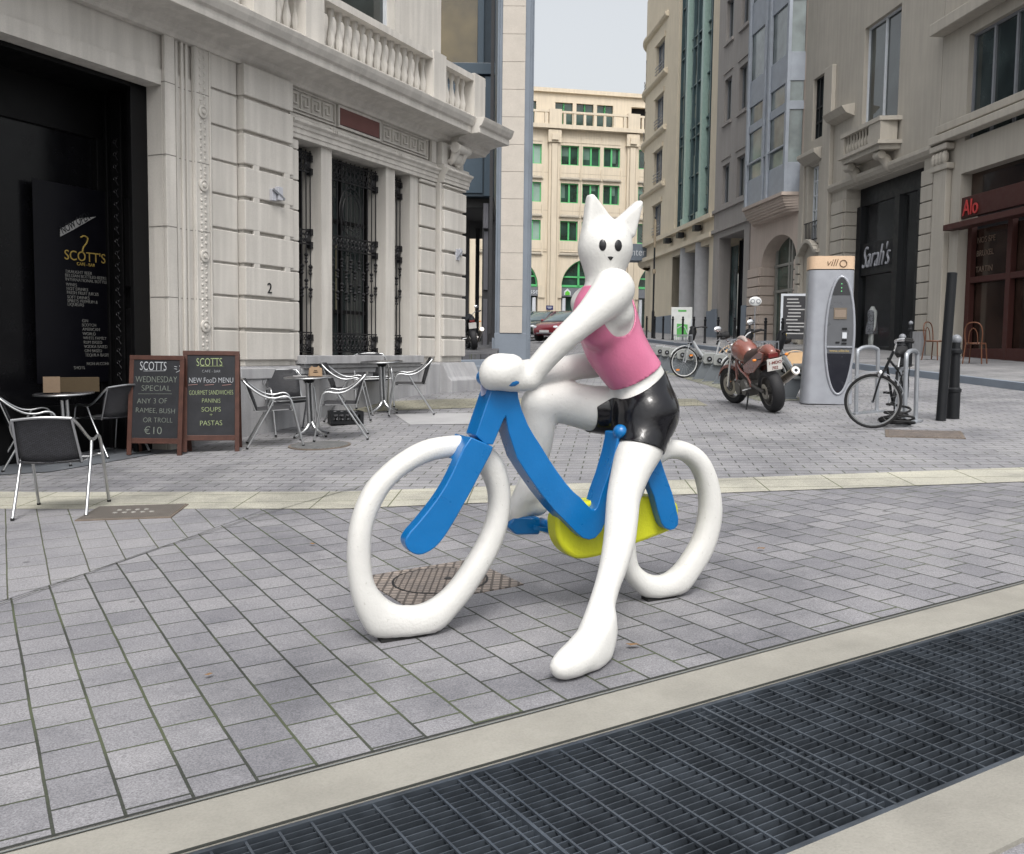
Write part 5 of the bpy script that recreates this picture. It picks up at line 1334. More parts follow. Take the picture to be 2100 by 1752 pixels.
big_bollard('slim black ball topped bollard on the pavement before the pier', 8.78, 21.75, 1.0, .05, up=.12)
big_bollard('black ornate bollard right of the tall black post', 5.80, 12.87, 1.08, .07)
tp = thing('signpost', 'tall plain black post standing near the right edge of the paving', 'post', (5.56, 12.68, gz(5.56, 12.68)), 0, rot=(math.radians(0), math.radians(1.8), 0))
q = MB(); q.lathe([(.064, 0), (.062, .02), (.062, 1.90), (.05, 1.905)], n=16); q.build('post', M['black'], tp, smooth=35)
tp.name = 'black_post'
lp = thing('lamp_pole', 'thin dark pole rising above the far end of the bollard row', 'pole', (6.55, 46.2, gz(6.55, 46.2)+.12))
q = MB(); q.lathe([(.07, 0), (.07, 1.2), (.045, 1.3), (.04, 5.6)], n=10); q.build('pole', M['black'], lp, smooth=35)
q = MB(); q.lathe([(.08, 3.0), (.09, 3.1), (.08, 3.2)], n=10); q.lathe([(.05, 4.2), (.07, 5.2), (.05, 5.5)], n=10); q.build('collar', stone('rusty_collar', (.3, .25, .18)), lp)

# cycle hoops
def hoop(label, x, y, rz, h=.86, w=.30):
    t = thing('cycle_hoop', label, 'cycle rack', (x, y, gz(x, y)), rz, 'steel hoops for locking bicycles')
    q = MB(); q.tube([(-w/2, 0, 0), (-w/2, 0, h-.12), (-w/2+.04, 0, h-.03), (-w/2+.13, 0, h), (w/2-.13, 0, h), (w/2-.04, 0, h-.03), (w/2, 0, h-.12), (w/2, 0, 0)], .028, 10, spline=3); q.build('hoop', M['galv'], t, smooth=60)
    q = MB(); q.box(-w/2-.09, w/2+.09, -.07, .07, 0, .02); q.build('base_plate', M['galv'], t)
    stand(t)
M['galv'] = paint('galvanised_steel', (.36, .38, .41), rough=.4, metal=.6)
hoop('right hand galvanised steel hoop standing free of the old bicycle', 5.07, 12.45, math.radians(50), h=.92, w=.42)
hoop('left hand galvanised steel hoop behind the old bicycle front wheel', 4.98, 13.75, math.radians(30), h=.92, w=.42)
ch = thing('lock_chain', 'heap of dark cable and chain on the ground behind the old bicycle', 'chain', (4.78, 12.15, gz(4.78, 12.15)))
q = MB(); random.seed(9); pts = []
for k in range(40): a = k*.9; pts.append((.18*math.cos(a)*(1-.3*math.sin(k*.37)), .10*math.sin(a), .03+.0065*k*abs(math.sin(k*.21))))
q.tube(pts, .014, 6, spline=2); q.build('cable', M['rubber'], ch, smooth=60)

# kiosk
kio = thing('bike_rental_kiosk', 'grey rounded rental kiosk with an apricot cap and tall dark oval panel', 'kiosk', (4.86, 15.2, gz(4.86, 15.2)), math.radians(-10))
KG_ = paint('kiosk_silver_grey', (.32, .335, .37), rough=.35, metal=.25)
def rr_poly(hw, hd, r, n=6):
    P = []
    for cx, cy, a0 in ((hw-r, hd-r, 0), (-hw+r, hd-r, 90), (-hw+r, -hd+r, 180), (hw-r, -hd+r, 270)):
        for i in range(n+1): a = math.radians(a0+90*i/n); P.append((cx+r*math.cos(a), cy+r*math.sin(a)))
    return P
q = MB(); lv = [(0, .375, .26), (.3, .365, .25), (.8, .35, .245), (1.3, .342, .24), (1.7, .335, .24), (2.03, .335, .24)]; vs = []; fs = []; n_ = None
for z, hw, hd in lv:
    P = rr_poly(hw, hd, .12); n_ = len(P); vs += [(x+(hw-.40)*-.0, y, z) for x, y in P]
for i in range(len(lv)-1):
    for j in range(n_): fs.append((i*n_+j, i*n_+(j+1) % n_, (i+1)*n_+(j+1) % n_, (i+1)*n_+j))
fs += [tuple(range(n_)), tuple((len(lv)-1)*n_+j for j in range(n_))]; q.add(vs, fs); kb_ = q.build('body', KG_, kio, smooth=35)
q = MB(); q.prism(rr_poly(.325, .23, .11), 2.03, 2.045, ax='z'); q.build('seam', M['black'], kio)
q = MB(); q.prism(rr_poly(.337, .242, .12), 2.045, 2.24, ax='z'); cap = q.build('cap', stone('apricot_cap', (.62, .45, .31), rough=.45, bump=0), kio, smooth=35)
tl = stone('brown_lettering', (.17, .11, .07), bump=0)
text('logo', 'vill', .15, tl, cap, (-.10, -.245, 2.09), ext=.002, shear=.3); q = MB(); q.torus((.155, -.246, 2.125), .05, .007, 'y', 20, 6); q.build('logo_ring', tl, cap)
def oval(cx, cz, rx, rz_, n=40): return [(cx+rx*math.cos(2*math.pi*i/n), cz+rz_*math.sin(2*math.pi*i/n)) for i in range(n)]
OX, OZ, ORX, ORZ = .14, 1.04, .195, .87
q = MB(); q.tube([(x, -.252, z) for x, z in oval(OX, OZ, ORX+.012, ORZ+.02)], .022, 8, closed=True); q.build('oval_rim', KG_, kio, smooth=60)
q = MB(); q.prism(oval(OX, OZ, ORX, ORZ), -.258, -.2575+.03); ov = q.build('oval_panel', paint('panel_grey', (.10, .105, .115), rough=.3), kio)
q = MB(); q.prism([(x, z) for x, z in oval(OX, OZ, ORX-.004, ORZ-.004) if z < .86]+[], -.2635, -.2585); q.build('lower_panel', paint('panel_black', (.012, .013, .02), rough=.25), ov)
q = MB(); q.box(OX-ORX*.97, OX+ORX*.97, -.275, -.259, .86, .885); q.build('shelf', KG_, ov)
q = MB(); q.prism([(x, z) for x, z in oval(OX, OZ, ORX-.004, ORZ-.004) if z > 1.55], -.2625, -.2585); q.build('hood_panel', paint('panel_dark', (.03, .032, .036), rough=.3), ov)
q = MB(); q.box(OX-.10, OX+.09, -.268, -.2585, 1.29, 1.46); sc_ = q.build('screen', stone('dull_screen', (.17, .14, .11), rough=.25, bump=0), ov)
q = MB(); q.box(OX-.085, OX+.075, -.27, -.2682, 1.32, 1.43); q.build('display', stone('display_beige', (.25, .20, .16), rough=.2, bump=0), ov)
for (a, b, c_, d, mt) in ((.03, .10, 1.13, 1.16, M['black']), (.035, .10, 1.0, 1.09, M['white']), (-.06, .0, .93, .95, M['black']), (.03, .10, .91, .935, M['black']), (.03, .10, .96, .985, M['black'])):
    q = MB(); q.box(OX+a, OX+b, -.27, -.2585, c_, d); q.build('key_slot', mt, ov)
for z in (1.82, 1.76, 1.71): q = MB(); q.lathe([(.009, -.266), (.009, -.26)], c=(OX, 0, z), axis='y', n=10); q.build('pilot_light', emit_dim('green_light%d' % int(z*100), (.1, .4, .15), .5), ov)
text('address', 'www.villo.be', .055, stone('gold_print', (.5, .38, .16), bump=0), ov, (OX, -.265, .795), ext=.001, align='CENTER')

# signs by the shops
ab = thing('advertising_board', 'white and green advertising board behind the kerb bollards by the white columns', 'sign board', (7.35, 43.0, gz(7.35, 43)+.12), math.radians(-8))
q = MB(); q.M = Matrix(((1, 0, 0, 0), (0, 1, .12, 0), (0, 0, 1, 0), (0, 0, 0, 1))); q.box(-.45, .45, -.02, .02, .0, 1.42); p = q.build('panel', stone('white_board', (.62, .64, .63), bump=0), ab, bevel=.01)
q = MB(); q.box(-.45, -.40, .05, .35, 0, .9); q.box(.40, .45, .05, .35, 0, .9); q.build('support', M['white'], ab)
gp = paint('leaf_green', (.10, .42, .10)); 
q = MB(); q.box(-.16, .2, -.005+.12, .0+.12, 1.22, 1.30) ; q.build('heading', gp, ab)
q = MB(); q.prism([(-.2, .12), (.26, .12), (.26, .66), (-.2, .70)], -.012, .08); q.build('picture', gp, ab)
q = MB(); q.tube([(-.18, -.02, .5), (0, -.02, .6), (.15, -.02, .52), (.24, -.02, .3)], .02, 6, spline=3); q.build('swirl', M['white'], ab)
mb = thing('menu_stand', 'white framed black menu stand on the pavement left of the kiosk', 'sign board', (8.75, 30.3, gz(8.75, 30.3)+.12), math.radians(-12))
q = MB(); 
for s in (-.52, .42): q.box(s, s+.07, -.02, .02, 0, 1.75)
q.box(-.45, .42, -.02, .02, 1.68, 1.75); q.build('frame', M['white'], mb)
q = MB(); q.box(-.45, .42, -.012, .012, .35, 1.68); q.build('panel', paint('menu_black', (.03, .03, .034)), mb)
q = MB(); random.seed(4)
for k in range(11):
    z = 1.60-k*.105; x0 = -.36+random.random()*.08
    q.box(x0, x0+.3+random.random()*.35, -.016, -.0125, z-.035, z)
q.build('menu_lines', stone('grey_print', (.45, .45, .45), bump=0), mb)
# bistro chairs by the red shop
bw_ = stone('brown_bentwood', (.13, .055, .03), rough=.4)
def bistro_chair(label, x, y, rz):
    t = thing('bistro_chair', label, 'chair', (x, y, gz(x, y)+.12), rz, 'brown bentwood chairs outside the red shop')
    q = MB(); q.lathe([(.2, .44), (.21, .46), (.2, .48)], n=20); q.build('seat', bw_, t)
    for a, b in ((-.16, -.16), (.16, -.16), (-.17, .17), (.17, .17)):
        q = MB(); q.tube([(a, b, .45), (a*1.2, b*1.25, 0)], .014, 6); q.build('leg', bw_, t)
    q = MB(); q.tube([(-.17, .17, .45), (-.19, .2, .7), (-.14, .22, .88), (0, .23, .93), (.14, .22, .88), (.19, .2, .7), (.17, .17, .45)], .014, 8, spline=3); q.tube([(-.1, .2, .46), (-.08, .22, .7), (0, .23, .8), (.08, .22, .7), (.1, .2, .46)], .010, 6, spline=3); q.build('backrest', bw_, t, smooth=60)
bistro_chair('brown bentwood chair left of the black post, against the pilaster', 10.3, 24.0, .6)
bistro_chair('brown bentwood chair at the right edge below the red shopfront', 10.45, 22.2, 2.4)

# mannequin in the shop window
mq = thing('mannequin', 'headless white mannequin in a short patterned dress behind the shop glass', 'mannequin', (*RF.world(RF.hit(1787, 700, .68)[0], .68), RF.hit(1787, 723, .68)[1]), RR_)
q = MB()
WM = stone('mannequin_white', (.8, .8, .78), rough=.4, bump=0)
q.tube([(-.10, 0, .0), (-.10, 0, .08), (-.10, .0, .42), (-.09, 0, .52), (-.075, 0, .80)], [.035, .035, .06, .05, .085], 12, spline=3)
q.tube([(.13, -.05, .0), (.12, -.04, .08), (.10, -.04, .42), (.09, -.03, .52), (.075, 0, .80)], [.035, .035, .06, .05, .085], 12, spline=3)
q.tube([(0, 0, .74), (0, 0, .88), (0, 0, 1.02), (0, 0, 1.25), (0, 0, 1.34), (0, 0, 1.45)], [.13, .15, .11, .14, .10, .045], 14, spline=3)
for s in (-1, 1): q.tube([(s*.12, 0, 1.31), (s*.19, 0, 1.27), (s*.22, 0, 1.02), (s*.27, -.04, .78), (s*.26, -.06, .68)], [.05, .048, .036, .028, .02], 10, spline=3)
q.build('body', WM, mq, smooth=80)
q = MB(); q.tube([(0, 0, .58), (0, 0, .72), (0, 0, .90), (0, 0, 1.02), (0, 0, 1.22), (0, 0, 1.33)], [.18, .185, .165, .125, .15, .13], 18, spline=3)
dm, t_, b_ = new_mat('patterned_dress'); vo = N(t_, 'ShaderNodeTexVoronoi', Scale=26.); co_ = N(t_, 'ShaderNodeTexCoord'); t_.links.new(co_.outputs['Object'], vo.inputs['Vector']); r_ = ramp(t_, [(.25, (.02, .02, .025)), (.45, (.30, .30, .33))]); t_.links.new(vo.outputs['Distance'], r_.inputs[0]); t_.links.new(r_.outputs[0], b_.inputs['Base Color'])
q.build('dress', dm, mq, smooth=80)
q = MB(); q.lathe([(.2, -.015), (.2, -.001)], n=20); q.build('stand', M['chrome'], mq)

# a few dry leaves and scraps on the paving
random.seed(17)
lfm = stone('dry_leaf', (.20, .12, .06), bump=0)
lm_ = MB(); lm_.add([(-.03, 0, .002), (-.012, -.014, .008), (.018, -.012, .004), (.035, 0, .010), (.016, .014, .006), (-.014, .012, .010)], [(0, 1, 2, 3, 4, 5)])
LV = [(1300, 1330, 'x'), (640, 1120, 'x'), (1010, 985, 'x'), (430, 1390, 'x'), (1560, 1130, 'x'), (1230, 1105, 'x'), (1720, 930, 'x')]
WH = ['by the foot of the standing leg', 'on the paving left of the front wheel', 'on the pale band behind the front wheel', 'low in the left foreground', 'right of the rear wheel', 'under the yellow chain guard', 'before the motorcycle on the far paving']
for k, (px, py, _) in enumerate(LV):
    r = ray(px, py); kk = H/(GS*r.y+GT*r.x-r.z); X, Y = kk*r.x, kk*r.y
    o = lm_.build('dry_leaf', lfm) if k == 0 else o0.copy()
    if k == 0: o0 = o
    else: COL.objects.link(o)
    o.location = (X, Y, gz(X, Y)+.012); o.rotation_euler = (0, 0, random.uniform(0, 6)); o.scale = (random.uniform(.7, 1.2),)*3
    tag(o, 'small dry brown leaf '+WH[k], 'leaf', 'dry leaves scattered on the paving')

# ------------------------------------------------------------------ motorcycles
def mc_wheel(t, c, R, w, rimm, name='wheel', tr=None):
    tr = tr or w*.5
    q = MB(); pr = []
    for k in range(15):
        a = math.pi*(k/14)-math.pi/2; pr.append((R-tr*.75+tr*.75*math.cos(a), w*.5*math.sin(a)))
    pr = [(R*.66, -w*.36)]+pr+[(R*.66, w*.36)]
    q.lathe(pr, c=c, axis='y', n=40, cap=False); wl = q.build(name, M['tyre'], t, smooth=50)
    q = MB(); q.lathe([(R*.67, -w*.38), (R*.63, -w*.34), (R*.60, -w*.1), (R*.60, w*.1), (R*.63, w*.34), (R*.67, w*.38)], c=c, axis='y', n=32, cap=False)
    for k in range(5):
        a = 2*math.pi*k/5+.3; q.bar((c[0]+.04*math.cos(a), c[1], c[2]+.04*math.sin(a)), (c[0]+R*.62*math.cos(a), c[1], c[2]+R*.62*math.sin(a)), .03, .03)
    q.lathe([(.05, -w*.5), (.06, 0), (.05, w*.5)], c=c, axis='y', n=14); q.build('rim', rimm, wl, smooth=40)
    return wl
M['tyre'] = stone('tyre_rubber', (.02, .02, .022), rough=.65, scale=6, bump=.3, fine=60)
BR = paint('red_brown_tank', (.20, .072, .055), rough=.22, coat=.6); EN = paint('engine_alloy', (.12, .115, .11), rough=.45, metal=.7); EX = paint('exhaust_steel', (.42, .38, .33), rough=.3, metal=.9); DS = paint('brake_disc', (.35, .33, .30), rough=.35, metal=.9)
def motorcycle(label, x, y, heading, lean=-9, dark=False):
    t = thing('motorcycle', label, 'motorcycle', (x, y, gz(x, y)+.004)); t.rotation_euler = (0, 0, math.radians(90-heading))
    body = M['black'] if dark else BR
    # local x forwards from the rear axle, y left, z up
    mc_wheel(t, (0, 0, .315), .315, .185, EN)
    fw = bpy.data.objects.new('steering', None); COL.objects.link(fw); fw.parent = t; fw.location = (1.30, 0, 0); fw.rotation_euler = (0, 0, math.radians(16))
    mc_wheel(fw, (.12, 0, .305), .305, .12, EN)
    for s in (-1, 1):
        q = MB(); q.lathe([(.15, s*.075), (.15, s*.081), (.09, s*.081), (.09, s*.075)], c=(.12, 0, .305), axis='y', n=28, cap=False); q.build('brake_disc', DS, fw)
        q = MB(); q.tube([(.12, s*.105, .30), (-.10, s*.105, .86)], [.028, .021], 10); q.build('fork_leg', M['chrome'], fw, smooth=50)
        q = MB(); q.box(.02, .09, s*.09-.03, s*.09+.03, .38, .50); q.build('caliper', EN, fw, bevel=.01)
    q = MB(); vs = []; fs = []
    for k, a in enumerate(range(25, 175, 12)):
        px_, pz_ = .12+.33*math.cos(math.radians(a)), .305+.33*math.sin(math.radians(a)); vs += [(px_, -.07, pz_-.05), (px_, -.05, pz_), (px_, .05, pz_), (px_, .07, pz_-.05)]
        if k:
            j = 4*(k-1); fs += [(j, j+1, j+5, j+4), (j+1, j+2, j+6, j+5), (j+2, j+3, j+7, j+6)]
    q.add(vs, fs); o = q.build('mudguard', body, fw, smooth=50); md = o.modifiers.new('thick', 'SOLIDIFY'); md.thickness = .006
    q = MB(); q.box(-.14, -.02, -.13, .13, .83, .86); q.box(-.12, -.0, -.12, .12, .70, .73); q.build('yoke', EN, fw, bevel=.01)
    q = MB(); q.ell((.02, 0, .80), .09, .10, .10, 16, 10); q.build('headlight', M['chrome'], fw, smooth=60)
    q = MB(); q.tube([(-.10, 0, .88), (-.10, .10, .95), (-.14, .22, 1.07), (-.24, .36, 1.09)], .012, 8, spline=3); q.tube([(-.10, 0, .88), (-.10, -.10, .95), (-.14, -.22, 1.07), (-.24, -.36, 1.09)], .012, 8, spline=3); q.build('handlebar', M['chrome'], fw, smooth=60)
    for s in (-1, 1):
        q = MB(); q.tube([(-.17, s*.25, 1.075), (-.27, s*.38, 1.095)], .019, 8); q.build('grip', M['rubber'], fw, smooth=60)
        q = MB(); q.tube([(-.10, s*.25, 1.07), (-.10, s*.42, 1.06)], .006, 6); q.build('lever', M['alu'], fw)
        q = MB(); q.tube([(-.15, s*.24, 1.08), (-.12, s*.30, 1.20)], .007, 6); mr = q.build('mirror', M['black'], fw)
        q = MB(); q.ell((-.12, s*.31, 1.23), .018, .075, .045, 14, 8); q.build('mirror_housing', M['chrome'], mr, smooth=60)
        q = MB(); q.lathe([(.045, -.02), (.05, .02), (.03, .06)], c=(-.10, s*.065, .93), axis='x', n=16); g_ = q.build('gauge', M['chrome'], fw, smooth=50)
        q = MB(); q.lathe([(.04, -.026), (.04, -.0205)], c=(-.10, s*.065, .93), axis='x', n=16); q.build('dial', M['white'], g_)
    # tank, seat, tail
    q = MB(); q.tube([(1.12, 0, .84), (1.02, 0, .86), (.86, 0, .87), (.70, 0, .82), (.58, 0, .74)], [.07, .145, .185, .165, .10], 18, spline=4); o = q.build('tank', body, t, smooth=70)
    q = MB(); q.tube([(1.08, 0, .985), (.95, 0, 1.035), (.80, 0, 1.04), (.70, 0, .99)], [.02, .045, .045, .02], 10, spline=3); q.build('tank_stripe', stone('tank_grey', (.36, .30, .28), rough=.3, bump=0), t, smooth=70) if not dark else None
    q = MB(); q.tube([(.66, 0, .74), (.50, 0, .76), (.30, 0, .78), (.12, 0, .83), (-.06, 0, .88)], [.11, .14, .14, .13, .08], 12, spline=3); q.build('seat', stone('seat_brown' if not dark else 'seat_black', (.05, .03, .025) if not dark else (.01, .01, .01), rough=.5), t, smooth=70)
    q = MB()
    for s in (-1, 1): q.prism([(.60, .54), (.64, .66), (.30, .78), (-.05, .90), (-.20, .88), (-.12, .76), (.25, .58)], s*.125-.012, s*.125+.012)
    q.build('side_panel', body, t, bevel=.008)
    q = MB(); q.tube([(.22, 0, .80), (.05, 0, .85), (-.10, 0, .89), (-.24, 0, .84)], [.10, .115, .10, .05], 12, spline=3); q.build('tail', body, t, smooth=70)
    q = MB(); q.box(-.25, -.20, -.07, .07, .80, .87); q.build('tail_light', paint('tail_red', (.12, .01, .01), rough=.3), t, bevel=.01)
    q = MB(); q.M = Matrix.Translation((-.245, 0, .70)) @ Matrix.Rotation(math.radians(-14), 4, 'Y'); q.box(-.006, .006, -.11, .11, -.08, .09); pl_ = q.build('number_plate', stone('plate_white', (.62, .60, .57), rough=.4, bump=0), t)
    if not dark:
        rd = stone('plate_red', (.22, .05, .04), bump=0)
        ry = Matrix.Rotation(math.radians(-14), 4, 'Y')
        for s, zz, yy, sz in (('1-MDO', .015, .095, .062), ('702', -.062, .045, .062)):
            p_ = Matrix.Translation((-.245, 0, .70)) @ ry @ Vector((-.009, yy, zz))
            o = text('plate_text', s, sz, rd, pl_, p_, ext=.001, bold=.001)
            o.rotation_euler = (ry.to_3x3() @ Matrix(((0, 0, -1), (-1, 0, 0), (0, 1, 0)))).to_euler()
    q = MB()
    for s in (-1, 1): q.tube([(1.12, s*.03, .80), (.80, s*.13, .62), (.48, s*.14, .50), (.42, s*.13, .36)], .02, 8, spline=3); q.tube([(.50, s*.12, .52), (.30, s*.12, .72), (.0, s*.09, .84)], .014, 8); q.tube([(1.15, s*.03, .72), (1.0, s*.12, .42), (.85, s*.14, .25)], .018, 8, spline=3)
    q.build('frame', body, t, smooth=50)
    q = MB()
    for s in (-1, 1): q.tube([(.44, s*.12, .40), (0, s*.125, .315)], .024, 8)
    q.build('swingarm', EN, t, smooth=50)
    q = MB(); q.box(.48, .92, -.16, .16, .22, .44); q.tube([(.62, 0, .40), (.56, 0, .62)], .11, 12); q.tube([(.80, 0, .40), (.92, 0, .62)], .11, 12)
    for k in range(5): q.tube([(.85, 0, .45+.035*k), (.852, 0, .455+.035*k)], .135, 14)
    q.lathe([(.11, -.19), (.13, -.16), (.13, .16), (.11, .19)], c=(.60, 0, .34), axis='y', n=20); q.lathe([(.09, .0), (.10, .20)], c=(.82, 0, .32), axis='y', n=18)
    q.build('engine', EN, t, smooth=40, bevel=.006)
    q = MB(); q.tube([(.95, -.06, .50), (1.02, -.08, .30), (.85, -.12, .16), (.45, -.16, .19), (.25, -.20, .30), (.05, -.22, .40)], [.022, .022, .024, .026, .03, .035], 10, spline=4); q.build('exhaust_pipe', EX, t, smooth=60)
    for s in ((-1,) if not dark else (-1,)):
        q = MB(); q.tube([(.08, s*.22, .40), (.0, s*.225, .44), (-.36, s*.245, .58)], [.045, .062, .062], 16, spline=2); mf = q.build('silencer', EX, t, smooth=50)
        d_ = Vector((-.36, s*.02, .14)).normalized(); e_ = Vector((-.36, s*.245, .58))
        q = MB(); q.tube([e_, e_+d_*.012], .05, 16); q.build('end_cap', M['chrome'], mf); q = MB(); q.tube([e_+d_*.013, e_+d_*.016], .026, 12); q.build('outlet', M['black'], mf)
    q = MB(); q.lathe([(.11, .100), (.11, .106), (.05, .106), (.05, .100)], c=(0, 0, .315), axis='y', n=24, cap=False); q.build('brake_disc', DS, t)
    q = MB(); q.lathe([(.10, -.11), (.10, -.12)], c=(0, 0, .315), axis='y', n=24); q.build('sprocket', DS, t)
    q = MB(); q.tube([(.50, .15, .28), (.42, .26, .02), (.36, .31, .0)], .012, 8); q.build('side_stand', M['black'], t)
    for s in (-1, 1): q = MB(); q.tube([(.42, s*.14, .34), (.42, s*.27, .33)], .014, 8); q.build('footrest', M['alu'], t)
    for s in (-1, 1): q = MB(); q.tube([(-.12, s*.1, .80), (-.13, s*.22, .80)], .008, 6); ii = q.build('indicator', M['black'], t); q = MB(); q.ell((-.13, s*.24, .80), .03, .03, .02, 10, 6); q.build('lens', M['orange'], ii, smooth=60)
    flatten(fw, t)
    stand(t); t.rotation_euler = (t.rotation_euler.to_matrix() @ Matrix.Rotation(math.radians(lean), 3, 'X')).to_euler()
    return t
mcy = motorcycle('red brown motorcycle on its side stand, seen from behind beside the docking posts', 3.76, 14.02, 352, lean=-9)
# put the front wheel straight ahead of the rear one on the paving
dkm = motorcycle('black motorcycle seen from behind inside the dark passage', -1.12, 28.6, 352, lean=-5, dark=True)
dkm.location.z += .42
wp = thing('leaflet_pole', 'thin grey stick with a round pale tag rising behind the motorcycle handlebar', 'marker pole', (4.30, 17.55, gz(4.3, 17.55)))
wp.name = 'marker_pole'
q = MB(); q.tube([(0, 0, 0), (0, 0, 1.50)], .008, 6); q.build('stick', M['greymetal'], wp)
q = MB(); q.ell((0, 0, 1.60), .115, .02, .085, 20, 10); dsc = q.build('disc', M['rimwhite'], wp, smooth=60)
for s in (-1, 1): q = MB(); q.lathe([(.04, -.024), (.04, -.017)], c=(s*.05, 0, 1.6), axis='y', n=14); q.build('dark_ring', M['greymetal'], dsc); q = MB(); q.lathe([(.026, -.028), (.026, -.0245)], c=(s*.05, 0, 1.6), axis='y', n=12); q.build('white_centre', M['rimwhite'], dsc)

# ------------------------------------------------------------------ cars
def car(name, label, x, y, heading, c, gl):
    t = thing(name, label, 'car', (x, y, gz(x, y)), math.radians(90-heading), 'cars parked at the far end of the square')
    Lc, Wc = 3.9, 1.66
    # lofted lower body and cabin, x forwards
    def loft(secs):
        vs = []; fs = []; n = None
        for x_, zb, zt, hw, tw in secs:
            P = [(-hw*.96, zb), (-hw, zb+(zt-zb)*.35), (-hw*.99, zb+(zt-zb)*.7), (-tw, zt), (-tw*.5, zt+.015), (tw*.5, zt+.015), (tw, zt), (hw*.99, zb+(zt-zb)*.7), (hw, zb+(zt-zb)*.35), (hw*.96, zb)]
            n = len(P); vs += [(x_, a, b) for a, b in P]
        for i in range(len(secs)-1):
            for j in range(n): fs.append((i*n+j, i*n+(j+1) % n, (i+1)*n+(j+1) % n, (i+1)*n+j))
        fs += [tuple(range(n)), tuple((len(secs)-1)*n+j for j in range(n))]; return vs, fs
    q = MB(); q.add(*loft([(-1.95, .45, .80, .66, .55), (-1.90, .30, .92, .76, .68), (-1.6, .24, .97, .82, .74), (-.8, .22, .96, .83, .77), (.3, .22, .95, .83, .77), (1.0, .24, .93, .82, .73), (1.6, .28, .82, .78, .64), (1.86, .33, .72, .68, .52), (1.95, .40, .62, .55, .40)]))
    pb = paint('car_paint_%s' % name, c, rough=.18, coat=.8, metal=.3)
    bd_ = q.build('body', pb, t, smooth=45)
    q = MB(); q.add(*loft([(-1.88, .90, 1.0, .68, .60), (-1.55, .93, 1.36, .74, .56), (-1.2, .94, 1.44, .75, .57), (-.4, .94, 1.46, .76, .58), (.2, .94, 1.42, .75, .56), (1.05, .90, .96, .72, .62)])); q.build('cabin', gl, t, smooth=40)
    q = MB(); q.add(*loft([(-1.58, 1.36, 1.375, .57, .55), (-1.2, 1.44, 1.46, .58, .56), (-.4, 1.46, 1.48, .59, .57), (.15, 1.425, 1.44, .57, .55)]))
    for s in (-1, 1):
        q.bar((.15, s*.57, 1.43), (.98, s*.69, .95), .06, .05); q.bar((-.45, s*.60, 1.45), (-.45, s*.76, .95), .09, .03); q.bar((-1.55, s*.58, 1.36), (-1.85, s*.68, .95), .10, .06); q.bar((-1.5, s*.585, 1.385), (.15, s*.575, 1.435), .05, .04)
    q.build('roof', pb, t, smooth=40)
    for x_ in (-1.25, 1.25):
        for s in (-1, 1):
            q = MB(); q.lathe([(.30, s*.66), (.305, s*.74), (.28, s*.84), (.19, s*.845)], c=(x_, 0, .30), axis='y', n=24); w = q.build('wheel', M['rubber'], t, smooth=40)
            q = MB(); q.lathe([(.19, s*.846), (.17, s*.83), (.03, s*.85)], c=(x_, 0, .30), axis='y', n=20); q.build('rim', M['alu'], w, smooth=40)
    for s in (-1, 1):
        q = MB(); q.ell((1.80, s*.52, .64), .13, .16, .085, 12, 8); q.build('headlight', window_glass('lamp_glass', (.5, .52, .55), rough=.1), t, smooth=60)
        q = MB(); q.ell((-1.90, s*.66, .88), .06, .09, .15, 10, 8); q.build('tail_light', paint('lamp_red', (.4, .02, .02), rough=.2), t, smooth=60)
        q = MB(); q.ell((.75, s*.90, 1.0), .06, .10, .07, 10, 7); q.build('mirror', pb, t, smooth=60)
    q = MB(); q.box(1.93, 1.965, -.26, .26, .40, .51); q.build('number_plate', M['rimwhite'], t)
    q = MB(); q.box(1.88, 1.955, -.45, .45, .34, .395); q.box(-1.97, -1.90, -.6, .6, .30, .42); q.build('bumper', M['greymetal'], t, bevel=.02)
    return t
gl1 = window_glass('car_glass', (.10, .14, .15), rough=.05)
car('red_car', 'red hatchback parked behind the statue arm, nearest of the far cars', 2.55, 47.0, 215, (.22, .03, .04), gl1)
car('green_car', 'dark grey green hatchback parked left of the red car', 1.55, 50.6, 215, (.05, .06, .055), gl1)
car('silver_car', 'pale blue car parked beyond the green one by the stone pillar', .7, 54.5, 215, (.30, .36, .42), gl1)

# ------------------------------------------------------------------ the white cyclist statue
SX, SY = -.51, 4.55; SR = math.radians(23.1)
ST = Frame(SX, SY, SR); SZ = gz(SX, SY)
def S(px, py, v=0.):
    a, z = ST.hit(px, py, v); return (a, v, z-SZ)
def mpp(px, py, v=0.):      # metres per photo pixel at that point
    a, v_, z = S(px, py, v); w = ST.world(a, v); return w[1]/FPX
def gl_(a, v): return ST.g(a, v)-SZ
statue = thing('cyclist_statue', 'large white cat-headed cyclist statue in pink top and black shorts astride a blue bicycle', 'statue', (SX, SY, SZ), SR)

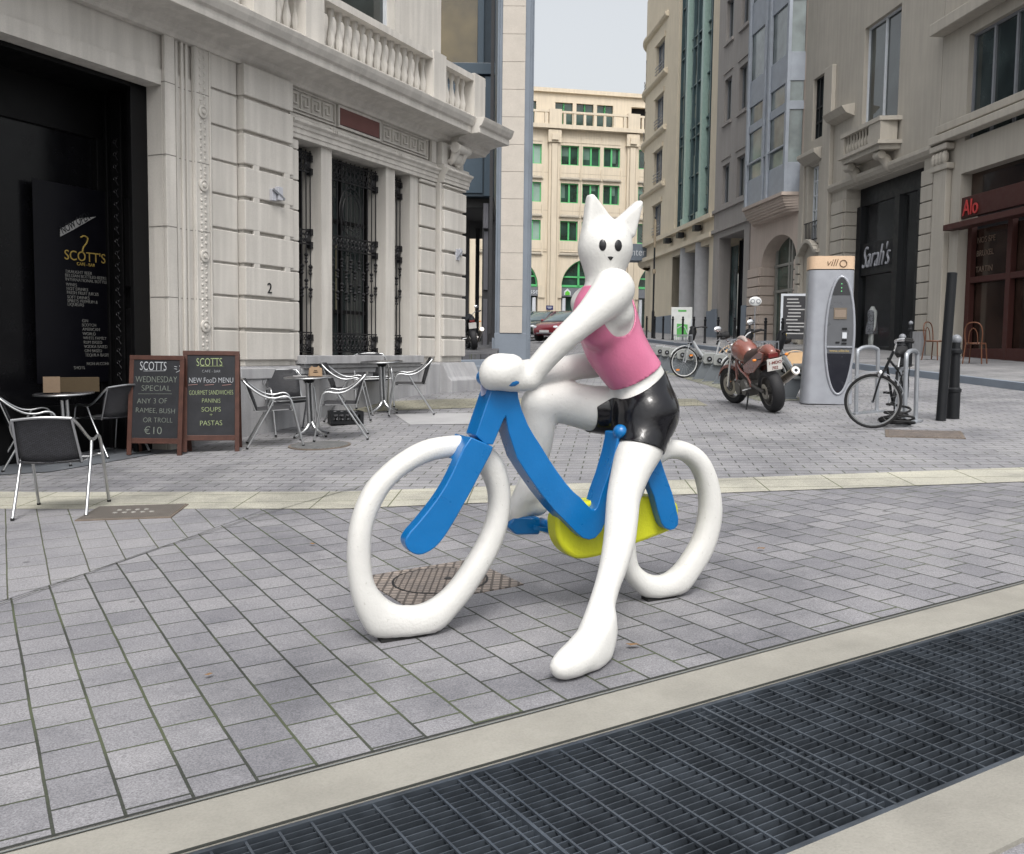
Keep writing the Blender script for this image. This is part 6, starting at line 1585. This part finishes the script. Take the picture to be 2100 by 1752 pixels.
def nets(field, lo, hi, h):
    """surface of a signed distance field (negative inside) as a smooth quad mesh"""
    n = [int(math.ceil((hi[i]-lo[i])/h))+1 for i in range(3)]
    ax = [np.float32(lo[i])+np.float32(h)*np.arange(n[i], dtype=np.float32) for i in range(3)]
    X, Y, Z = np.meshgrid(*ax, indexing='ij'); D = field(X, Y, Z).astype(np.float32); ins = D < 0
    c = np.zeros([k-1 for k in n], np.uint8); sl = [(slice(0, -1), slice(1, None))[b] for b in (0, 1)]
    for i in (0, 1):
        for j in (0, 1):
            for k in (0, 1): c += ins[sl[i], sl[j], sl[k]]
    cells = np.argwhere((c > 0) & (c < 8)); idx = -np.ones(c.shape, np.int64); idx[tuple(cells.T)] = np.arange(len(cells))
    acc = np.zeros((len(cells), 3)); cnt = np.zeros(len(cells))
    corners = [(i, j, k) for i in (0, 1) for j in (0, 1) for k in (0, 1)]
    for a in corners:
        for d in range(3):
            if a[d]: continue
            b = list(a); b[d] = 1
            va = D[tuple((cells+a).T)]; vb = D[tuple((cells+b).T)]; m_ = (va < 0) != (vb < 0)
            t = np.where(m_, va/np.where(m_, va-vb, 1), 0)
            p = np.tile(np.array(a, float), (len(cells), 1)); p[:, d] += t
            acc[m_] += p[m_]; cnt[m_] += 1
    V = (cells+acc/cnt[:, None])*h+np.array(lo)
    F = []
    for d in range(3):
        e1, e2 = [(1, 2), (2, 0), (0, 1)][d]
        s0 = [slice(None)]*3; s1 = [slice(None)]*3; s0[d] = slice(0, -1); s1[d] = slice(1, None)
        A_in = ins[tuple(s0)]; B_in = ins[tuple(s1)]; ed = np.argwhere(A_in != B_in)
        ok = np.all([(ed[:, e] > 0) & (ed[:, e] < n[e]-1) for e in (e1, e2)], axis=0); ed = ed[ok]
        fl = A_in[tuple(ed.T)]
        o1 = np.zeros(3, int); o1[e1] = 1; o2 = np.zeros(3, int); o2[e2] = 1
        q_ = np.stack([idx[tuple((ed-o1-o2).T)], idx[tuple((ed-o2).T)], idx[tuple(ed.T)], idx[tuple((ed-o1).T)]], 1)
        q_[~fl] = q_[~fl][:, ::-1]; F.append(q_)
    return V, np.concatenate(F)
def np_mesh(name, V, F, mat, parent):
    me = bpy.data.meshes.new(name); me.from_pydata(V.tolist(), [], F.tolist() if hasattr(F, 'tolist') else F); me.shade_smooth(); me.materials.append(mat)
    o = bpy.data.objects.new(name, me); COL.objects.link(o); o.parent = parent; return o
def relax(V, F, it=2, lam=.5):
    E_ = np.concatenate([F[:, [0, 1]], F[:, [1, 2]], F[:, [2, 3]], F[:, [3, 0]]]); E_ = np.concatenate([E_, E_[:, ::-1]])
    for _ in range(it):
        s = np.zeros_like(V); c = np.zeros(len(V)); np.add.at(s, E_[:, 0], V[E_[:, 1]]); np.add.at(c, E_[:, 0], 1)
        V = V+lam*(s/np.maximum(c, 1)[:, None]-V)
    return V
def clip_mesh(V, F, f):
    """keep the part of the mesh where f > 0, cutting faces along f = 0"""
    T = np.concatenate([F[:, [0, 1, 2]], F[:, [0, 2, 3]]]); vs = V.tolist(); out = []; cache = {}
    pos = f > 0; s = pos[T].sum(1); out += T[s == 3].tolist()
    def cut(a, b):
        k = (min(a, b), max(a, b))
        if k not in cache:
            t = f[a]/(f[a]-f[b]); cache[k] = len(vs); vs.append((V[a]+t*(V[b]-V[a])).tolist())
        return cache[k]
    for tri in T[(s > 0) & (s < 3)]:
        p = [i for i in range(3) if pos[tri[i]]]
        if len(p) == 1:
            a, b, c = tri[p[0]], tri[(p[0]+1) % 3], tri[(p[0]+2) % 3]; out.append([a, cut(a, b), cut(a, c)])
        else:
            k = ({0, 1, 2}-set(p)).pop(); c, a, b = tri[k], tri[(k+1) % 3], tri[(k+2) % 3]; out.append([a, b, cut(b, c), cut(a, c)])
    used = sorted({i for f_ in out for i in f_}); mp = {u: i for i, u in enumerate(used)}
    return [vs[u] for u in used], [[int(mp[i]) for i in f_] for f_ in out]
MARG = .09
def cone_into(D, X, Y, Z, a, ra, b, rb):
    """lower the field D where the tapered limb a-b is near"""
    a = np.array(a, np.float32); b = np.array(b, np.float32); r = max(ra, rb)+MARG
    sl = []
    for ax_, d in ((X[:, 0, 0], 0), (Y[0, :, 0], 1), (Z[0, 0, :], 2)):
        lo_, hi_ = min(a[d], b[d])-r, max(a[d], b[d])+r; i0 = int(np.searchsorted(ax_, lo_)); i1 = int(np.searchsorted(ax_, hi_))
        if i1 <= i0: return
        sl.append(slice(i0, i1))
    sl = tuple(sl); x, y, z = X[sl], Y[sl], Z[sl]; ba = b-a; L2 = float(ba@ba)
    px, py, pz = x-a[0], y-a[1], z-a[2]; t = np.clip((px*ba[0]+py*ba[1]+pz*ba[2])/L2, 0, 1)
    D[sl] = np.minimum(D[sl], np.sqrt((px-t*ba[0])**2+(py-t*ba[1])**2+(pz-t*ba[2])**2)-(ra+(rb-ra)*t))
def smin(a, b, k):
    h = np.clip(.5+.5*(b-a)/k, 0, 1); return b+(a-b)*h-k*h*(1-h)
def chain(pts, sub=7):
    """pts: (px, py, v, radius in photo pixels) -> field of a limb, smooth along its length"""
    P = [np.array([*S(x, y, v), r*mpp(x, y, v)]) for x, y, v, r in pts]; n = len(P); Q = []
    for i in range(n-1):
        p0, p1, p2, p3 = P[max(i-1, 0)], P[i], P[i+1], P[min(i+2, n-1)]
        for j in range(sub):
            t = j/sub; Q.append(.5*((2*p1)+(-p0+p2)*t+(2*p0-5*p1+4*p2-p3)*t*t+(-p0+3*p1-3*p2+p3)*t**3))
    Q.append(P[-1])
    def f(X, Y, Z):
        D = np.full(X.shape, MARG, np.float32)
        for a, b in zip(Q, Q[1:]): cone_into(D, X, Y, Z, a[:3], a[3], b[:3], b[3])
        return D
    return f
def ellf(px, py, v, rx, rv, rz):
    c = S(px, py, v); k = mpp(px, py, v); rx *= k; rz *= k
    def f(X, Y, Z):
        q = np.sqrt(((X-c[0])/rx)**2+((Y-c[1])/rv)**2+((Z-c[2])/rz)**2); return (q-1)*min(rx, rv, rz)
    return f
def lv(y): return -.13-.60*max(0., (y-900)/470)      # the standing leg swings out towards the viewer
near_leg = chain([(1326, 855, -.06, 60), (1313, 915, -.13, 49), (1296, 960, lv(960), 41.5), (1280, 1015, lv(1015), 35.5), (1275, 1061, lv(1061), 34.5), (1270, 1109, lv(1109), 33.5), (1259, 1157, lv(1157), 30), (1246, 1200, lv(1199), 27), (1233, 1245, lv(1240), 28.5), (1222, 1295, lv(1290), 34)], 5)
foot = chain([(1236, 1270, -.60, 29), (1216, 1312, -.67, 37), (1194, 1342, -.74, 40), (1170, 1360, -.79, 36), (1152, 1368, -.82, 26)], 4)
foot2 = chain([(1246, 1296, -.62, 21), (1230, 1338, -.69, 28), (1206, 1358, -.74, 32)], 4)
far_leg = chain([(1318, 848, .10, 56), (1262, 842, .14, 50.5), (1215, 838, .18, 47), (1160, 827, .21, 43.5), (1112, 825, .22, 40)], 5)
far_shin = chain([(1106, 832, .22, 38), (1105, 886, .23, 32.5), (1101, 935, .24, 26.5), (1090, 980, .25, 22.5), (1082, 1015, .25, 24)], 5)
far_foot = chain([(1104, 1036, .27, 21), (1078, 1040, .26, 21), (1053, 1062, .23, 18)])
far_heel = chain([(1084, 1000, .25, 22), (1102, 1036, .27, 20)])
far_toe = chain([(1082, 1000, .25, 20), (1052, 1050, .23, 20)])
torso_c = [(1240, 596, 0, 40), (1246, 645, 0, 56), (1258, 700, 0, 60.5), (1284, 745, 0, 57), (1312, 785, 0, 54.5), (1323, 838, 0, 62)]
torso_f = chain(torso_c)
chest = chain([(1220, 622, .13, 38), (1232, 640, 0, 50), (1262, 640, -.13, 38)])
bust = chain([(1226, 676, -.09, 38), (1236, 672, .10, 38)], 2)
butt = chain([(1328, 848, -.08, 58), (1328, 845, .10, 56)], 2)
near_arm = chain([(1258, 594, -.17, 44), (1243, 614, -.20, 40), (1205, 652, -.22, 31), (1165, 688, -.215, 27), (1125, 728, -.19, 25), (1095, 764, -.165, 24)], 5)
far_arm = chain([(1202, 622, .17, 32), (1222, 690, .22, 26), (1236, 742, .24, 26), (1185, 752, .24, 26.5), (1130, 760, .20, 24), (1090, 762, .18, 24)])
hand = chain([(1085, 778, -.16, 25), (1050, 776, -.15, 28), (1022, 764, -.15, 37), (1010, 775, -.14, 27)])
hand2 = chain([(1048, 756, -.15, 30), (1026, 760, -.15, 34)])
far_hand = chain([(1090, 762, .18, 24), (1040, 765, .17, 26)])
neck = chain([(1240, 540, 0, 44), (1241, 575, 0, 33), (1242, 610, 0, 36)])
head = ellf(1241.5, 506, 0, 56.5, .125, 57)
jaw = chain([(1241, 515, 0, 50), (1240, 548, 0, 42), (1240, 568, 0, 34)])
def ear(tip, bl, br, th=.022):
    P = [S(*p) for p in (tip, bl, br)]; P2 = [(p[0], p[2]) for p in P]; rr = .016
    cs, sn = math.cos(SR), math.sin(SR)
    def f(X, Y, Z):
        d = None; s_ = None; A = 0
        for i in range(3): A += P2[i][0]*P2[(i+1) % 3][1]-P2[(i+1) % 3][0]*P2[i][1]
        Xr = X; sg = 1 if A > 0 else -1; dm_ = np.full(X.shape, 1e9, np.float32); out = np.full(X.shape, -1e9, np.float32)
        for i in range(3):
            a = P2[i]; b = P2[(i+1) % 3]; ex, ez = b[0]-a[0], b[1]-a[1]; L_ = math.hypot(ex, ez)
            wx, wz = Xr-a[0], Z-a[1]; t = np.clip((wx*ex+wz*ez)/L_**2, 0, 1); dm_ = np.minimum(dm_, np.hypot(wx-t*ex, wz-t*ez))
            out = np.maximum(out, -sg*(ex*wz-ez*wx)/L_)
        d2 = np.where(out < 0, -dm_, dm_); dy = np.abs(Y)-th
        return np.minimum(np.maximum(d2, dy), 0)+np.hypot(np.maximum(d2, 0), np.maximum(dy, 0))-rr
    return f
ear1 = ear((1211, 404), (1200, 484), (1250, 458)); ear2 = ear((1310, 417), (1264, 458), (1293, 484))
def F_lower(X, Y, Z):
    d = smin(torso_f(X, Y, Z), smin(chest(X, Y, Z), bust(X, Y, Z), .03), .04); d = smin(d, butt(X, Y, Z), .05)
    d = smin(d, near_leg(X, Y, Z), .03); d = smin(d, smin(far_leg(X, Y, Z), far_shin(X, Y, Z), .02), .03); return d
def F_body(X, Y, Z):
    d = F_lower(X, Y, Z)
    for g_, k in ((neck, .05), (far_arm, .03), (near_arm, .025), (foot, .03), (foot2, .03), (far_foot, .02), (far_heel, .02), (far_toe, .03)): d = smin(d, g_(X, Y, Z), k)
    d = smin(d, smin(hand(X, Y, Z), hand2(X, Y, Z), .02), .015); d = smin(d, far_hand(X, Y, Z), .02)
    hd = smin(head(X, Y, Z), jaw(X, Y, Z), .03); hd = smin(hd, ear1(X, Y, Z), .012); hd = smin(hd, ear2(X, Y, Z), .012)
    d = smin(d, hd, .012)
    # soles cut off flat by the paving
    gnd = (Z - ((GS*SR_n[0]+GT*SR_n[1])*X + (GS*SR_n[2]+GT*SR_n[3])*Y + .006))
    return np.maximum(d, -gnd)
SR_n = (math.sin(SR), math.cos(SR), math.cos(SR), -math.sin(SR))
LO, HI = (.18, -1.0, -.03), (1.66, .44, 2.30)
_h = .0125
V, F = nets(F_body, LO, HI, _h); V = relax(V, F, 3, .4)
def stain_white(name, c=(.64, .635, .61)):
    m, t, b = new_mat(name); L = t.links.new
    co = N(t, 'ShaderNodeTexCoord')
    n1 = N(t, 'ShaderNodeTexNoise', Scale=2.5, Detail=6, Roughness=.6); L(co.outputs['Object'], n1.inputs['Vector'])
    r1 = ramp(t, [(.3, mul(c, .88)), (.7, mul(c, 1.04))]); L(n1.outputs['Fac'], r1.inputs[0])
    n2 = N(t, 'ShaderNodeTexNoise', Scale=38., Detail=5, Roughness=.75); L(co.outputs['Object'], n2.inputs['Vector'])
    r2 = ramp(t, [(.28, (.50, .48, .43)), (.37, (1, 1, 1))]); L(n2.outputs['Fac'], r2.inputs[0])
    mx = N(t, 'ShaderNodeMix', data_type='RGBA', blend_type='MULTIPLY'); mx.inputs[0].default_value = .8; L(r1.outputs[0], mx.inputs[6]); L(r2.outputs[0], mx.inputs[7])
    L(mx.outputs[2], b.inputs['Base Color']); b.inputs['Roughness'].default_value = .42; b.inputs['Specular IOR Level'].default_value = .4
    n3 = N(t, 'ShaderNodeTexNoise', Scale=80., Detail=3); L(co.outputs['Object'], n3.inputs['Vector'])
    bp = N(t, 'ShaderNodeBump', Strength=.30, Distance=.006); L(n3.outputs['Fac'], bp.inputs['Height']); L(bp.outputs[0], b.inputs['Normal'])
    return m
M['swhite'] = stain_white('statue_white'); 
M['spink'] = paint('statue_pink', (.56, .155, .27), rough=.38, coat=.1, bump=.35, bs=80, var=.10)
M['sblack'] = paint('statue_black', (.006, .006, .008), rough=.16, coat=.0, bump=.35, bs=38, spec=.42)
M['sblue'] = paint('statue_blue', (.0, .125, .36), rough=.3, coat=.25, bump=.22, bs=70, var=.06)
M['syellow'] = paint('statue_yellow', (.52, .54, .015), rough=.4, coat=.1, bump=.5, bs=55, var=.08)
body = np_mesh('body', V, F, M['swhite'], statue)
# clothing: shells a few millimetres outside the body
def Fw_(off):
    def f(X, Y, Z): return F_lower(X, Y, Z)-off
    return f
Vc, Fc = nets(Fw_(.007), LO, HI, _h); Vc = relax(Vc, Fc, 3, .4)
Vs, Fs = Vc, Fc
def F_top(X, Y, Z): return smin(smin(torso_f(X, Y, Z), smin(chest(X, Y, Z), bust(X, Y, Z), .03), .04), butt(X, Y, Z), .05)-.007
Vc, Fc = nets(F_top, (.5, -.5, 1.0), (1.66, .44, 2.0), _h); Vc = relax(Vc, Fc, 3, .4)
A_ax = np.array(S(1252, 690)); B_ax = np.array(S(1318, 822)); up_ = A_ax-B_ax; up_ /= np.linalg.norm(up_)
hem = np.array(S(1310, 764)); wst = np.array(S(1315, 782))
def imgxy(V):
    """photo coordinates of points in the statue's space, used only to read off the outline of the hems"""
    cs, sn = math.cos(SR), math.sin(SR)
    x = SX+V[:, 0]*cs-V[:, 1]*sn; y = SY+V[:, 0]*sn+V[:, 1]*cs; z = SZ+V[:, 2]-H
    d = y*FWD.y+z*FWD.z; return CXP+FPX*(x*RGT.x+y*RGT.y+z*RGT.z)/d, CYP-FPX*(x*UPV.x+y*UPV.y+z*UPV.z)/d
c0 = np.array(S(1266, 632, -.14)); ka = 46*mpp(1272, 640); kz = 57*mpp(1272, 640)
dx_ = (Vc[:, 0]-c0[0])/ka; dz_ = (Vc[:, 2]-c0[2])/kz
scoop = np.where(dz_ > 0, np.abs(dx_)-1, np.hypot(dx_, dz_)-1)*.06
scoop = np.where(np.abs(Vc[:, 1]) < .075, .1, scoop)
f_hem = (Vc-hem)@up_; ztop = S(1240, 588)[2]
f_top = np.minimum(np.minimum(f_hem, scoop), ztop-Vc[:, 2])
v_, f_ = clip_mesh(Vc, Fc, f_top); top = link_mesh('tank_top', v_, f_, M['spink'], statue); top.data.shade_smooth()
Vc, Fc = Vs, Fs
f_w = (wst-Vc)@up_
h1, h2, h3 = (np.array(S(*p)) for p in ((1268, 904, -.13), (1305, 903, -.245), (1355, 938, -.10)))
hn = np.cross(h2-h1, h3-h1); hn /= np.linalg.norm(hn); hn = hn if hn[2] > 0 else -hn
f_near = np.where(Vc[:, 1] < .02, (Vc-h1)@hn, (Vc-h1)@hn+.10)
fa = np.array(S(1221, 838, .0)); f_far = (Vc[:, 0]-S(1223, 838, .07)[0])+.10*(Vc[:, 2]-S(1223, 838, .07)[2])
f_sh = np.minimum(np.minimum(f_w, f_near), f_far)
v_, f_ = clip_mesh(Vc, Fc, f_sh); sh = link_mesh('shorts', v_, f_, M['sblack'], statue); sh.data.shade_smooth()
for o in (top, sh):
    md = o.modifiers.new('thick', 'SOLIDIFY'); md.thickness = .006; md.offset = -1
# plain painted face
def F_pt(p): return float(F_body(np.array([[[p[0]]]], np.float32), np.array([[[p[1]]]], np.float32), np.array([[[p[2]]]], np.float32))[0, 0, 0])
def on_surface(px, py):
    lo_, hi_ = -.30, .05
    for k in range(60):
        v = lo_+(hi_-lo_)*k/59; p = S(px, py, v)
        if F_pt(p) < 0: break
    a, b = v-(hi_-lo_)/59, v
    for _ in range(12):
        c = (a+b)/2
        if F_pt(S(px, py, c)) < 0: b = c
        else: a = c
    p = S(px, py, a); e = .004
    n_ = Vector((F_pt((p[0]+e, p[1], p[2]))-F_pt((p[0]-e, p[1], p[2])), F_pt((p[0], p[1]+e, p[2]))-F_pt((p[0], p[1]-e, p[2])), F_pt((p[0], p[1], p[2]+e))-F_pt((p[0], p[1], p[2]-e))))
    return Vector(p), n_.normalized()
def mark(name, outline, centre, mat, lift=.003, rings=3):
    P = [on_surface(*centre)]; rr = []
    for k in range(1, rings+1): rr.append([on_surface(centre[0]+(x-centre[0])*k/rings, centre[1]+(y-centre[1])*k/rings) for x, y in outline])
    vs = [P[0][0]+P[0][1]*lift*1.5]+[p+n_*(lift*(1.3 if k < rings-1 else .2)) for k, r in enumerate(rr) for p, n_ in r]; n = len(outline)
    fs = [(0, 1+j, 1+(j+1) % n) for j in range(n)]
    for k in range(rings-1): fs += [(1+k*n+j, 1+(k+1)*n+j, 1+(k+1)*n+(j+1) % n, 1+k*n+(j+1) % n) for j in range(n)]
    return link_mesh(name, vs, fs, mat, body, smooth=60)
Zf = lambda L: [((860+x/2.92)/1.2443, (1080+y/2.92)/1.2443) for x, y in L]
Zr = lambda L: [((1280+x/2.503)/1.2443, (1080+y/2.503)/1.2443) for x, y in L]
Zs = lambda L: [((1200+x/3.5)/1.2443, (860+y/3.5)/1.2443) for x, y in L]
Zt = lambda L: [((1080+x/5.25)/1.2443, (1080+y/5.25)/1.2443) for x, y in L]
fm_ = paint('face_black', (.012, .012, .014), rough=.3)
for cx_, cy_ in ((1236, 503), (1268, 504)):
    mark('eye', [(cx_+7.5*math.cos(t), cy_+12*math.sin(t)) for t in [2*math.pi*i/16 for i in range(16)]], (cx_, cy_), fm_)
mark('grip_end', Zs([(345, 436), (375, 405), (410, 392), (438, 400), (434, 418), (400, 440), (365, 443)]), Zs([(395, 418)])[0], M['sblue'])
mark('nose', [(1246, 527), (1250, 526), (1254, 526), (1258, 528), (1255, 532), (1252, 535), (1249, 532)], (1252, 530), fm_, rings=2)

# the bicycle: every part is a solid with its own thickness
def outline_prism(pts, v0, v1, name, mat, parent, bevel=.008):
    """pts are the outline of the face nearest the viewer, read off the photograph"""
    q = MB(); q.prism([(S(x, y, v0)[0], S(x, y, v0)[2]) for x, y in pts], v0, v1); return q.build(name, mat, parent, bevel=bevel, seg=3, smooth=35)
def smooth_line(pts, k=4, closed=True):
    n = len(pts); out = []
    for i in range(n if closed else n-1):
        p0, p1, p2, p3 = (pts[(i+j) % n] if closed else pts[max(0, min(n-1, i+j))] for j in (-1, 0, 1, 2))
        for j in range(k):
            t = j/k; out.append(tuple(.5*((2*p1[d])+(-p0[d]+p2[d])*t+(2*p0[d]-5*p1[d]+4*p2[d]-p3[d])*t*t+(-p0[d]+3*p1[d]-3*p2[d]+p3[d])*t**3) for d in (0, 1)))
    if not closed: out.append(pts[-1])
    return out
def ray_hit(poly, c, th):
    dx, dy = math.cos(th), math.sin(th); best = None
    for (x0, y0), (x1, y1) in zip(poly, poly[1:]+poly[:1]):
        ex, ey = x1-x0, y1-y0; den = dx*ey-dy*ex
        if abs(den) < 1e-9: continue
        t = ((x0-c[0])*ey-(y0-c[1])*ex)/den; u = ((x0-c[0])*dy-(y0-c[1])*dx)/den
        if t > 0 and -1e-6 <= u <= 1+1e-6: best = t if best is None else max(best, t)
    return best
def ring(name, outer, inner, c, parent, half=.06, v=0., flat_y=None):
    outer = smooth_line(outer); inner = smooth_line(inner); vs = []; fs = []; NT, NS = 96, 16
    for i in range(NT):
        th = 2*math.pi*i/NT; ro, ri = ray_hit(outer, c, th), ray_hit(inner, c, th); rm, rh = (ro+ri)/2, (ro-ri)/2
        for j in range(NS):
            a = 2*math.pi*j/NS; ca, sa = math.cos(a), math.sin(a); pw = .85
            r = rm+rh*math.copysign(abs(ca)**pw, ca); p = S(c[0]+r*math.cos(th), c[1]+r*math.sin(th), v)
            vs.append((p[0], v+half*math.copysign(abs(sa)**pw, sa), max(p[2], gl_(p[0], v)+.014)))
    for i in range(NT):
        for j in range(NS): fs.append((i*NS+j, ((i+1) % NT)*NS+j, ((i+1) % NT)*NS+(j+1) % NS, i*NS+(j+1) % NS))
    return link_mesh(name, vs, fs, M['swhite'], parent, smooth=80)
fo = Zf([(975, 98), (830, 95), (650, 130), (480, 220), (340, 330), (220, 460), (140, 620), (95, 780), (78, 950), (80, 1100), (100, 1250), (140, 1400), (190, 1500), (235, 1572), (300, 1598), (470, 1606), (640, 1602), (720, 1570), (800, 1510), (880, 1420), (980, 1300), (1080, 1150), (1180, 980), (1250, 800), (1280, 620), (1280, 480), (1250, 330), (1200, 235), (1110, 145)])
fi = Zf([(890, 256), (700, 282), (520, 370), (400, 480), (320, 610), (265, 760), (248, 900), (250, 1050), (270, 1170), (330, 1270), (430, 1345), (530, 1358), (640, 1345), (760, 1275), (860, 1175), (960, 1030), (1050, 880), (1110, 740), (1135, 600), (1120, 480), (1070, 375), (1000, 290)])
DP = stone('dark_pad', (.02, .02, .02), bump=0)  # near-black pads added under the wheels as painted contact shade
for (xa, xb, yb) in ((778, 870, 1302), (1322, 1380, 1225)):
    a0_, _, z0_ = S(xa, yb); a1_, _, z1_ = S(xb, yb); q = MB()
    q.add([(a, v, gl_(a, v)+h_) for a in (a0_, a1_) for v in (-.035, .035) for h_ in (-.02, .016)], [(0, 1, 3, 2), (4, 6, 7, 5), (1, 5, 7, 3), (0, 4, 5, 1), (2, 3, 7, 6)]); q.build('contact_shade_pad', DP, statue)
fwheel = ring('front_wheel', fo, fi, Zf([(660, 830)])[0], statue, half=.062)
ro = Zr([(1050, 106), (1140, 110), (1230, 145), (1305, 215), (1360, 330), (1390, 480), (1392, 600), (1365, 740), (1315, 865), (1255, 960), (1200, 1040), (1150, 1090), (1080, 1115), (990, 1124), (900, 1105), (835, 1045), (785, 975), (755, 880), (745, 760), (750, 620), (775, 470), (820, 320), (890, 190), (970, 125)])
ri = Zr([(1040, 236), (1100, 228), (1160, 245), (1215, 295), (1250, 370), (1270, 480), (1265, 600), (1230, 730), (1170, 835), (1110, 915), (1050, 962), (1000, 974), (940, 962), (890, 930), (855, 885), (842, 800), (845, 690), (862, 560), (900, 420), (960, 300)])
rwheel = ring('rear_wheel', ro, ri, Zr([(1050, 620)])[0], statue, half=.062)
FV = -.135
# head tube with the sweeping main tube and the rising seat tube: one V-shaped slab
frame_o = Zs([(190, 470), (300, 440), (425, 470), (432, 540), (462, 650), (520, 790), (575, 885), (640, 985), (700, 1085), (760, 1175), (810, 1245), (860, 1312), (925, 1385), (990, 1440), (1045, 1500), (1090, 1545), (1112, 1547), (1135, 1520)]) \
    + Zr([(640, 440), (680, 330), (718, 200), (738, 110), (742, 62), (775, 58), (820, 130), (800, 230), (760, 330), (715, 460), (682, 600), (655, 655), (640, 690), (600, 735), (560, 746), (520, 735), (480, 702), (430, 650), (340, 560), (250, 450), (170, 335), (100, 225), (45, 55)]) \
    + Zs([(320, 712), (300, 740), (205, 965), (130, 960), (50, 880), (100, 730), (165, 540)])
fr_o = outline_prism(frame_o, FV, .0, 'bicycle_frame', M['sblue'], statue, bevel=.005)
fork_pts = smooth_line(Zf([(1000, 108), (1160, 180), (1130, 270), (1060, 390), (1000, 500), (930, 620), (870, 730), (800, 850), (730, 930), (660, 975), (600, 982), (545, 955), (515, 915), (512, 870), (540, 815), (600, 750), (680, 650), (760, 550), (830, 430), (880, 320), (930, 220)]), 3)
fork_pts = [p for p in Zf([(1000, 104), (1166, 178), (1150, 225), (1060, 395)])]+smooth_line(Zf([(1000, 510), (935, 625), (870, 740), (800, 850), (735, 925), (660, 972), (600, 982), (545, 958), (515, 915), (512, 868), (545, 812), (600, 750), (680, 652), (760, 545), (830, 430), (885, 315)]), 3, closed=False)+Zf([(940, 190)])
outline_prism(fork_pts, -.15, -.066, 'fork_blade', M['sblue'], statue, bevel=.006)
def shift_far(pts, v0, v1):      # the same shape on the far side of the wheel
    q = MB(); q.prism([(S(x, y, -.15)[0], S(x, y, -.15)[2]) for x, y in pts], v0, v1); return q
cr_pts = Zf([(1000, 108), (1160, 180), (1120, 290), (900, 280), (950, 190)])
shift_far(cr_pts, -.066, .066).build('fork_crown', M['sblue'], statue, smooth=35)
q = MB(); hb1 = S(1030, 778, -.34); hb0 = S(1000, 768, .30)
q.tube([S(1035, 775, -.12), S(1035, 775, -.05), S(1030, 770, .25)], .030, 16); q.build('handlebar', M['sblue'], statue, smooth=60)
hs_pts = Zs([(190, 505), (425, 500), (400, 600), (160, 600)])
q = MB(); gr_c = S(1054, 788, -.315); 
pass
q = MB(); p0 = S(999, 775, -.10); q.lathe([(.02, -.05), (.038, -.04), (.042, 0), (.038, .04), (.02, .05)], c=(p0[0]-.002, p0[1], p0[2]), axis='y', n=24); q.build('handlebar_cap', M['sblue'], statue, smooth=50)
q = MB(); q.prism([(S(x, y, -.06)[0], S(x, y, -.06)[2]) for x, y in ((984, 752), (990, 768), (1004, 800), (986, 812))], -.08, -.06); q.build('paper_scrap', stone('pale_scrap', (.45, .47, .62), bump=0), statue)
# saddle, seat strut, rear fork
q = MB(); c = S(1272, 886, -.12); q.ell(c, .036, .04, .038, 18, 12); c = S(1300, 888, .0); q.ell(c, .09, .09, .035, 18, 12); q.build('saddle', M['sblue'], statue, smooth=70)
outline_prism(Zr([(925, 330), (960, 250), (1000, 215), (1018, 232), (1050, 330), (1092, 445), (1112, 520), (1132, 610), (1130, 650), (1108, 678), (1078, 686), (1045, 672), (1022, 640), (1000, 570), (975, 470), (945, 400)]), -.13, -.066, 'rear_fork', M['sblue'], statue, bevel=.006)
outline_prism(Zr([(870, 290), (960, 240), (1010, 250), (1000, 330), (940, 420), (880, 400)]), -.066, .066, 'fork_bridge', M['sblue'], statue)
# chain guard
yo = smooth_line(Zr([(352, 650), (365, 590), (410, 548), (500, 512), (560, 500), (700, 480), (860, 470), (1000, 470), (1080, 485), (1125, 515), (1135, 570), (1122, 640), (1085, 685), (1000, 722), (870, 770), (760, 800), (650, 845), (560, 866), (480, 868), (410, 825), (365, 750)]), 3)
outline_prism(yo, -.065, .06, 'chain_guard', M['syellow'], statue, bevel=.02)
q = MB(); q.lathe([(.035, -.06), (.035, .30)], c=(S(1160, 1095)[0], 0, S(1160, 1095)[2]), axis='y', n=16); q.build('crank_axle', M['sblue'], statue, smooth=40)
# pedals
pd = Zt([(1230, 1260), (1270, 1310), (1580, 1290), (1570, 1480), (1545, 1495), (1250, 1500), (1130, 1385)])
q = MB(); P = [S(x, y, .18) for x, y in Zt([(1215, 1262), (1262, 1258), (1560, 1262), (1580, 1298), (1570, 1480), (1545, 1495), (1250, 1500), (1130, 1385)])]
q.prism([(p[0], p[2]) for p in P], .18, .32); q.build('pedal', M['sblue'], statue, bevel=.01, smooth=35)
q = MB(); q.bar(S(1160, 1095, .12), S(1095, 1082, .14), .02, .02); q.build('crank', M['sblue'], statue, smooth=35)
